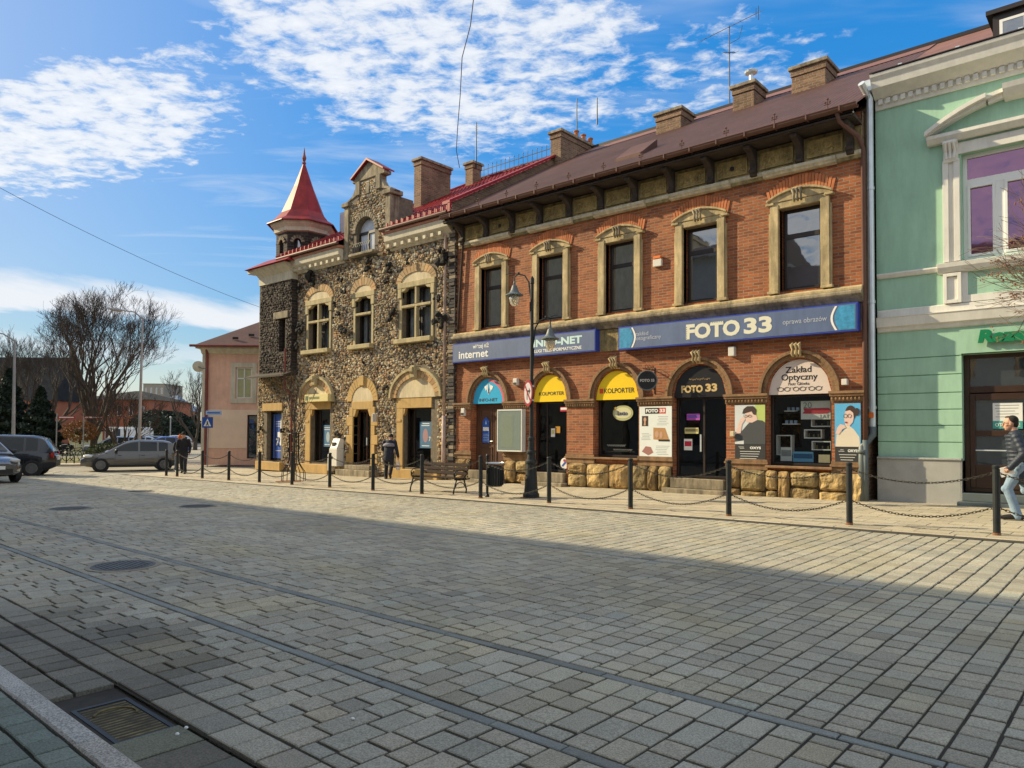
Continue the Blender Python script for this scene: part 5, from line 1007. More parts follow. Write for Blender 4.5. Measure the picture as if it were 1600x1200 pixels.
def oct_(prof, name, m_, par=sb):
    mb = MB(); vs = [(cc.x+r*math.cos(a), cc.y+r*math.sin(a), z) for r, z in prof for a in a8]; mb.add(vs, [(i*8+k,i*8+(k+1)%8,(i+1)*8+(k+1)%8,(i+1)*8+k) for i in range(len(prof)-1) for k in range(8)]); return mb.build(name, m_, par)
oct_([(R8+.03,8.92),(R8+.06,9.15),(R8,9.18)], 'turret_base', M['stoneg'])
oct_([(r,z+TD) for r,z in [(R8,10.88),(R8+.10,10.92),(R8+.12,11.08),(R8+.24,11.2),(R8+.28,11.32),(R8+.1,11.34)]], 'turret_cornice', M['creamc'])
sp_ = oct_([(R8+.44,10.88),(R8+.42,10.93),(R8+.12,11.12),(R8-.20,11.5),(R8-.72,12.75),(.06,13.85),(.01,13.88)], 'spire', M['roofred']); mb = MB()
mb.lathe([(.05,13.8),(.10,13.9),(.05,13.97),(.08,14.05),(.10,14.13),(.05,14.3),(.01,14.62)], (cc.x,cc.y,0), 8); mb.build('finial', M['pipered'], sp_)
# pent roof over the shop at the foot of the tower
mb = MB(); mb.prismx([(TY+.28,4.12),(TY-.45,3.98),(TY-.45,4.05),(TY+.28,4.3)], S0+.05, TX1+.15); mb.build('pent_roof', M['soot'], sb)
mb = MB(); x = W(449,600,17.4)[0]; mb.tube([(x,TY-.15,5.2),(x,TY-.15,3.5),(x,D-.08,3.2),(x,D-.08,.1)], .045, 8); mb.build('downpipe', M['pipered'], sb)
# ------------------------------------------------------------------ mint green house
GX0, GX1, GY = -4.80, 6.0, 18.1
gb_ = thing('mint_house', 'mint green plastered house with white cornice, grey plinth and brown shop door', 'building', (0, GY, 0))
zj = [W(1380, y, GY)[1] for y in (562, 589, 616, 641, 665, 690)]
gops = [dict(x0=-3.10,x1=-.66,z0=5.36,z1=7.66), dict(x0=-3.14,x1=-1.35,z0=.40,z1=3.36)]
mb = MB(); wall(mb, GX0, GX1, zj[0]+.015, 9.3, GY, [dict(gops[0])]+[dict(x0=-3.14,x1=-1.35,z0=zj[0]+.015,z1=3.36)], .28)
for a, b in zip(zj[1:]+[1.12], zj):
    wall(mb, GX0, -3.14, a+.015 if a > 1.13 else a, b-.015, GY, [], 0); wall(mb, -1.35, GX1, a+.015 if a > 1.13 else a, b-.015, GY, [], 0)
for z in zj:
    for a, b in ((GX0,-3.14),(-1.35,GX1)): mb.add([(a,GY,z-.015),(b,GY,z-.015),(b,GY+.035,z),(a,GY+.035,z)], [(0,1,2,3)]); mb.add([(a,GY+.035,z),(b,GY+.035,z),(b,GY,z+.015),(a,GY,z+.015)], [(0,1,2,3)])
mb.add([(-3.14,GY,.4),(-3.14,GY+.28,.4),(-3.14,GY+.28,3.36),(-3.14,GY,3.36)], [(3,2,1,0)]); mb.box(GX0-.0,GX0+.02,GY+.04,31,-.2,9.3); mb.build('wall', M['green'], gb_)
mb = MB(); mb.box(GX0+.05,GX1,GY+.9,31,-.2,9.6); mb.box(GX1-.02,GX1,GY,31,-.2,9.6); mb.build('interior', M['inside'], gb_)
mb = MB(); mb.box(GX0,-3.16,GY-.10,GY-.001,-.1,1.08); mb.box(GX0,-3.14,GY-.13,GY-.0,1.081,1.125); mb.box(-3.1599,-3.14,GY-.10,GY+.28,-.1,1.08); mb.box(-1.35,GX1,GY-.10,GY-.001,-.1,1.08); mb.build('plinth', M['plinth'], gb_, bevel=.006)
# cornice
mb = MB(); mb.prismx([(GY-.001,9.06),(GY-.05,9.06),(GY-.07,9.14),(GY-.07,9.27),(GY-.14,9.28),(GY-.36,9.42),(GY-.40,9.44),(GY-.44,9.58),(GY-.5,9.66),(GY-.52,9.72),(GY-.0,9.74)], GX0+.02, GX1); mb.build('cornice', M['white'], gb_)
x = GX0+.1
while x < -1.2: mb = MB(); mb.box(x,x+.09,GY-.14,GY-.069,9.15,9.265); mb.build('dentil', M['white'], gb_); x += .155
mb = MB(); mb.box(GX0+.02,GX1,GY-.54,GY,9.741,9.76); mb.build('cornice_cap', M['darkfr'], gb_); mb = MB()
for k in range(5): mb.box(-4.2+k*1.1,-4.12+k*1.1,GY-.5,GY-.4,9.76,9.80)
mb.build('gutter_clips', M['zinc'], gb_)
mb = MB(); mb.add([(GX0+.02,GY-.4,9.76),(GX1,GY-.4,9.76),(GX1,24,12.2),(GX0+.02,24,12.2),(GX1,32,9.6),(GX0+.02,32,9.6)], [(0,1,2,3),(3,2,4,5)]); gro = mb.build('roof', M['soot'], gb_)
x0, zt = W(1551,25,19.6); mb = MB(); mb.box(x0,x0+3.2,19.6,23,9.9,W(1551,25,19.6)[1]); mb.box(x0-.12,x0+3.3,19.5,23,zt,zt+.10); dmr = mb.build('dormer', M['darkfr'], gro); mb = MB(); a, b = W(1562,40,19.6)[0], W(1597,40,19.6)[0]; frame(mb,a,b+.1,9.9,zt-.16,19.56,.06,.035); mb.build('dormer_frame', M['pvc'], dmr); pane(a+.06,b+.04,9.96,zt-.22,19.57,M['glass'],dmr,'dormer_pane')
# string courses and panels
mb = MB()
mb.prismx([(GY-.001,5.16),(GY-.05,5.17),(GY-.09,5.24),(GY-.09,5.27),(GY-.001,5.29)], GX0+.02, -3.55); mb.prismx([(GY-.001,5.10),(GY-.10,5.12),(GY-.17,5.22),(GY-.19,5.31),(GY-.001,5.34)], -3.55, GX1)
mb.prismx([(GY-.001,4.28),(GY-.05,4.28),(GY-.05,4.43),(GY-.001,4.45)], GX0+.02, GX1)
mb.prismx([(GY-.001,3.93),(GY-.05,3.95),(GY-.07,4.02),(GY-.12,4.05),(GY-.16,4.24),(GY-.18,4.26),(GY-.001,4.275)], GX0+.02, GX1)
for s in (-1,1):
    c = -1.88+s*1.40; frame(mb, c-.17, c+.17, 4.451, 5.098, GY-.10, .07, .099); mb.box(c-.1,c+.1,GY-.05,GY-.001,4.52,5.02)
    mb.box(c-.16,c-.05,GY-.10,GY-.001,5.345,7.55); mb.box(c+.05,c+.16,GY-.10,GY-.001,5.345,7.55); mb.box(c-.05,c+.05,GY-.06,GY-.001,5.345,7.55)
mb.box(-3.2,-.56,GY-.04,GY-.001,7.66,7.9); mb.box(-3.0,-.75,GY-.04,GY-.001,4.451,4.6); mb.box(-3.11,-3.0,GY-.04,GY-.001,4.451,5.097)
mb.build('white_trim', M['white'], gb_, bevel=.004)
mb = MB()                                     # segmental pediment with broken centre
mb.prismx([(GY-.001,7.95),(GY-.12,7.95),(GY-.22,8.05),(GY-.22,8.12),(GY-.001,8.14)], -3.72, -.04)
def seg(a, b, pr, rise, t_, z0=8.12, c=-1.88, hw=1.86, n=18):
    P0, P1 = [], []
    for k in range(n+1):
        x = a+(b-a)*k/n; q = 1-((x-c)/hw)**2; P0.append((x, z0+rise*max(0,q))); P1.append((x, z0+rise*max(0,q)+t_))
    for k in range(n): mb.prism([P0[k],P0[k+1],P1[k+1],P1[k]], GY-pr, GY-.001)
seg(-3.74,-2.60,.30,.62,.09); seg(-3.70,-2.62,.20,.55,.10,8.10); seg(-2.60,-1.16,.20,.62,.08); seg(-2.58,-1.18,.12,.54,.10,8.10); seg(-1.16,-.02,.30,.62,.09); seg(-1.14,-.06,.20,.55,.10,8.10)
mb.prismx([(GY-.001,8.55),(GY-.2,8.6),(GY-.32,8.72),(GY-.36,8.82),(GY-.001,8.86)], -2.3, -1.46); mb.build('pediment', M['white'], gb_)
for s in (-1,1):
    c = -1.88+s*1.40; mb = MB(); mb.prismx([(GY-.001,7.48),(GY-.12,7.50),(GY-.14,7.6),(GY-.11,7.72),(GY-.22,7.88),(GY-.20,7.949),(GY-.001,7.949)], c-.13, c+.13)
    for q in (-.07,0,.07): mb.tube([(c+q,GY-.15,7.56),(c+q*1.2,GY-.14,7.72),(c+q,GY-.24,7.90)], [.02,.03,.03], 6)
    mb.build('console', M['white'], gb_)
mb = MB(); y = GY+.16; frame(mb,-3.10,-.66,5.36,7.66,y,.08,.08); mb.box(-3.02,-.74,y+.001,y+.079,6.98,7.12)
for x in (-2.45,-1.42): mb.box(x-.06,x+.10,y+.002,y+.078,5.44,6.98)
for a, b in ((-3.02,-2.51),(-2.35,-1.48),(-1.32,-.74)): frame(mb,a,b,5.44,6.98,y-.02,.055,.06)
f = mb.build('window', M['pvc'], gb_, bevel=.005); pane(-3.05,-.7,5.4,7.62,y+.045,M['purple'],f)
mb = MB(); y = GY+.2; frame(mb,-3.13,-1.36,.41,3.35,y,.10,.09); mb.box(-3.03,-1.46,y+.001,y+.089,2.52,2.66); mb.box(-3.03,-2.93,y-.02,y+.07,.5,2.5); mb.box(-2.93,-1.5,y-.02,y+.07,2.36,2.5); mb.box(-2.93,-1.5,y-.02,y+.07,.5,1.0); mb.box(-2.93,-1.5,y-.02,y+.07,1.60,1.72)
f = mb.build('door', M['wood2'] if 'wood2' in M else M.setdefault('wood2', mat('dark_brown_door', (.045,.022,.014), .4, .2, 4)), gb_, bevel=.008); pane(-3.02,-1.47,2.66,3.26,y+.04,M['glass'],f); pane(-2.94,-1.5,1.0,2.36,y+.04,M['glass'],f)
mb = MB(); mb.tube([(-2.92,y-.06,1.30),(-1.9,y-.06,1.30)], .014, 6); mb.build('door_bar', M['zinc'], f)
mb = MB(); mb.box(-3.2,-1.2,GY-.32,GY+.3,.05,.23); mb.box(-3.14,-1.35,GY-.12,GY+.31,.231,.40); mb.build('doorstep', M['pipegrey'], gb_, bevel=.01)
th = small_sign(-2.62,-2.10,1.84,2.30,y+.035,'white opening notice with a green strip on the brown shop door',w_,name='door_notice',cat='notice'); mb = MB(); mb.box(-2.62,-2.10,y+.024,y+.0305,1.76,1.92); mb.build('green_strip', flat('notice_teal', (.05,.35,.30)), th); text('OTWARTE',.1,-2.36,y+.023,1.84,w_,th,fit=.44,bold=.002); lines(th,-2.58,-2.15,[2.0,2.06,2.12,2.18,2.24],y+.0305,gp,.014)
th = thing('shop_lettering', 'raised green shop letters over the brown door of the mint house', 'sign', (-1.9, GY, 3.55)); t_ = W(1530,528,GY); text('Rezerwa', .5, W(1528,526,GY-.08)[0], GY-.08, W(1530,526,GY-.08)[1], flat('sign_green', (.01,.20,.085), .3), th, align='LEFT', fit=1.5, bold=.03, shear=.15, ext=.03, height=.28)
mb = MB(); mb.box(-2.75,-1.3,GY-.045,GY-.002,3.68,3.70); mb.build('rail', M['white'], th)
mb = MB(); x = -4.86; mb.tube([(x-.1,GY-.5,9.6),(x-.05,GY-.3,9.45),(x,GY-.22,9.3),(x,GY-.22,1.75)], .075, 12); mb.box(x-.1,x+.3,GY-.35,GY-.1,9.45,9.7)
for z in (2.2,4.6,7.2): mb.lathe([(.09,z),(.09,z+.06)], (x,GY-.22,0), 12)
mb.build('downpipe', M['zinc'], gb_, smooth=False)
mb = MB(); mb.tube([(x,GY-.22,1.80),(x,GY-.22,1.62),(x-.16,GY-.42,1.35),(x-.16,GY-.42,.05)], [.085,.085,.085,.10], 12); mb.lathe([(.115,1.2),(.115,1.28)], (x-.16,GY-.42,0), 12); mb.build('pipe_boot', M['pipegrey'], gb_, smooth=True)
mb = MB(); mb.box(x-.05,x+.05,GY-.31,GY-.29,2.0,2.12); mb.build('pipe_sticker', flat('siren_orange', (.7,.16,.02)), gb_)
# ------------------------------------------------------------------ pink house across the side street (turned)
def dirn(a): return Vector((math.cos(a), math.sin(a), 0))
pk_a = YAW; ph = thing('pink_house', 'small salmon pink corner house with brown hipped roof beyond the turret', 'building', (-39.0, 18.95, -.2), pk_a)
mb = MB(); wall(mb, 0, 8, 0, 6.35, 0, [dict(x0=1.78,x1=2.62,z0=3.62,z1=5.30),dict(x0=2.42,x1=3.45,z0=.35,z1=2.72)], .2); mb.box(0,.02,0,9,0,6.35); mb.box(7.98,8,0,9,0,6.35); mb.build('wall', mat('salmon_plaster', (.78,.47,.34), .85, .1, 2, .2, 50, grime=.1), ph, local=True)
mb = MB(); mb.box(-.03,8,-.03,-.001,.9,3.0); mb.build('lower_band', mat('pale_salmon_plaster', (.82,.62,.46), .85, .06, 2, .2, 50), ph, local=True).hide_render = False
bpy.data.objects.remove(bpy.data.objects['lower_band'])
mb = MB(); wall(mb, 0, 2.42, .9, 3.0, -.02, [], 0); wall(mb, 3.45, 8, .9, 3.0, -.02, [], 0); wall(mb, 2.42, 3.45, 2.72, 3.0, -.02, [], 0); mb.build('lower_band', mat('pale_salmon_plaster', (.82,.62,.46), .85, .06, 2, .2, 50), ph, local=True)
mb = MB(); mb.box(-.06,.10,-.05,.3,0,6.2); mb.prismx([(-.001,6.0),(-.1,6.05),(-.3,6.3),(-.3,6.4),(0,6.4)], -.1, 8); mb.box(-.35,-.02,-.3,9,6.3,6.4); mb.build('cream_trim', M['creamc'], ph, local=True)
mb = MB(); frame(mb,1.5,2.9,3.35,5.55,-.04,.24,.039); mb.build('window_surround', M['creamc'], ph, local=True)
mb = MB(); frame(mb,1.78,2.62,3.62,5.30,.06,.06,.05); mb.box(2.17,2.23,.06,.11,3.68,5.24); mb.box(1.84,2.17,.062,.108,4.66,4.74); mb.box(2.23,2.56,.062,.108,4.66,4.74); f = mb.build('window', M['pvc'], ph, local=True); mb = MB(); mb.box(1.8,2.6,.09,.1,3.64,5.28); mb.build('pane', mat('yellow_green_blind', (.42,.42,.22), .4, .15, 3), f, local=True)  # pane carries the blind's plain yellow-green colour
mb = MB(); frame(mb,2.42,3.45,.35,2.72,.08,.07,.05); mb.box(2.49,3.38,.082,.128,2.2,2.26); f = mb.build('door', M['darkfr'], ph, local=True); mb = MB(); mb.box(2.45,3.42,.1,.11,.38,2.7); mb.build('pane', M['glass'], f, local=True)
mb = MB(); mb.add([(-.5,-.5,6.4),(8.6,-.5,6.4),(8.6,4.5,9.6),(4.6,4.5,9.6),(-.5,9.5,6.4),(8.6,9.5,6.4)], [(0,1,2,3),(0,3,4),(3,2,5,4)]); mb.build('roof', M['roofbrown'], ph, local=True)
mb = MB(); mb.tube([(-.55,-.55,6.42),(8.6,-.55,6.42)], .07, 6); mb.tube([(.22,-.2,6.3),(.22,-.12,6.0),(.22,-.1,0)], .08, 8); mb.build('gutter', M['pipered'], ph, local=True)
mb = MB()
for k in range(9): mb.box(1.5+k*.75,1.8+k*.75,.1+.35*(k%2),.16+.35*(k%2),6.85+.22*(k%2),6.98+.22*(k%2))
mb.build('snow_stops', M['darkfr'], ph, local=True)
c = Z(310, 573, 38.5); th = thing('satellite_dish', 'round cream satellite dish on the corner of the pink house', 'satellite dish', c); mb = MB(); q = Matrix.Rotation(rad(150),4,'Z') @ Matrix.Rotation(rad(75),4,'Y')
for i in range(4):
    for k in range(16):
        r0, r1, a, b = .12*i+.001, .12*(i+1), k*math.pi/8, (k+1)*math.pi/8
        mb.add([q @ Vector((r*math.cos(t_)*.62, r*math.sin(t_)*.62, r*r*.25)) for r, t_ in ((r0,a),(r1,a),(r1,b),(r0,b))], [(0,1,2,3)])
mb.build('dish', M['creamc'], th, local=True); mb = MB(); mb.tube([q @ Vector((.28,0,.06)), q @ Vector((.3,0,.2)), q @ Vector((.1,0,.5))], .02, 5); mb.tube([(0,0,0),(.25,.1,-.1),(.45,.25,-.1)], .025, 5); mb.build('arm', M['pipegrey'], th, local=True)
# ------------------------------------------------------------------ the other side of the street (seen in reflections, throws the shade)
def across(x0, x1, y0, h, label, m_, ridge=3.0):
    t = thing('street_house', label, 'building', ((x0+x1)/2, y0-5, 0)); mb = MB(); ops = []; x = x0+1.2
    while x+1.1 < x1-.5:
        z = 1.0
        while z+1.9 < h-.5: ops.append(dict(x0=x,x1=x+1.05,z0=z,z1=z+1.75)); z += 3.1
        x += 2.5
    wall(mb, x0, x1, 0, h, -y0, ops, .2); mb.v = [(x,-y,z) for x,y,z in mb.v]; mb.f = [f[::-1] for f in mb.f]; mb.box(x0,x1,y0-10,y0-1,0,h-.05); mb.box(x0,x0+.05,y0-1,y0-.01,0,h-.05); mb.box(x1-.05,x1,y0-1,y0-.01,0,h-.05); mb.box(x0-.2,x1+.2,y0-10.2,y0+.4,h,h+.25); mb.build('wall', m_, t)
    mb = MB()
    for o in ops: mb.box(o['x0']-.0,o['x1']+.0,y0-.19,y0-.15,o['z0'],o['z1'])
    mb.build('glazing', M['glass'], t); mb = MB(); mb.prismx([(y0+.45,h+.25),(y0-5,h+.25+ridge),(y0-10.3,h+.25)], x0-.2, x1+.2); mb.build('roof', M['roofbrown'], t)
across(-72, -24.3, -2.0, 15.2, 'tall plastered block on the near side of the street, west end', M['cream'], .3)
across(-24, -16.2, -2.2, 11.6, 'three storey plastered house on the near side of the street', mat('grey_plaster', (.33,.32,.29), .85, .1), 2.0)
across(-16, 14, -2.2, 8.6, 'low gabled house on the near side behind the camera', mat('beige_plaster', (.42,.36,.27), .85, .1), 2.6)
# ------------------------------------------------------------------ bollards and chains
BY = 13.53; bxs = [-1.90,-4.06,-6.28,-8.50,-10.72,-12.93,-15.15,-17.28,-19.43,-21.55,-23.60,-25.75,-27.80,-29.95,-30.95]
bl = ['next to the walking man at the right edge','in front of the mint house downpipe','before the FOTO 33 double door','before the dark shop window with the yellow arch','between the lamp post and the yellow arched window','close beside the litter bin','in front of the iron bench','just left of the man with the bag','before the white service machine','beside the young tree','in front of the blue poster window','before the pink house door','below the crossing sign','last but one near the grey hatchback','last in the row at the grey hatchback']
b0 = thing('bollard', 'black iron bollard '+bl[0], 'bollard', (bxs[0], BY, gz(bxs[0],BY)), group='bollards along the pavement edge'); H_ = 1.09
mb = MB(); mb.lathe([(.052,-.03),(.052,H_-.06),(.045,H_-.055),(.045,H_-.045),(.054,H_-.04),(.056,H_-.015),(.045,H_),(.01,H_+.006)], n=14); mb.build('post', M['iron'], b0, local=True, smooth=False)
mb = MB(); mb.lathe([(.085,-.02),(.085,.008),(.056,.014),(.056,.05),(.0525,.05)], n=14); mb.build('base_collar', M['rust'], b0, local=True)
mb = MB()
for s in (-1,1):
    for z in (.96,.42): mb.tube([(s*.05+.02*math.cos(a)*s, 0, z+.02*math.sin(a)) for a in [j*.9 for j in range(8)]], .006, 5)
mb.build('chain_rings', M['steel'], b0, local=True)
for x, l in zip(bxs[1:], bl[1:]): o = dup(b0, (x, BY, gz(x,BY)), R.uniform(-.5,.5), 'black iron bollard '+l)
def chain(x0, x1, z0, z1, sag, label):
    mb = MB(); L_ = abs(x1-x0); n = int(L_*1.05/.052); P = []
    for i in range(n+1):
        u = i/n; P.append(Vector((x0+(x1-x0)*u, BY, z0+(z1-z0)*u-sag*4*u*(1-u))))
    for i in range(n):
        c = (P[i]+P[i+1])/2; t_ = (P[i+1]-P[i]).normalized(); s_ = Vector((0,1,0)) if i % 2 else t_.cross(Vector((0,1,0))); s_ = (s_*math.cos(.4)+t_.cross(s_)*math.sin(.4)).normalized()
        mb.tube([c+t_*.040*math.cos(a)+s_*.017*math.sin(a) for a in [k*math.pi/4 for k in range(9)]], .0058, 4, cap=False)
    return tagp(mb.build('chain', M['steel'], None), label, 'chain', 'chains hung between the bollards')
for i in range(len(bxs)-1):
    a, b = bxs[i], bxs[i+1]; za, zb = gz(a,BY), gz(b,BY); s = min(1, (a-b)/2.2)
    chain(a-.07, b+.07, za+.96, zb+.96, R.uniform(.17,.24)*s, 'upper chain, span from the bollard '+bl[i]); chain(a-.07, b+.07, za+.42, zb+.42, R.uniform(.17,.25)*s, 'lower chain, span from the bollard '+bl[i])
x = bxs[0]; chain(x+2.1, x+.07, gz(x,BY)+.96, gz(x,BY)+.96, .2, 'upper chain leaving the frame at the right edge'); chain(x+2.1, x+.07, gz(x,BY)+.42, gz(x,BY)+.42, .2, 'lower chain leaving the frame at the right edge')
# ------------------------------------------------------------------ lamp post
LX, LY = -11.99, 14.40; lz = gz(LX, LY); lp = thing('street_lamp', 'black cast iron street lamp with two bell shaped lanterns', 'street lamp', (LX, LY, lz))
mb = MB(); mb.lathe([(.21,0),(.21,.10),(.18,.14),(.165,.30),(.15,.55),(.13,.85),(.155,.88),(.155,.93),(.115,.97),(.10,1.10),(.125,1.13),(.125,1.18),(.085,1.22),(.075,1.45),(.095,1.47),(.095,1.52),(.055,1.56),(.048,2.9),(.065,2.92),(.065,2.98),(.045,3.0),(.042,5.45),(.055,5.47),(.05,5.6),(.01,5.66)], n=16); mb.build('post', M['iron'], lp, local=True)
mb = MB(); mb.lathe([(.30,-.02),(.30,.012),(.22,.015)], n=20); mb.build('base_plate', M['rust'], lp, local=True)
def lantern(dv, zt):                          # dv: unit offset direction, bell lantern with glass below
    v = Vector(dv); e = v*.52; mb = MB(); P = [Vector((0,0,zt-.75)), v*.06+Vector((0,0,zt-.5)), v*.10+Vector((0,0,zt-.2)), v*.22+Vector((0,0,zt-.02)), v*.40+Vector((0,0,zt+.03)), e+Vector((0,0,zt-.02)), e+Vector((0,0,zt-.14))]
    mb.tube(P, [.02,.02,.02,.019,.018,.018,.02], 7); mb.tube([Vector((0,0,zt-.78)), v*.06+Vector((0,0,zt-.72)), v*.05+Vector((0,0,zt-1.15)), Vector((0,0,zt-1.2))], .014, 6); mb.ball(P[4]+Vector((0,0,.03)), .035, 6, 5); mb.tube([P[4], P[4]+v*.25+Vector((0,0,.05)), P[4]+v*.40+Vector((0,0,.02))], [.012,.01,.004], 5)
    a = mb.build('arm', M['iron'], lp, local=True); z = zt-.14; mb = MB(); mb.lathe([(.022,z),(.03,z-.05),(.028,z-.09),(.06,z-.12),(.075,z-.17),(.10,z-.24),(.135,z-.30),(.19,z-.335),(.235,z-.36),(.235,z-.375),(.13,z-.365)], (e.x,e.y,0), 18)
    ln = mb.build('lantern_hood', M['pipegrey'], lp, local=True, smooth=False); mb = MB(); mb.lathe([(.13,z-.366),(.135,z-.45),(.12,z-.55),(.085,z-.62),(.04,z-.65),(.01,z-.655)], (e.x,e.y,0), 16); mb.build('globe', M['globe'], ln, local=True, smooth=True)
    mb = MB(); mb.lathe([(.05,z-.42),(.06,z-.5),(.03,z-.58)], (e.x,e.y,0), 8); mb.build('bulb', M['creamc'], ln, local=True)
M['globe'] = bpy.data.materials.new('lantern_glass'); M['globe'].use_nodes = True; b_ = M['globe'].node_tree.nodes['Principled BSDF']; b_.inputs['Transmission Weight'].default_value = .75; b_.inputs['Roughness'].default_value = .18; b_.inputs['Base Color'].default_value = (.9,.85,.7,1)
lantern((-.98,-.2,0), 5.72); lantern((.98,.2,0), 4.52)
rs = thing('road_sign', 'round red rimmed no right turn sign on the street lamp', 'road sign', (LX, LY, 2.6+lz)); zc = 2.66+lz; dv = Vector((.86,-.50,0)).normalized(); dn = Vector((dv.y, -dv.x, 0)); 
if dn.y > 0: dn = -dn
c = Vector((LX, LY, zc))+dn*.10
def facing(mb, pts, off, t=.003):
    n = len(pts); A = [c+dv*x+Vector((0,0,z))+dn*off for x, z in pts]; B = [p-dn*t for p in A]; mb.add(A+B, [tuple(range(n)), tuple(range(2*n-1,n-1,-1))]+[(i,i+n,(i+1)%n+n,(i+1)%n) for i in range(n)])
rsx = .335; circ = lambda r: [(r*math.cos(a), r*math.sin(a)) for a in [k*math.pi/16 for k in range(32)]]
mb = MB(); facing(mb, circ(rsx), 0, .012); mb.build('rim', flat('sign_rim', (.26,.015,.025), .35), rs); mb = MB(); facing(mb, circ(rsx*.80), .004); mb.build('face', flat('sign_face', (.45,.43,.46), .4), rs)
mb = MB(); facing(mb, [(-.07,-.17),(-.02,-.17),(-.02,.02),(.10,.02),(.10,-.04),(.20,.045),(.10,.13),(.10,.07),(-.07,.07)], .008); mb.build('arrow', M['blackp'], rs); mb = MB(); facing(mb, [(-.20,.16),(-.16,.20),(.20,-.16),(.16,-.20)], .012); mb.build('slash', flat('sign_rim', (.26,.015,.025)), rs)
mb = MB(); mb.box(LX-.06,LX+.06,LY-.09,LY+.03,zc-.2,zc-.16); mb.box(LX-.06,LX+.06,LY-.09,LY+.03,zc+.16,zc+.2); mb.build('clamp', M['zinc'], rs)
# ------------------------------------------------------------------ litter bin, bench
tz = gz(-12.85,13.82); lb = thing('litter_bin', 'black round litter bin hung on a short post beside the lamp', 'litter bin', (-13.0, 13.85, tz)); mb = MB(); mb.lathe([(.055,-.02),(.06,.05),(.035,.1),(.03,1.0),(.045,1.02),(.045,1.08),(.02,1.12)], n=10); mb.build('post', M['iron'], lb, local=True)
mb = MB(); mb.lathe([(.17,.30),(.19,.32),(.20,.80),(.21,.82),(.21,.84),(.19,.84),(.18,.33),(.01,.32)], (.27,0,0), 18)
mb.build('basket', M['black'], lb, local=True); mb = MB()
for k in range(18): a = k*math.pi/9; mb.box(.27+.205*math.cos(a)-.01,.27+.205*math.cos(a)+.01,.205*math.sin(a)-.01,.205*math.sin(a)+.01,.34,.78)
mb.tube([(.03,0,.75),(.09,0,.75)], .015, 5); mb.build('slats', M['iron'], lb, local=True); mb = MB(); mb.tube([(.27+.24*math.cos(a),.24*math.sin(a),.90) for a in [k*math.pi/10 for k in range(21)]], .014, 5); mb.tube([(.03,0,.9),(.05,0,.9)], .015, 5); mb.build('ring', M['zinc'], lb, local=True)
bz = gz(-15.1,14.2); bn = thing('bench', 'park bench of dark wooden slats with scrolled black iron ends', 'bench', (-15.15, 14.25, bz))
def bend(x):
    mb = MB(); t = lambda P, r=.02: mb.tube([(x,a,b) for a,b in P], r, 6)
    t([(-.38,0),(-.36,.12),(-.30,.30),(-.26,.40)]); t([(.10,0),(.12,.14),(.06,.30),(.02,.40)]); t([(-.36,.14),(-.24,.30),(-.13,.34),(-.0,.30),(.11,.14)], .014)
    t([(.24,.42),(.05,.40),(-.10,.41),(-.26,.43),(-.28,.46)]); t([(-.02,.40),(.10,.56),(.16,.72),(.20,.86)]); t([(.11,.60),(-.02,.66),(-.18,.66),(-.30,.63),(-.35,.57),(-.31,.51),(-.25,.54),(-.27,.58)], .016); t([(-.35,.57),(-.34,.48),(-.27,.42)], .016); t([(.2,.86),(.24,.9),(.28,.86),(.25,.83)], .014)
    mb.box(x-.03,x+.03,-.42,-.34,-.02,.02); mb.box(x-.03,x+.03,.06,.14,-.02,.02); return mb
for s in (-.88,.88): bend(s).build('end_frame', M['iron'], bn, local=True, smooth=True)
for k in range(4): mb = MB(); mb.box(-.95,.95,-.27+k*.085,-.20+k*.085,.425,.455); mb.build('seat_slat', M['bench'] if 'bench' in M else M.setdefault('bench', mat('dark_bench_wood', (.04,.026,.02), .85, .3, 8, spec=.15)), bn, local=True, bevel=.006)
for k in range(3): mb = MB(); mb.obox((0,.07+k*.045,.56+k*.115),(.95,0,0),(0,.018,.042),(0,.012,-.006)); mb.build('back_slat', M['bench'], bn, local=True, bevel=.005)
# ------------------------------------------------------------------ bare trees
def branch(mb, p, d, L_, r, depth, rr, spread=.55, up_=.12, twig=3, n=5, shrink=.72, kids=(2,3), jit=.25, minr=.008):
    k = 4 if depth > 1 else 3; P = [p.copy()]; q = p.copy(); dd = d.normalized()
    for i in range(k):
        dd = (dd+Vector((rr.uniform(-jit,jit),rr.uniform(-jit,jit),rr.uniform(-jit,jit)+up_))).normalized(); q = q+dd*L_/k; P.append(q.copy())
    r1 = max(minr*.7, r*.62); mb.tube(P, [r+(r1-r)*i/k for i in range(k+1)], max(3, n), cap=False)
    if depth <= 0: return
    for c in range(rr.randint(*kids)+(1 if depth <= 2 else 0)):
        i = rr.choice([k, k, k-1, max(1, k-2)]); a = rr.uniform(0, 6.28); o = dd.orthogonal().normalized(); o = o*math.cos(a)+dd.cross(o)*math.sin(a); nd = dd*math.cos(spread)+o*math.sin(spread)*rr.uniform(.6,1.3)
        branch(mb, P[i], nd, L_*shrink*rr.uniform(.75,1.15), r1*(.9 if i == k else .7), depth-1, rr, spread, up_, twig, 4 if depth > 3 else 3, shrink, kids, jit, minr)
M['bark'] = mat('dark_bark', (.065,.052,.040), .9, .3, 6, .4, 30); M['twig'] = mat('brown_twigs', (.060,.047,.038), .9, .3, 3)
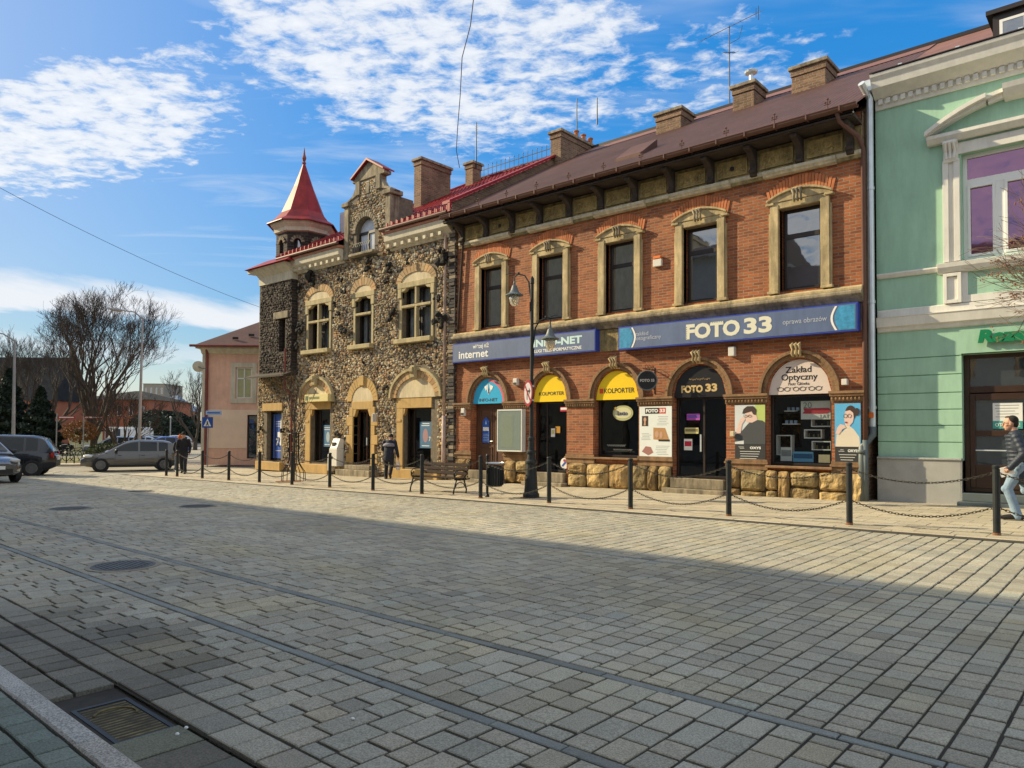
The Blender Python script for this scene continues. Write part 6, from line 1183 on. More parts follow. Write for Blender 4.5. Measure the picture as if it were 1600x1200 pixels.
def bare_tree(loc, H_, label, seed, stems=4, depth=6, spread=.42, r=.3, cat='tree', lean=.45, minr=.010, name='bare_tree', group=None, shrink=.74, trunk_h=.12, jit=.22):
    rr = random.Random(seed); t = thing(name, label, cat, loc, group=group); tr = MB(); cr = MB(); z0 = H_*trunk_h
    tr.tube([(0,0,-.3),(0,0,z0*.5),(0,0,z0)], [r*1.25,r,r*.9], 9)
    for s in range(stems):
        a = 6.28*s/stems+rr.uniform(-.3,.3); d = Vector((math.cos(a)*lean,math.sin(a)*lean,1)).normalized(); P = [Vector((0,0,z0*.8))]; dd = d
        for i in range(4): dd = (dd+Vector((rr.uniform(-.12,.12),rr.uniform(-.12,.12),.08))).normalized(); P.append(P[-1]+dd*H_*.085)
        rs_ = r*.6; tr.tube(P, [rs_*1.1,rs_,rs_*.9,rs_*.8,rs_*.75], 7, cap=False)
        for i in (2,3,4,4):
            a = rr.uniform(0,6.28); o = dd.orthogonal().normalized(); o = o*math.cos(a)+dd.cross(o)*math.sin(a); branch(cr, P[i], dd*math.cos(spread)+o*math.sin(spread), H_*.21, rs_*.6, depth-1, rr, spread, .10, n=5, shrink=shrink, jit=jit, minr=minr)
    tr.build('trunk', M['bark'], t, local=True); cr.build('crown', M['twig'], t, local=True); return t
p = Z(146, 700, 50); bare_tree((p.x,p.y,-.35), 11.2, 'large bare spreading tree with several stems on the green left of centre', 31, stems=6, depth=7, r=.26, lean=.36, minr=.009, spread=.46, shrink=.75)
p = Z(22, 690, 62); bare_tree((p.x,p.y,-.4), 10.5, 'fine twigged bare tree in front of the big dark roof at the far left', 9, stems=4, depth=6, r=.25, lean=.6, minr=.010)
p = Z(70, 690, 66); bare_tree((p.x,p.y,-.4), 10.5, 'hazy bare tree between the dark conifer and the large bare tree', 10, stems=4, depth=6, r=.25, lean=.6, minr=.010)
p = Z(305, 690, 75); bare_tree((p.x,p.y,-.4), 8.8, 'small bare tree peeping out left of the pink house wall', 12, stems=3, depth=5, r=.22, lean=.5, minr=.012)
p = Z(190, 690, 46); bare_tree((p.x,p.y,-.4), 5.0, 'low bushy bare shrub tree right of the large tree trunk', 13, stems=6, depth=5, r=.12, lean=.9, minr=.010, name='shrub_tree')
# young street tree with guard
yt = thing('young_tree', 'slender young tree with bare upright twigs inside an iron guard', 'tree', (-23.0, 14.5, gz(-23,14.5))); rr = random.Random(2); tr, cr = MB(), MB(); tr.tube([(0,0,-.05),(.02,0,.9),(0,.02,1.8),(.03,0,2.4)], [.05,.042,.036,.03], 7)
for k in range(9): a = k*.7; branch(cr, Vector((.01,.01,1.3+.12*k)), Vector((math.cos(a)*.35,math.sin(a)*.35,1)), .95, .016, 2, rr, .3, .15, n=4, jit=.15, minr=.005)
tr.build('trunk', M['bark'], yt, local=True); cr.build('crown', M['bark'], yt, local=True)
tg = thing('tree_guard', 'black iron guard of bowed rods around the young tree', 'tree guard', (-23.0,14.5,gz(-23,14.5))); mb = MB()
for k in range(8): a = k*math.pi/4; c_, s_ = math.cos(a), math.sin(a); mb.tube([(.42*c_,.42*s_,0),(.40*c_,.40*s_,.35),(.22*c_,.22*s_,.62),(.17*c_,.17*s_,.8),(.17*c_,.17*s_,1.75),(.24*c_,.24*s_,1.85)], .014, 5)
mb.build('rods', M['iron'], tg, local=True); mb = MB()
for z, r_ in ((.62,.23),(1.7,.18)): mb.tube([(r_*math.cos(a),r_*math.sin(a),z) for a in [k*math.pi/8 for k in range(17)]], .016, 5)
mb.build('hoops', M['iron'], tg, local=True); mb = MB(); mb.lathe([(.62,-.02),(.62,.018),(.1,.02)], n=16); mb.build('grating', M['rust'], tg, local=True)
# tree whose branches hang in at the right edge
rt_ = thing('rowan_tree', 'street tree with reddish twigs and dried berries reaching in at the right edge', 'tree', (.45, 13.9, .2)); rr = random.Random(21); tr, cr, be = MB(), MB(), MB(); tr.tube([(0,0,-.1),(0,0,1.5),(.03,0,2.6),(0,.02,3.4)], [.11,.09,.075,.06], 8)
for k in range(18):
    a = rr.uniform(2.3,4.1); d = Vector((math.cos(a)*1.0, math.sin(a)*.8, rr.uniform(.3,.9))); branch(cr, Vector((0,0,rr.uniform(2.5,3.3))), d, 1.22, .026, 4, rr, .38, .02, n=4, shrink=.68, jit=.16, minr=.0045)
tips = cr.v[::31]; mb_ = be
for v in tips:
    if rr.random() < .25:
        for q in range(rr.randint(3,7)): be.ball((v[0]+rr.uniform(-.05,.05), v[1]+rr.uniform(-.05,.05), v[2]-rr.uniform(0,.07)), .012, 4, 3)
tr.build('trunk', M['bark'], rt_, local=True); cr.build('crown', mat('reddish_twig', (.13,.085,.055), .8, .3, 4), rt_, local=True); be.build('berries', mat('dried_berries', (.24,.10,.045), .7, .4, 9), rt_, local=True)
# conifers, clipped bushes, hedges
def leafy(loc, rx, ry, rz, label, cat, n, ls, m_, name='shrub', seed=1, cone=False, zc=None, group=None, shell=.75):
    rr = random.Random(seed); t = thing(name, label, cat, loc, group=group); mb = MB()
    for i in range(n):
        th_, ph_ = rr.uniform(0,6.283), math.acos(rr.uniform(-1,1)); k = rr.uniform(shell,1)**.5; u = Vector((math.sin(ph_)*math.cos(th_), math.sin(ph_)*math.sin(th_), math.cos(ph_)))
        if cone: h = rr.random()**1.3; w = (1-h)*(.75+.25*math.sin(h*40+th_*2))+.03; p_ = Vector((rx*w*math.cos(th_)*rr.uniform(.3,1), ry*w*math.sin(th_)*rr.uniform(.3,1), h*2*rz))
        else: bump = 1+.10*noise.noise(u*2.3+Vector((seed,0,0))); p_ = Vector((u.x*rx*k*bump, u.y*ry*k*bump, rz+u.z*rz*k*bump))
        a = Vector((rr.uniform(-1,1),rr.uniform(-1,1),rr.uniform(-1,1))).normalized(); b = a.orthogonal().normalized(); s = ls*rr.uniform(.6,1.3); c = shade_(.6,1.35,.1)
        mb.add([p_-a*s-b*s*.4,p_+a*s-b*s*.4,p_+a*s*.6+b*s*.5,p_-a*s*.6+b*s*.5], [(0,1,2,3)], c)
    mb.build('foliage', m_, t, local=True); tk = MB(); tk.tube([(0,0,-.1),(0,0,rz*.9)], [.08,.04], 6)
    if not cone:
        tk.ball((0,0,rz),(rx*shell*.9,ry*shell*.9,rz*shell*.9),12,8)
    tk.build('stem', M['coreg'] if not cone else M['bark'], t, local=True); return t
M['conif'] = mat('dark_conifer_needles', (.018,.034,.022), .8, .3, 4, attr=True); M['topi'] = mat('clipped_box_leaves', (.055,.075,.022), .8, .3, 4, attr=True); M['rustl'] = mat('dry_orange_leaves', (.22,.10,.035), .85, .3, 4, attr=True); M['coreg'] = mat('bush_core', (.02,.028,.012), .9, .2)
M['grass'] = mat('winter_grass', (.16,.15,.045), .9, .3, 8, .6, 60)
def gp_(px, dist, z=-.33): p = Z(px, 690, dist); return (p.x, p.y, z)
leafy(gp_(12,56), 3.0,3.0,3.3,'broad dark green conifer at the far left', 'conifer', 9000,.16,M['conif'],'conifer',1,cone=True)
leafy(gp_(62,55), 2.6,2.6,2.6,'lower dark green conifer right of the broad one', 'conifer', 7000,.15,M['conif'],'conifer',2,cone=True)
leafy(gp_(168,42), 1.15,1.1,.62,'clipped green dome bush in front of the large bare tree', 'bush', 6000,.04,M['topi'],'bush',3,shell=.85)
leafy(gp_(243,47), 1.0,1.0,.52,'clipped green dome bush behind the grey hatchback roof', 'bush', 4500,.04,M['topi'],'bush',4,shell=.85)
leafy(gp_(125,48,.8), 1.1,1.1,.75,'bush with dry orange leaves under the large bare tree', 'bush', 1600,.06,M['rustl'],'bush',5,shell=.4)
leafy(gp_(252,95), 4.0,4.0,2.3,'dark round evergreen in front of the far red brick house', 'bush', 5000,.2,M['conif'],'bush',6)
for i,(px,d,h) in enumerate(((278,120,3.6),(288,125,4.2),(298,118,3.8),(306,122,4.4))): leafy(gp_(px,d), 2.6,2.6,h*.55,('first','second','third','fourth')[i]+' dark conifer from the left in the far row beside the pink house', 'conifer', 2500,.28,M['conif'],'conifer',20+i,cone=True)
# ------------------------------------------------------------------ background ground and buildings
def sheet_px(name, m_, quad, z):              # a level sheet given by four ground points
    mb = MB(); mb.add([(x,y,z) for x,y in quad], [(0,1,2,3)]); return tagp(mb.build(name, m_), kind='structure')
def pd(px, dist): p = Z(px, 690, dist); return (p.x, p.y)
isl = thing_pts = [pd(-60,38.6), pd(118,39.2), pd(232,43.5), pd(250,60), pd(-60,60)]
mb = MB(); mb.prism([(0,0),(1,0),(1,1)], 0, 1); 
def slab(name, pts, z0, z1, m_, kind='structure'):
    mb = MB(); n = len(pts); mb.add([(x,y,z0) for x,y in pts]+[(x,y,z1) for x,y in pts], [tuple(range(n-1,-1,-1)), tuple(range(n,2*n))]+[(i,(i+1)%n,(i+1)%n+n,i+n) for i in range(n)]); o = mb.build(name, m_); o['kind'] = kind; return o
slab('island_path', isl, -.5, -.19, M['slab2'] if 'slab2' in M else M.setdefault('slab2', mat('pale_path', (.42,.37,.27), .9, .1)))
slab('lawn', [pd(-60,40.8), pd(118,41.2), pd(225,45), pd(240,58), pd(-60,58)], -.4, -.165, M['grass'])
fn = thing('lawn_fence', 'low black railing with posts along the lawn behind the cars', 'fence', (*pd(60,40.4), -.3)); mb = MB(); a, b = Vector((*pd(-20,40.2),0)), Vector((*pd(178,40.8),0))
for k in range(17):
    p = a.lerp(b, k/16); fn_p = MB(); fn_p.tube([(p.x,p.y,-.3),(p.x,p.y,.22)], .035, 5); fn_p.build('post', M['iron'], fn)
for z in (.15,): mb.tube([(a.x,a.y,z),(b.x,b.y,z)], .02, 4)
mb.build('rail', M['zinc'], fn)
def far_building(name, label, px0, px1, dist, py_top, m_, roofm, roof=0, depth=12, wins=0, z0=-.5, cat='building', flat_=True, gable=False, overhang=.4):
    a, b = Vector((*pd(px0,dist),0)), Vector((*pd(px1,dist),0)); L_ = (b-a).length; h = Z((px0+px1)/2, py_top, dist).z; t = thing(name, label, cat, (a.x,a.y,z0), math.atan2(b.y-a.y,b.x-a.x)); hh = h-z0
    ops = []
    if wins:
        nx, nz = wins
        for i in range(nx):
            for j in range(nz): w = L_/nx; ops.append(dict(x0=w*(i+.32),x1=w*(i+.68),z0=hh*(j+.3)/nz,z1=hh*(j+.75)/nz))
    mb = MB(); wall(mb,0,L_,0,hh,0,ops,.15); mb.box(0,.03,.0,depth,0,hh); mb.box(L_-.03,L_,0,depth,0,hh); mb.box(.03,L_-.03,.5,depth,0,hh); mb.build('wall', m_, t, local=True)
    for o in ops: mb = MB(); frame(mb,o['x0'],o['x1'],o['z0'],o['z1'],.1,.07,.05); f = mb.build('window', M['pvc'], t, local=True); mb = MB(); mb.box(o['x0'],o['x1'],.13,.14,o['z0'],o['z1']); mb.build('pane', M['glass'], f, local=True)
    o_ = overhang; mb = MB()
    if roof: 
        r = min(depth, L_)/2; g = 0 if gable else r*.9; mb.add([(-o_,-o_,hh),(L_+o_,-o_,hh),(L_+o_,depth+o_,hh),(-o_,depth+o_,hh),(g,depth/2,hh+roof),(L_-g,depth/2,hh+roof)], [(0,1,5,4),(1,2,5),(2,3,4,5),(3,0,4),(3,2,1,0)])
    else: mb.box(-.1,L_+.1,-.1,depth,hh,hh+.15)
    mb.build('roof', roofm, t, local=True); return t
M['fbrick'] = mat('far_orange_brick', (.36,.12,.06), .85, .15, 1.5); M['froof'] = mat('slate_roof', (.030,.032,.034), .95, .2, 1.5, spec=.1); M['gmetal'] = mat('grey_metal_roof', (.22,.26,.31), .4, .1); M['conc'] = mat('far_concrete', (.26,.24,.20), .85, .1, 1)
far_building('church', 'large building with a steep dark slate roof far behind the conifers', -70, 78, 95, 625, M['fbrick'], M['froof'], roof=6.0, depth=9, wins=(6,1), gable=True)
far_building('brick_school', 'long far brick building seen behind the large bare tree', 120, 231, 105, 624, M['fbrick'], M['froof'], roof=1.6, depth=14, wins=(6,2))
far_building('brick_house', 'far brick house with a grey hipped metal roof', 231, 279, 130, 641, M['fbrick'], M['gmetal'], roof=2.9, depth=9, wins=(3,1))
far_building('concrete_block', 'grey concrete block rising behind the far brick house', 222, 255, 180, 600, M['conc'], M['conc'], depth=10, wins=(4,4))
far_building('kiosk', 'pale yellow pavilion with barred windows among the trees', 108, 130, 64, 674, mat('pale_yellow_wall', (.55,.52,.28), .8, .1), M['froof'], depth=3, wins=(3,1))
far_building('pavilion', 'low white pavilion behind the clipped bush', 170, 205, 85, 669, mat('pale_grey_wall', (.42,.42,.40), .8, .1), M['pvc'], depth=4, wins=(4,1))
# ------------------------------------------------------------------ tall street lamps and signs in the distance
def tall_lamp(px, pyb, dist, pyt, armpx, label, head=True):
    b = Z(px, pyb, dist); t = thing('road_lamp', label, 'street lamp', (b.x,b.y,-.3)); p = Z(px+ (6 if px > 100 else 2), pyt, dist); h = p.z+.3; mb = MB(); off = Vector((p.x-b.x,p.y-b.y,0)); mb.tube([(0,0,0),(off.x*.15,off.y*.15,1.2),(off.x,off.y,h)], [.12,.10,.055], 8); mb.build('pole', M['zincd'], t, local=True)
    e = Z(armpx, pyt-12, dist-1)-Vector((b.x,b.y,-.3)); mb = MB(); mb.tube([(off.x,off.y,h-.05),(off.x*.6+e.x*.4,off.y*.6+e.y*.4,h+.28),tuple(e)], [.045,.04,.035], 6); mb.build('arm', M['zincd'], t, local=True)
    d = (e-Vector((off.x,off.y,h))); d.z = 0; d.normalize(); mb = MB(); mb.ball(e+d*.3,(.42,.15,.10),10,6,rot=Matrix.Rotation(math.atan2(d.y,d.x),3,'Z')); mb.build('lamp_head', M['zincd'], t, local=True)
M['zincd'] = mat('dull_galvanised_steel', (.33,.34,.34), .5, .15, 3, metal=.3)
tall_lamp(217, 705, 42, 497, 190, 'tall grey road lamp in front of the large bare tree'); tall_lamp(21, 690, 40, 531, -25, 'tall grey road lamp at the far left edge')
for px, d, top, l in ((234,75,676,'slim distant mast left of the grey house'),(266,80,668,'slim distant mast before the dark evergreen')): b = Z(px,690,d); mb = MB(); mb.tube([(b.x,b.y,-.3),(b.x,b.y,Z(px,top-16,d).z)], .06, 6); mb.ball((b.x,b.y,Z(px,top-16,d).z), .12, 6, 4); tagp(mb.build('mast', M['zincd']), l, 'mast')
for px, d, w_2, l in ((98,47,.55,'red and white direction board on a post before the dark conifer'),(140,47,.62,'red and white direction board on a post under the large bare tree')):
    b = Z(px-9,652,d); t = thing('direction_sign', l, 'direction sign', (b.x,b.y,-.3)); h = b.z+.3; mb = MB(); mb.tube([(0,0,0),(0,0,h+.25)], .04, 6); mb.build('post', M['zincd'], t, local=True)
    u = rt; mb = MB(); mb.obox(u*.62+Vector((0,0,h-.0)), u*w_2, fw*.02, Vector((0,0,.09))); mb.build('board', flat('board_red', (.40,.035,.03)), t, local=True); mb = MB(); mb.obox(u*.62+Vector((0,0,h))-fw*.03, u*(w_2-.08), fw*.005, Vector((0,0,.03))); mb.build('white_line', M['whitep'], t, local=True)
b = Z(325,660,37.2); t = thing('crossing_sign', 'square blue pedestrian crossing sign on a slim post before the pink house', 'road sign', (b.x,b.y,-.2)); h = b.z+.2; mb = MB(); mb.tube([(0,0,0),(0,0,h+.05)], .03, 6); mb.build('post', M['zincd'], t, local=True); mb = MB(); u = rt; mb.obox(Vector((.0,0,h))-fw*.05, u*.27, fw*.01, Vector((0,0,.27))); mb.build('board', flat('road_blue', (.02,.08,.35)), t, local=True)
mb = MB(); q = Vector((0,0,h))-fw*.07; mb.add([q-u*.19-Vector((0,0,.19)), q+u*.19-Vector((0,0,.19)), q+Vector((0,0,.2))], [(0,1,2)]); mb.build('triangle', M['whitep'], t, local=True); mb = MB(); q = q-fw*.01; mb.tube([q+Vector((0,0,.06)),q-Vector((0,0,.05))], .03, 5); mb.tube([q-Vector((0,0,.04)),q-u*.06-Vector((0,0,.16))], .02, 4); mb.tube([q-Vector((0,0,.04)),q+u*.06-Vector((0,0,.16))], .02, 4); mb.build('walking_figure', M['blackp'], t, local=True)
b = Z(334,645,39.4); t = thing('street_name_plate', 'small pale street name plate on the pink house wall', 'sign', (b.x,b.y,b.z)); mb = MB(); mb.obox((0,0,0), u*.42, fw*.02, Vector((0,0,.11))); mb.build('plate', M['sky_print'], t, local=True); mb = MB(); mb.obox(-fw*.03, u*.34, fw*.005, Vector((0,0,.03))); mb.build('writing', M['notice_blue'], t, local=True)
# ------------------------------------------------------------------ wires and aerials
def wire(P, r, label, name='overhead_wire', sag=0):
    a, b = Vector(P[0]), Vector(P[-1]); pts = [a.lerp(b,k/24)-Vector((0,0,sag*4*(k/24)*(1-k/24))) for k in range(25)] if len(P) == 2 else P; mb = MB(); mb.tube(pts, r, 5); return tagp(mb.build(name, M['black']), label, 'wire')
wire([Z(-40,272,24), Z(406,480,33.5)], .008, 'long overhead wire running down from the left edge to the turret', sag=.25)
wire([Z(742,-20,22),Z(735,40,23),Z(722,90,25),Z(719,150,28),Z(715,200,30),Z(713,235,31.5),Z(718,262,33)], .016, 'dark cable curving up from the small chimney out of the frame')
def aerial(base, top, label, yagi=None, stubs=()):
    t = thing('roof_aerial', label, 'aerial', base); h = top[2]-base[2]; mb = MB(); mb.tube([(0,0,-.4),(0,0,h)], [.03,.02], 6); mb.build('mast', M['iron'], t, local=True); u = rt
    for (z, L_, tilt, n, w_3) in stubs:
        mb = MB(); d = (u*math.cos(tilt)+Vector((0,0,math.sin(tilt)))).normalized(); q = Vector((0,0,z)); mb.tube([q-d*L_*.5,q+d*L_*.5], .014, 5); f_ = fw.copy(); f_.z = 0
        for k in range(n): c = q+d*L_*(-.5+k/(n-1)); e = (u*-.6+f_*.8).normalized()*w_3*(.6+.4*k/n); mb.tube([c-e,c+e], .008, 4)
        mb.build('elements', M['steel'], t, local=True)
    return t
b = Z(1140,170,31.0); p2 = Z(1140,38,31.0); aerial(tuple(b), (b.x,b.y,p2.z), 'tall roof aerial with a long tilted comb beside the middle chimney', stubs=((p2.z-b.z-.05,2.7,rad(27),11,.28),(p2.z-b.z-1.15,.5,0,4,.2)))
mb = MB(); q = Z(1185,20,30.8); mb.tube([q-Vector((0,0,.3)),q+Vector((0,0,.3))], .015, 5); mb.tube([q-rt*.1-Vector((0,0,.2)),q-rt*.1+Vector((0,0,.2))], .012, 4); mb.tube([Z(1160,40,31),Z(1155,60,31),Z(1141,68,31)], .01, 4); mb.build('reflector', M['steel'], None); o = bpy.data.objects['reflector']; o.parent = bpy.data.objects['roof_aerial']; o.location = Vector(o.location)-Vector(o.parent.location)
b = Z(744,250,34); p2 = Z(744,190,34); aerial(tuple(b), (b.x,b.y,p2.z), 'short comb aerial on the small chimney of the stone house', stubs=((p2.z-b.z-.4,.4,rad(90),6,.13),))
b = Z(901,232,31); p2 = Z(903,153,31); aerial(tuple(b), (b.x,b.y,p2.z), 'thin whip aerial left of the brick party wall chimney'); b = Z(933,180,31); p2 = Z(933,152,31); aerial(tuple(b), (b.x,b.y,p2.z), 'stout short rod among the pots of the party wall chimney')
# ------------------------------------------------------------------ cars
def lerp_tab(tab, x):
    for (a, p), (b, q) in zip(tab, tab[1:]):
        if a <= x <= b: return p+(q-p)*(x-a)/(b-a)
    return tab[0][1] if x < tab[0][0] else tab[-1][1]
M['tyre'] = mat('tyre_rubber', (.018,.018,.018), .85, .1); M['rim'] = mat('alloy_rim', (.20,.20,.20), .45, .1, metal=.5); M['carglass'] = glass('car_glass', (.015,.02,.022), .02, ior=1.45); M['lampg'] = mat('headlamp_glass', (.55,.55,.52), .12, .1, 8); M['tail'] = mat('tail_lamp_red', (.35,.01,.01), .2, .1)
def car(loc, head, paint, label, L_=4.2, W2=.89, H_=1.48, kind='hatch', group=None, glassc=None, name='parked_car', flip=False):
    t = thing(name, label, 'car', loc, math.atan2(head.y, head.x), group); h = L_/2; zb_ = .92 if kind != 'mpv' else .98
    fx = h-1.15 if kind != 'van' else h-.6
    belt = [(-h,.80),(-h+.12,zb_),(-.3,zb_-.01),(fx,zb_-.03),(fx+.35,zb_-.10),(h-.25,.72),(h,.58)]; wid = [(-h,.72),(-h+.15,.92),(-h+.6,1),(h-.7,1),(h-.25,.90),(h,.66)]; bot = [(-h,.36),(-h+.35,.20),(h-.4,.20),(h,.28)]
    mb = MB(); n = 18; rings = []
    for i in range(n+1):
        x = -h+L_*i/n; w = W2*lerp_tab(wid, x); b, z = lerp_tab(bot, x), lerp_tab(belt, x)
        half = [(0,b),(.80*w,b),(.96*w,b+.10),(w,b+(z-b)*.45),(w*.985,z-.14),(w*.93,z-.02),(w*.6,z+.03),(0,z+.045)]; ring = [(x,y,q) for y, q in half]+[(x,-y,q) for y, q in half[-2:0:-1]]; rings.append(ring)
    m_ = len(rings[0]); vs = [p for r in rings for p in r]; fs = [(i*m_+k,(i+1)*m_+k,(i+1)*m_+(k+1)%m_,i*m_+(k+1)%m_) for i in range(n) for k in range(m_)]+[tuple(range(m_)), tuple(range(n*m_+m_-1,n*m_-1,-1))]; mb.add(vs, fs)
    top = [(-h+.10,zb_+.02),(-h+.42,H_-.12),(-h+.8,H_-.03),(-.3,H_),(fx-.95,H_-.03),(fx-.62,H_-.12),(fx+.18,zb_)]
    if kind == 'van': top = [(-h+.02,H_-.1),(-h+.15,H_),(fx-.5,H_),(fx+.2,zb_)]
    def cab(x): zt = lerp_tab(top, x); wb = W2*.93; wt = wb-.20*(zt-zb_)/(H_-zb_) ; return wb, wt, zt
    N = 22; xs = [-h+.08+(fx+.10+h)*i/N for i in range(N+1)]; R_ = []
    for x in xs: wb, wt, zt = cab(x); R_.append([(x,wb,zb_-.06),(x,wt+.005,zt-.05),(x,wt-.09,zt-.003),(x,0,zt+.015),(x,-wt+.09,zt-.003),(x,-wt-.005,zt-.05),(x,-wb,zb_-.06)])
    vs = [p for r in R_ for p in r]; mb.add(vs, [(i*7+k,i*7+k+1,(i+1)*7+k+1,(i+1)*7+k)[::-1] for i in range(N) for k in range(6)]+[tuple(range(7)), tuple(range(N*7+6,N*7-1,-1))])
    mb.build('body', paint, t, smooth=True, local=True, mods=lambda o: setattr(o.modifiers.new('w','EDGE_SPLIT'),'split_angle',rad(38)))
    g = glassc or M['carglass']; mb = MB()
    def sp_(x, v, s): wb, wt, zt = cab(x); z = zb_+.03+(zt-.09-zb_-.03)*v; return (x, s*(wb+(wt-wb)*max(0,(z-zb_+.06)/(zt-.05-zb_+.06))+.008), z)
    segs = [(-h+.62,-h+1.02),(-h+1.10,-.30),(-.22,fx-.30)] if kind != 'van' else [(fx-1.1,fx-.25)]
    for a, b in segs:
        for s in (-1,1):
            mm = 6; P = [sp_(a+(b-a)*k/mm, 0, s) for k in range(mm+1)]; Q = [sp_(a+(b-a)*k/mm, 1, s) for k in range(mm+1)]
            mb2 = MB(); mb2.add(P+Q, [((k,k+1,mm+2+k,mm+1+k) if s < 0 else (k+1,k,mm+1+k,mm+2+k)) for k in range(mm)]); mb2.build('side_window', g, t, local=True)
    def scr(x0, x1, nm):
        mb = MB(); mm = 5; P = []
        for k in range(mm+1): x = x0+(x1-x0)*k/mm; wb, wt, zt = cab(x); P += [(x+.008,-wt+.10,zt+.008),(x+.008,0,zt+.026),(x+.008,wt-.10,zt+.008)]
        mb.add(P, [(k*3+j,(k+1)*3+j,(k+1)*3+j+1,k*3+j+1) for k in range(mm) for j in range(2)]); mb.build(nm, g, t, local=True)
    scr(fx-.66, fx+.04, 'windscreen')
    if kind != 'van': scr(-h+.14, -h+.40, 'rear_window')
    for sx in (h-.80, -h+.78):
        for s in (-1,1):
            mb = MB(); mb.lathe([(.37,-.12),(.37,.012),(.01,.012)], (sx,s*(W2-.03),.33), 20, 'y'); 
            mb.build('wheel_arch', M['black'], t, local=True); mb = MB(); mb.lathe([(.20,-.10),(.29,-.10),(.315,-.07),(.315,.07),(.29,.10),(.21,.10),(.20,.06)], (sx,s*(W2-.06),.315), 20, 'y'); wh = mb.build('wheel', M['tyre'], t, smooth=False, local=True)
            mb = MB(); yy = s*(W2+.035); mb.lathe([(.205,-.01),(.205,.01),(.18,.012),(.18,-.01)], (sx,yy,.315), 20, 'y'); mb.lathe([(.05,-.01),(.05,.012)], (sx,yy,.315), 10, 'y')
            for k in range(7): a = k*2*math.pi/7; mb.obox((sx+.115*math.cos(a),yy,.315+.115*math.sin(a)), (.07*math.cos(a),0,.07*math.sin(a)), (-.018*math.sin(a),0,.018*math.cos(a)), (0,.008,0))
            mb.build('rim', M['rim'], wh, local=True)
    for s in (-1,1):
        mb = MB(); mb.ball((h-.30,s*W2*.70,.70),(.26,.16,.085),10,6,rot=Matrix.Rotation(-s*.5,3,'Z')); mb.build('headlight', M['lampg'], t, local=True, smooth=True)
        mb = MB(); mb.ball((-h+.14,s*W2*.78,.84),(.10,.13,.17),8,6); mb.build('tail_light', M['tail'], t, local=True, smooth=True)
        mb = MB(); mb.ball((fx-.28,s*(W2+.09),zb_+.06),(.07,.11,.075),8,6); mb.build('mirror', M['black'], t, local=True, smooth=True)
        for x in (-.42,.55): mb = MB(); mb.tube([(x-.09,s*(W2*.99),zb_-.17),(x,s*(W2+.022),zb_-.17),(x+.09,s*(W2*.99),zb_-.17)], .013, 5); mb.build('handle', paint, t, local=True)
        mb = MB(); mb.box(-h+1.15,h-1.2,s*W2*.97-.02,s*W2*.97+.02,.20,.27); mb.build('sill', M['black'], t, local=True)
    mb = MB(); mb.box(h-.10,h+.015,-.48,.48,.30,.46); mb.build('grille', M['black'], t, local=True); mb = MB(); mb.box(h+.0,h+.03,-.26,.26,.44,.55); mb.build('number_plate', M['whitep'], t, local=True); mb = MB(); mb.box(-h-.02,-h+.02,-.26,.26,.62,.73); mb.build('number_plate', M['whitep'], t, local=True)
    for x in (-.27, fx-.24, -h+1.05):
        for s in (-1,1): mb = MB(); mb.box(x-.005,x+.005,s*W2-.006,s*W2+.004,.30,zb_-.10); mb.build('door_gap', M['black'], t, local=True)
    return t
def paint(name, c, metal=.35): return mat(name, c, .22, .04, 1, metal=metal*.6, coat=.8)
gz0 = -.297
hd = -rt*math.cos(rad(30))-Vector((fw.x,fw.y,0))*math.sin(rad(30)); rg = Vector((hd.y,-hd.x,0))
if rg.dot(fw) < 0: rg = -rg
c = Z(222,736,34.8); car(Vector((c.x,c.y,gz0))+rg*.8-rt*.45, hd, paint('grey_brown_metallic', (.105,.10,.092)), 'grey brown hatchback crossing in the sun in front of the trees', L_=4.25)
hd = -rt*math.cos(rad(24))-Vector((fw.x,fw.y,0))*math.sin(rad(24)); rg = Vector((hd.y,-hd.x,0)); rg = rg if rg.dot(fw) > 0 else -rg
c = Z(73,744,29.2); car(Vector((c.x,c.y,-.20))+rg*.83+hd*1.9, hd, paint('dark_blue_black', (.012,.014,.02)), 'tall dark blue people carrier cut off by the left edge', L_=4.35, H_=1.62, kind='mpv')
hd = (rt*.80-Vector((fw.x,fw.y,0))*.60).normalized(); rg = Vector((hd.y,-hd.x,0)); c = Z(22,758,24.2); car(Vector((c.x,c.y,-.08))+rg*.80-hd*1.25, hd, paint('dark_grey_metallic', (.06,.065,.075)), 'dark grey metallic hatchback nose at the left edge, nearest car', L_=4.1)
for i, (px, d, c_, l, k) in enumerate(((178,58,(.25,.27,.30),'silver parked car behind the clipped dome bush','hatch'),(205,62,(.45,.47,.50),'pale parked car seen over the grey hatchback roof','hatch'),(228,66,(.10,.12,.16),'dark parked car further along the distant car park row','hatch'),(252,60,(.02,.07,.30),'bright blue parked car right of the grey hatchback','hatch'),(268,78,(.5,.5,.5),'white parked car just left of the walking couple','hatch'),(200,78,(.6,.6,.58),'white delivery van parked in front of the far brick building','van'))):
    c = Z(px,690,d); car(Vector((c.x,c.y,gz0)), (-rt*(.8 if i%2 else .9)-Vector((fw.x,fw.y,0))*.45).normalized(), paint('car_paint_%s' % ['silver','pale','dark','blue','white','van'][i], c_, .2), l, group='cars parked in the distance', kind=k, H_=1.48 if k == 'hatch' else 2.2, L_=4.2 if k == 'hatch' else 4.9)
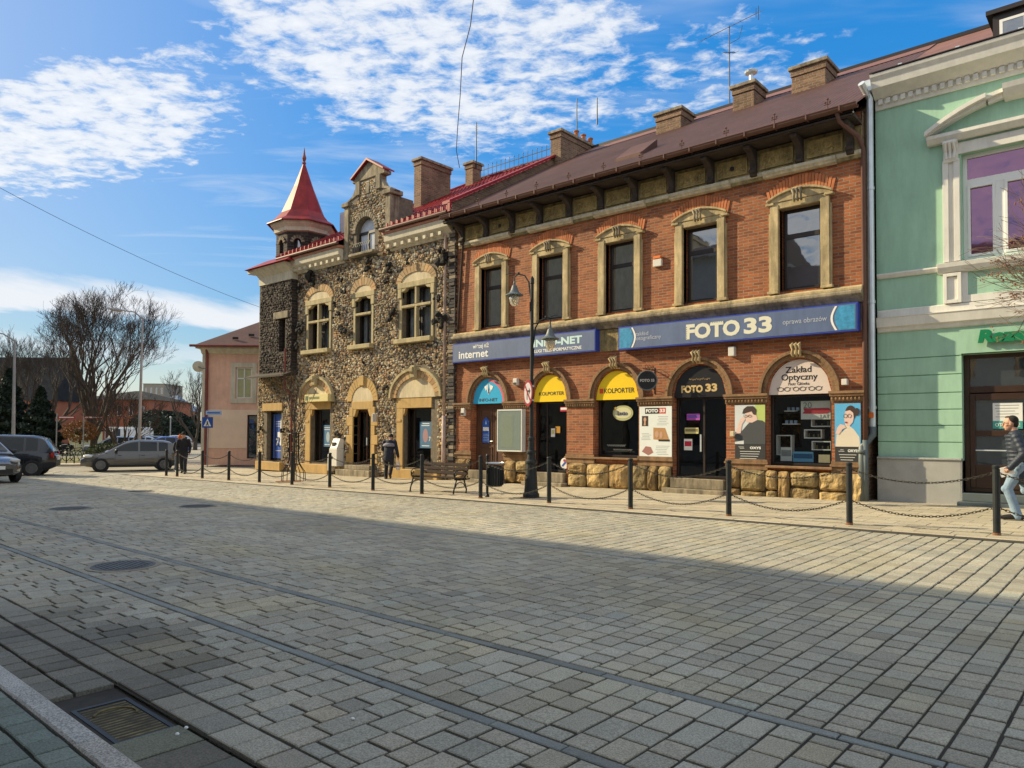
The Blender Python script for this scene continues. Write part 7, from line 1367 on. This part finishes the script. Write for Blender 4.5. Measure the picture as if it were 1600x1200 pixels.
# bicycles by the lawn
for i, px in enumerate((92,104,116)):
    c = Z(px,700,43); t = thing('bicycle', ('leftmost','middle','rightmost')[i]+' of three dark bicycles parked by the lawn railing', 'bicycle', (c.x,c.y,-.2), YAW+.15*i, group='bicycles by the lawn')
    for x in (-.52,.52): mb = MB(); mb.tube([(x+.33*math.cos(a),0,.34+.33*math.sin(a)) for a in [k*math.pi/9 for k in range(19)]], .022, 5); mb.build('wheel', M['tyre'], t, local=True)
    mb = MB(); 
    for P in ([(-.52,0,.34),(-.15,0,.32),(-.25,0,.85)],[(-.15,0,.32),(.40,0,.80)],[(-.22,0,.75),(.40,0,.82),(.36,0,.98)],[(.40,0,.8),(.52,0,.34)],[(-.52,0,.34),(-.24,0,.72)]): mb.tube(P, .02, 5)
    mb.build('frame', M['iron'], t, local=True); mb = MB(); mb.ball((-.26,0,.9),(.13,.07,.04),7,4); mb.build('saddle', M['black'], t, local=True); mb = MB(); mb.tube([(.32,-.25,1.0),(.38,0,1.0),(.32,.25,1.0)], .015, 5); mb.build('handlebar', M['zinc'], t, local=True)
# ------------------------------------------------------------------ people
M['skin'] = mat('skin', (.52,.29,.20), .55, .08, 9); M['skin2'] = mat('pale_skin', (.55,.34,.26), .55, .08, 9)
def rem(v, sm=3):
    def f(o):
        r = o.modifiers.new('r','REMESH'); r.mode = 'VOXEL'; r.voxel_size = v; r.use_smooth_shade = True
        s = o.modifiers.new('s','SMOOTH'); s.iterations = sm; s.factor = .5
    return f
def limb(mb, P, r, n=10):
    mb.tube(P, r, n)
    for p, q in zip(P, r): mb.ball(p, q*.99, n, 6)
def person(loc, rz, label, J, top_m, leg_m, shoe_m, hair_m, skin_m=None, vox=.011, hair='short', coat_len=0, quilt=False, glasses=False, extra=None):
    """J: joints in metres, figure faces +x, left is +y"""
    t = thing('person', label, 'person', loc, rz); sk = skin_m or M['skin']; V = lambda k: Vector(J[k]); mb = MB()
    hd_, nk, ch, pv = V('head'), V('neck'), V('chest'), V('pelvis'); f = Vector(J.get('face', (1,0,0))).normalized(); lft = Vector((-f.y,f.x,0)).normalized(); u = f.cross(lft)
    def hp(a, b, c): return hd_+f*a+lft*b+u*c
    q = Matrix((f, lft, u)).transposed()
    mb.ball(hp(-.005,0,.03), (.098,.076,.108), 16, 12, rot=q); mb.ball(hp(.025,0,-.045), (.070,.060,.072), 14, 10, rot=q); mb.ball(hp(.055,0,-.088), (.032,.034,.026), 10, 8, rot=q)
    mb.tube([hp(.088,0,.022), hp(.104,0,-.008), hp(.114,0,-.026), hp(.094,0,-.034)], [.009,.012,.016,.010], 8); mb.tube([hp(.075,-.045,.036),hp(.092,0,.034),hp(.075,.045,.036)], [.012,.013,.012], 6)
    mb.tube([hp(.088,-.022,-.060), hp(.099,0,-.058), hp(.088,.022,-.060)], [.007,.010,.007], 6)
    for s in (-1,1): mb.ball(hp(-.005,s*.078,-.002), (.022,.010,.033), 8, 6, rot=q); mb.ball(hp(.05,s*.045,-.02), (.03,.02,.028), 8, 6, rot=q)
    limb(mb, [hd_-u*.06-f*.02, nk], [.052,.056]); limb(mb, [nk-Vector((0,0,.04)), ch, (ch+pv)/2, pv], [.10,.13,.115,.12])
    for s, k in ((1,'l'),(-1,'r')):
        limb(mb, [ch*.25+nk*.75, V('sh'+k), V('el'+k), V('wr'+k)], [.06,.052,.040,.027]); limb(mb, [V('hip'+k), V('kn'+k), V('an'+k)], [.075,.052,.038]); limb(mb, [V('an'+k), V('to'+k)], [.04,.032])
        w = V('wr'+k); d = (w-V('el'+k)).normalized(); pn = d.cross(Vector((0,0,1))).normalized() if abs(d.z) < .95 else Vector((0,1,0)); sd = d.cross(pn).normalized() if J.get('palm'+k) is None else Vector(J['palm'+k]).normalized(); inn = d.cross(sd).normalized()*s
        mb.ball(w+d*.05, (.030,.030,.048), 8, 6, rot=Matrix((sd, inn, d)).transposed() if abs(sd.dot(inn)) < .1 else None)
        curl = J.get('curl'+k, .5)
        for i, (ln, off) in enumerate(((.070,-.027),(.080,-.009),(.075,.009),(.060,.026))):
            b = w+d*.088+sd*off; c1 = (d*math.cos(curl)+inn*math.sin(curl)).normalized(); c2 = (d*math.cos(curl*2.2)+inn*math.sin(curl*2.2)).normalized(); mb.tube([b-d*.02, b, b+c1*ln*.45, b+c1*ln*.45+c2*ln*.55], [.0095,.0095,.0085,.0065], 6)
        b = w+d*.03-sd*.030; c1 = (d*.7-sd*.6+inn*.4).normalized(); mb.tube([b, b+c1*.035, b+c1*.035+(d+inn*.5).normalized()*.03], [.011,.010,.0075], 6)
    body = mb.build('body', sk, t, local=True, smooth=True, mods=rem(vox*.55, 2))
    for s in (-1,1):
        mb = MB(); mb.ball(hp(.084,s*.031,.016), (.006,.013,.0065), 8, 6, rot=q); mb.build('eye', M['whitep'], t, local=True); mb = MB(); mb.ball(hp(.089,s*.031,.016), (.003,.005,.006), 6, 4, rot=q); mb.build('pupil', M['blackp'], t, local=True)
    mb = MB(); mb.tube([hp(.0945,-.02,-.060), hp(.108,0,-.059), hp(.0945,.02,-.060)], [.004,.006,.004], 6); mb.build('lips', flat('lip', (.35,.12,.10)), t, local=True)
    mb = MB(); base = MB()
    if hair == 'cap': mb.ball(hp(-.01,0,.065), (.112,.092,.10), 14, 10, rot=q); mb.ball(hp(.09,0,.055), (.05,.06,.012), 10, 6, rot=q)
    elif hair == 'beanie': mb.ball(hp(-.012,0,.06), (.118,.098,.118), 14, 10, rot=q); mb.ball(hp(-.02,0,.19), .035, 8, 6)
    else: mb.ball(hp(-.030,0,.058), (.085,.080,.092), 16, 12, rot=q); mb.ball(hp(-.058,0,.005), (.052,.072,.080), 14, 10, rot=q); mb.ball(hp(.030,0,.122), (.045,.05,.018), 10, 6, rot=q)
    mb.build('hair' if hair == 'short' else 'hat', hair_m, t, local=True, smooth=True, mods=rem(.009, 1))
    if glasses:
        mb = MB()
        for s in (-1,1): mb.tube([hp(.099,s*.033+.022*math.cos(a),.012+.016*math.sin(a)) for a in [k*math.pi/6 for k in range(13)]], .0022, 4); mb.tube([hp(.097,s*.055,.018), hp(.0,s*.086,.018)], .0025, 4)
        mb.tube([hp(.101,-.011,.014), hp(.101,.011,.014)], .0025, 4); mb.build('glasses', M['blackp'], t, local=True)
    mb = MB(); o_ = .022; n_sh = (V('shl')+V('shr'))/2
    limb(mb, [nk-Vector((0,0,.05)), n_sh*.5+ch*.5, (ch*2+pv)/3, (ch+pv*2)/3, pv-Vector((0,0,.05+coat_len))], [.115,.165,.165,.17,.165], 14)
    limb(mb, [V('shl')-Vector((0,0,.0)), V('shr')], [.085,.085]); mb.tube([nk+Vector((0,0,.02)), nk-Vector((0,0,.06))], [.085,.11], 12)
    for s in (-1,1):                          # broaden chest and waist sideways
        lv = (V('shl')-V('shr')).normalized()*s; limb(mb, [n_sh+lv*.10-Vector((0,0,.06)), ch+lv*.07, (ch+pv)/2+lv*.05, pv+lv*.055-Vector((0,0,.05+coat_len))], [.10,.125,.125,.13])
    for k in 'lr':
        a, b, c_ = V('sh'+k), V('el'+k), V('wr'+k)
        if quilt:
            P, r = [], []
            for i in range(15): 
                v = i/14; P.append(a.lerp(b, v*2) if v < .5 else b.lerp(c_, v*2-1)); r.append((.082-.026*v)+.004*math.cos(i*math.pi))
            mb.tube(P, r, 12); 
            for p, q_ in zip(P, r): mb.ball(p, q_*.97, 10, 6)
        else: limb(mb, [a, b, c_], [.080,.064,.050], 12)
    if quilt:
        for i in range(9): z = pv.z-.10+i*.068; mb.lathe([(.165,z-.008),(.184,z+.018),(.165,z+.045)], ((pv.x*(8-i)+n_sh.x*i)/8, (pv.y+ch.y)/2, 0), 18)
    jk = mb.build('jacket', top_m, t, local=True, smooth=True, mods=rem(vox, 3))
    mb = MB(); limb(mb, [pv+Vector((0,0,.08)), pv-Vector((0,0,.04))], [.135,.145], 12)
    for k in 'lr': a, b, c_ = V('hip'+k), V('kn'+k), V('an'+k); m1 = a.lerp(b,.5); m2 = b.lerp(c_,.5); limb(mb, [a, m1, b, m2, c_-Vector((0,0,.025))], [.105,.093,.076,.070,.070], 12); mb.ball(b+Vector((.018,0,.0)), .074, 8, 6)
    mb.build('trousers', leg_m, t, local=True, smooth=True, mods=rem(vox, 2))
    for k in 'lr':
        a, b = V('an'+k), V('to'+k); d = (b-a); dz = Vector((d.x,d.y,0)); mb = MB(); limb(mb, [a+Vector((0,0,.01)), a-dz*.25-Vector((0,0,.035)), a+d*.5-Vector((0,0,.01)), b], [.05,.05,.049,.042]); mb.ball(b+dz*.2, (.05,.04,.032), 8, 6); mb.build('shoe', shoe_m, t, local=True, smooth=True, mods=rem(.010, 2))
    if extra: extra(t, J)
    return t
def fabric(name, c, rough=.9): return mat(name, c, rough, .18, 9, .4, 60)
# man with papers, walking left
JA = dict(head=(.10,0,1.655), neck=(.03,0,1.50), chest=(.0,0,1.27), pelvis=(-.03,0,.98), face=(1,.0,-.06), shl=(.02,.20,1.43), shr=(.0,-.20,1.43), ell=(-.08,.29,1.15), wrl=(.10,.27,.91), elr=(-.12,-.26,1.16), wrr=(.02,-.27,.94),
          hipl=(-.02,.10,.93), hipr=(-.02,-.10,.93), knl=(.15,.10,.53), anl=(.02,.10,.09), tol=(.20,.11,.04), knr=(-.10,-.10,.50), anr=(-.38,-.10,.17), tor=(-.24,-.10,.05), curll=.9, curlr=.5)
def papers(t, J):
    p = thing('paper_sheets', 'white papers held in the hand of the walking man at the right edge', 'papers', t.location, t.rotation_euler.z); w = Vector(J['wrl']); mb = MB(); mb.obox(w+Vector((.07,.03,-.04)), (.10,.0,-.03), (.02,.004,.075), (0,.004,0)); mb.obox(w+Vector((.08,.04,-.05)), (.095,.0,-.04), (.03,.004,.07), (0,.003,0)); mb.build('sheets', M['whitep'], p, local=True)
pR = G(1591,813); man = person((pR.x+.02, pR.y, pR.z+.012), math.pi+.10, 'man in navy quilted jacket and pale jeans walking left at the right edge', JA, mat('navy_quilted_cloth', (.016,.026,.048), .6, .15, 9, .3, 40), fabric('washed_denim', (.21,.30,.41)), mat('black_leather', (.015,.013,.013), .4, .1), fabric('dark_hair', (.02,.015,.012)), vox=.009, coat_len=.17, quilt=True, glasses=True, extra=papers)
man.scale = (1.12,1.2,1.03)
# older man with a shopping bag seen from behind
JB = dict(head=(.24,-.02,1.47), neck=(.15,-.01,1.36), chest=(.08,0,1.17), pelvis=(-.03,0,.90), face=(1,.35,-.35), shl=(.12,.19,1.31), shr=(.12,-.19,1.31), ell=(.14,.26,1.06), wrl=(.34,.20,1.0), elr=(.0,-.29,1.04), wrr=(.02,-.34,.80),
          hipl=(-.02,.10,.86), hipr=(-.02,-.10,.86), knl=(.08,.10,.48), anl=(.02,.10,.08), tol=(.18,.11,.04), knr=(-.02,-.11,.46), anr=(-.30,-.12,.22), tor=(-.22,-.12,.07), curlr=1.2)
def bag(t, J):
    b = thing('shopping_bag', 'white plastic shopping bag hanging from the hand of the man seen from behind', 'bag', t.location, t.rotation_euler.z); w = Vector(J['wrr'])+Vector((0,0,-.08)); mb = MB(); mb.tube([w+Vector((0,0,-.02)), w+Vector((0,0,-.10)), w+Vector((0,0,-.22)), w+Vector((0,0,-.34)), w+Vector((0,0,-.40))], [.015,.06,.11,.13,.09], 12)
    mb.v = [(p[0]*1.0, (p[1]-w.y)*.6+w.y, p[2]+.01*noise.noise(Vector(p)*20)) for p in mb.v]; mb.build('sack', mat('plastic_bag', (.70,.66,.64), .4, .1, 20, .5, 30), b, local=True, smooth=True); mb = MB(); mb.ball(w+Vector((-.10,0,-.26)), (.02,.04,.05), 8, 6); mb.build('print', flat('soft_red', (.62,.12,.16)), b, local=True)
pB = G(607,749); oldm = person((pB.x, pB.y, pB.z+.012), rad(128), 'stooping man in a navy jacket carrying a white bag, seen from behind', JB, fabric('navy_cloth', (.016,.02,.035)), fabric('black_cloth', (.012,.014,.018)), mat('dark_shoe', (.03,.028,.03), .6, .1), fabric('black_cap', (.02,.02,.022)), vox=.013, hair='cap', coat_len=.08, extra=bag)
mb = MB(); mb.lathe([(.125,1.30),(.20,1.26),(.235,1.20),(.22,1.17)], (.08,0,0), 14); o = mb.build('grey_yoke', fabric('grey_cloth', (.22,.21,.25)), oldm, local=True, smooth=True)
# couple beside the grey hatchback
JC = dict(head=(.03,0,1.66), neck=(.0,0,1.50), chest=(.0,0,1.27), pelvis=(0,0,.97), face=(1,.1,-.1), shl=(0,.2,1.43), shr=(0,-.2,1.43), ell=(-.03,.27,1.15), wrl=(.08,.26,.92), elr=(-.03,-.27,1.15), wrr=(.10,-.25,.92),
          hipl=(0,.1,.93), hipr=(0,-.1,.93), knl=(.12,.1,.52), anl=(.12,.1,.09), tol=(.28,.1,.04), knr=(-.06,-.1,.5), anr=(-.24,-.1,.13), tor=(-.10,-.1,.05))
pC = G(286,740.5); tow = math.atan2(-pC.y, -pC.x)
person((pC.x,pC.y,pC.z+.01), tow-.2, 'tall person in black coat walking behind a companion by the grey hatchback', JC, fabric('black_coat', (.012,.012,.015)), fabric('dark_trousers', (.02,.022,.03)), M['black'], fabric('black_cap2', (.012,.012,.014)), vox=.016, hair='cap', coat_len=.12)
pD = G(280,738.5); d_ = Vector((pD.x,pD.y,0)).normalized()
person((pD.x-d_.x*.3,pD.y-d_.y*.3,pD.z+.01), tow+.25, 'woman in orange hat and dark coat walking in front of a taller person', {**JC, 'head':(.03,0,1.52),'neck':(0,0,1.37),'chest':(0,0,1.17),'shl':(0,.17,1.30),'shr':(0,-.17,1.30),'ell':(-.03,.23,1.05),'wrl':(.1,.2,.88),'elr':(-.03,-.23,1.05),'wrr':(.1,-.2,.88)}, fabric('navy_coat', (.02,.022,.035)), fabric('blue_denim', (.09,.13,.20)), M['black'], fabric('orange_knit', (.50,.13,.04)), M['skin2'], vox=.016, hair='beanie', coat_len=.15)
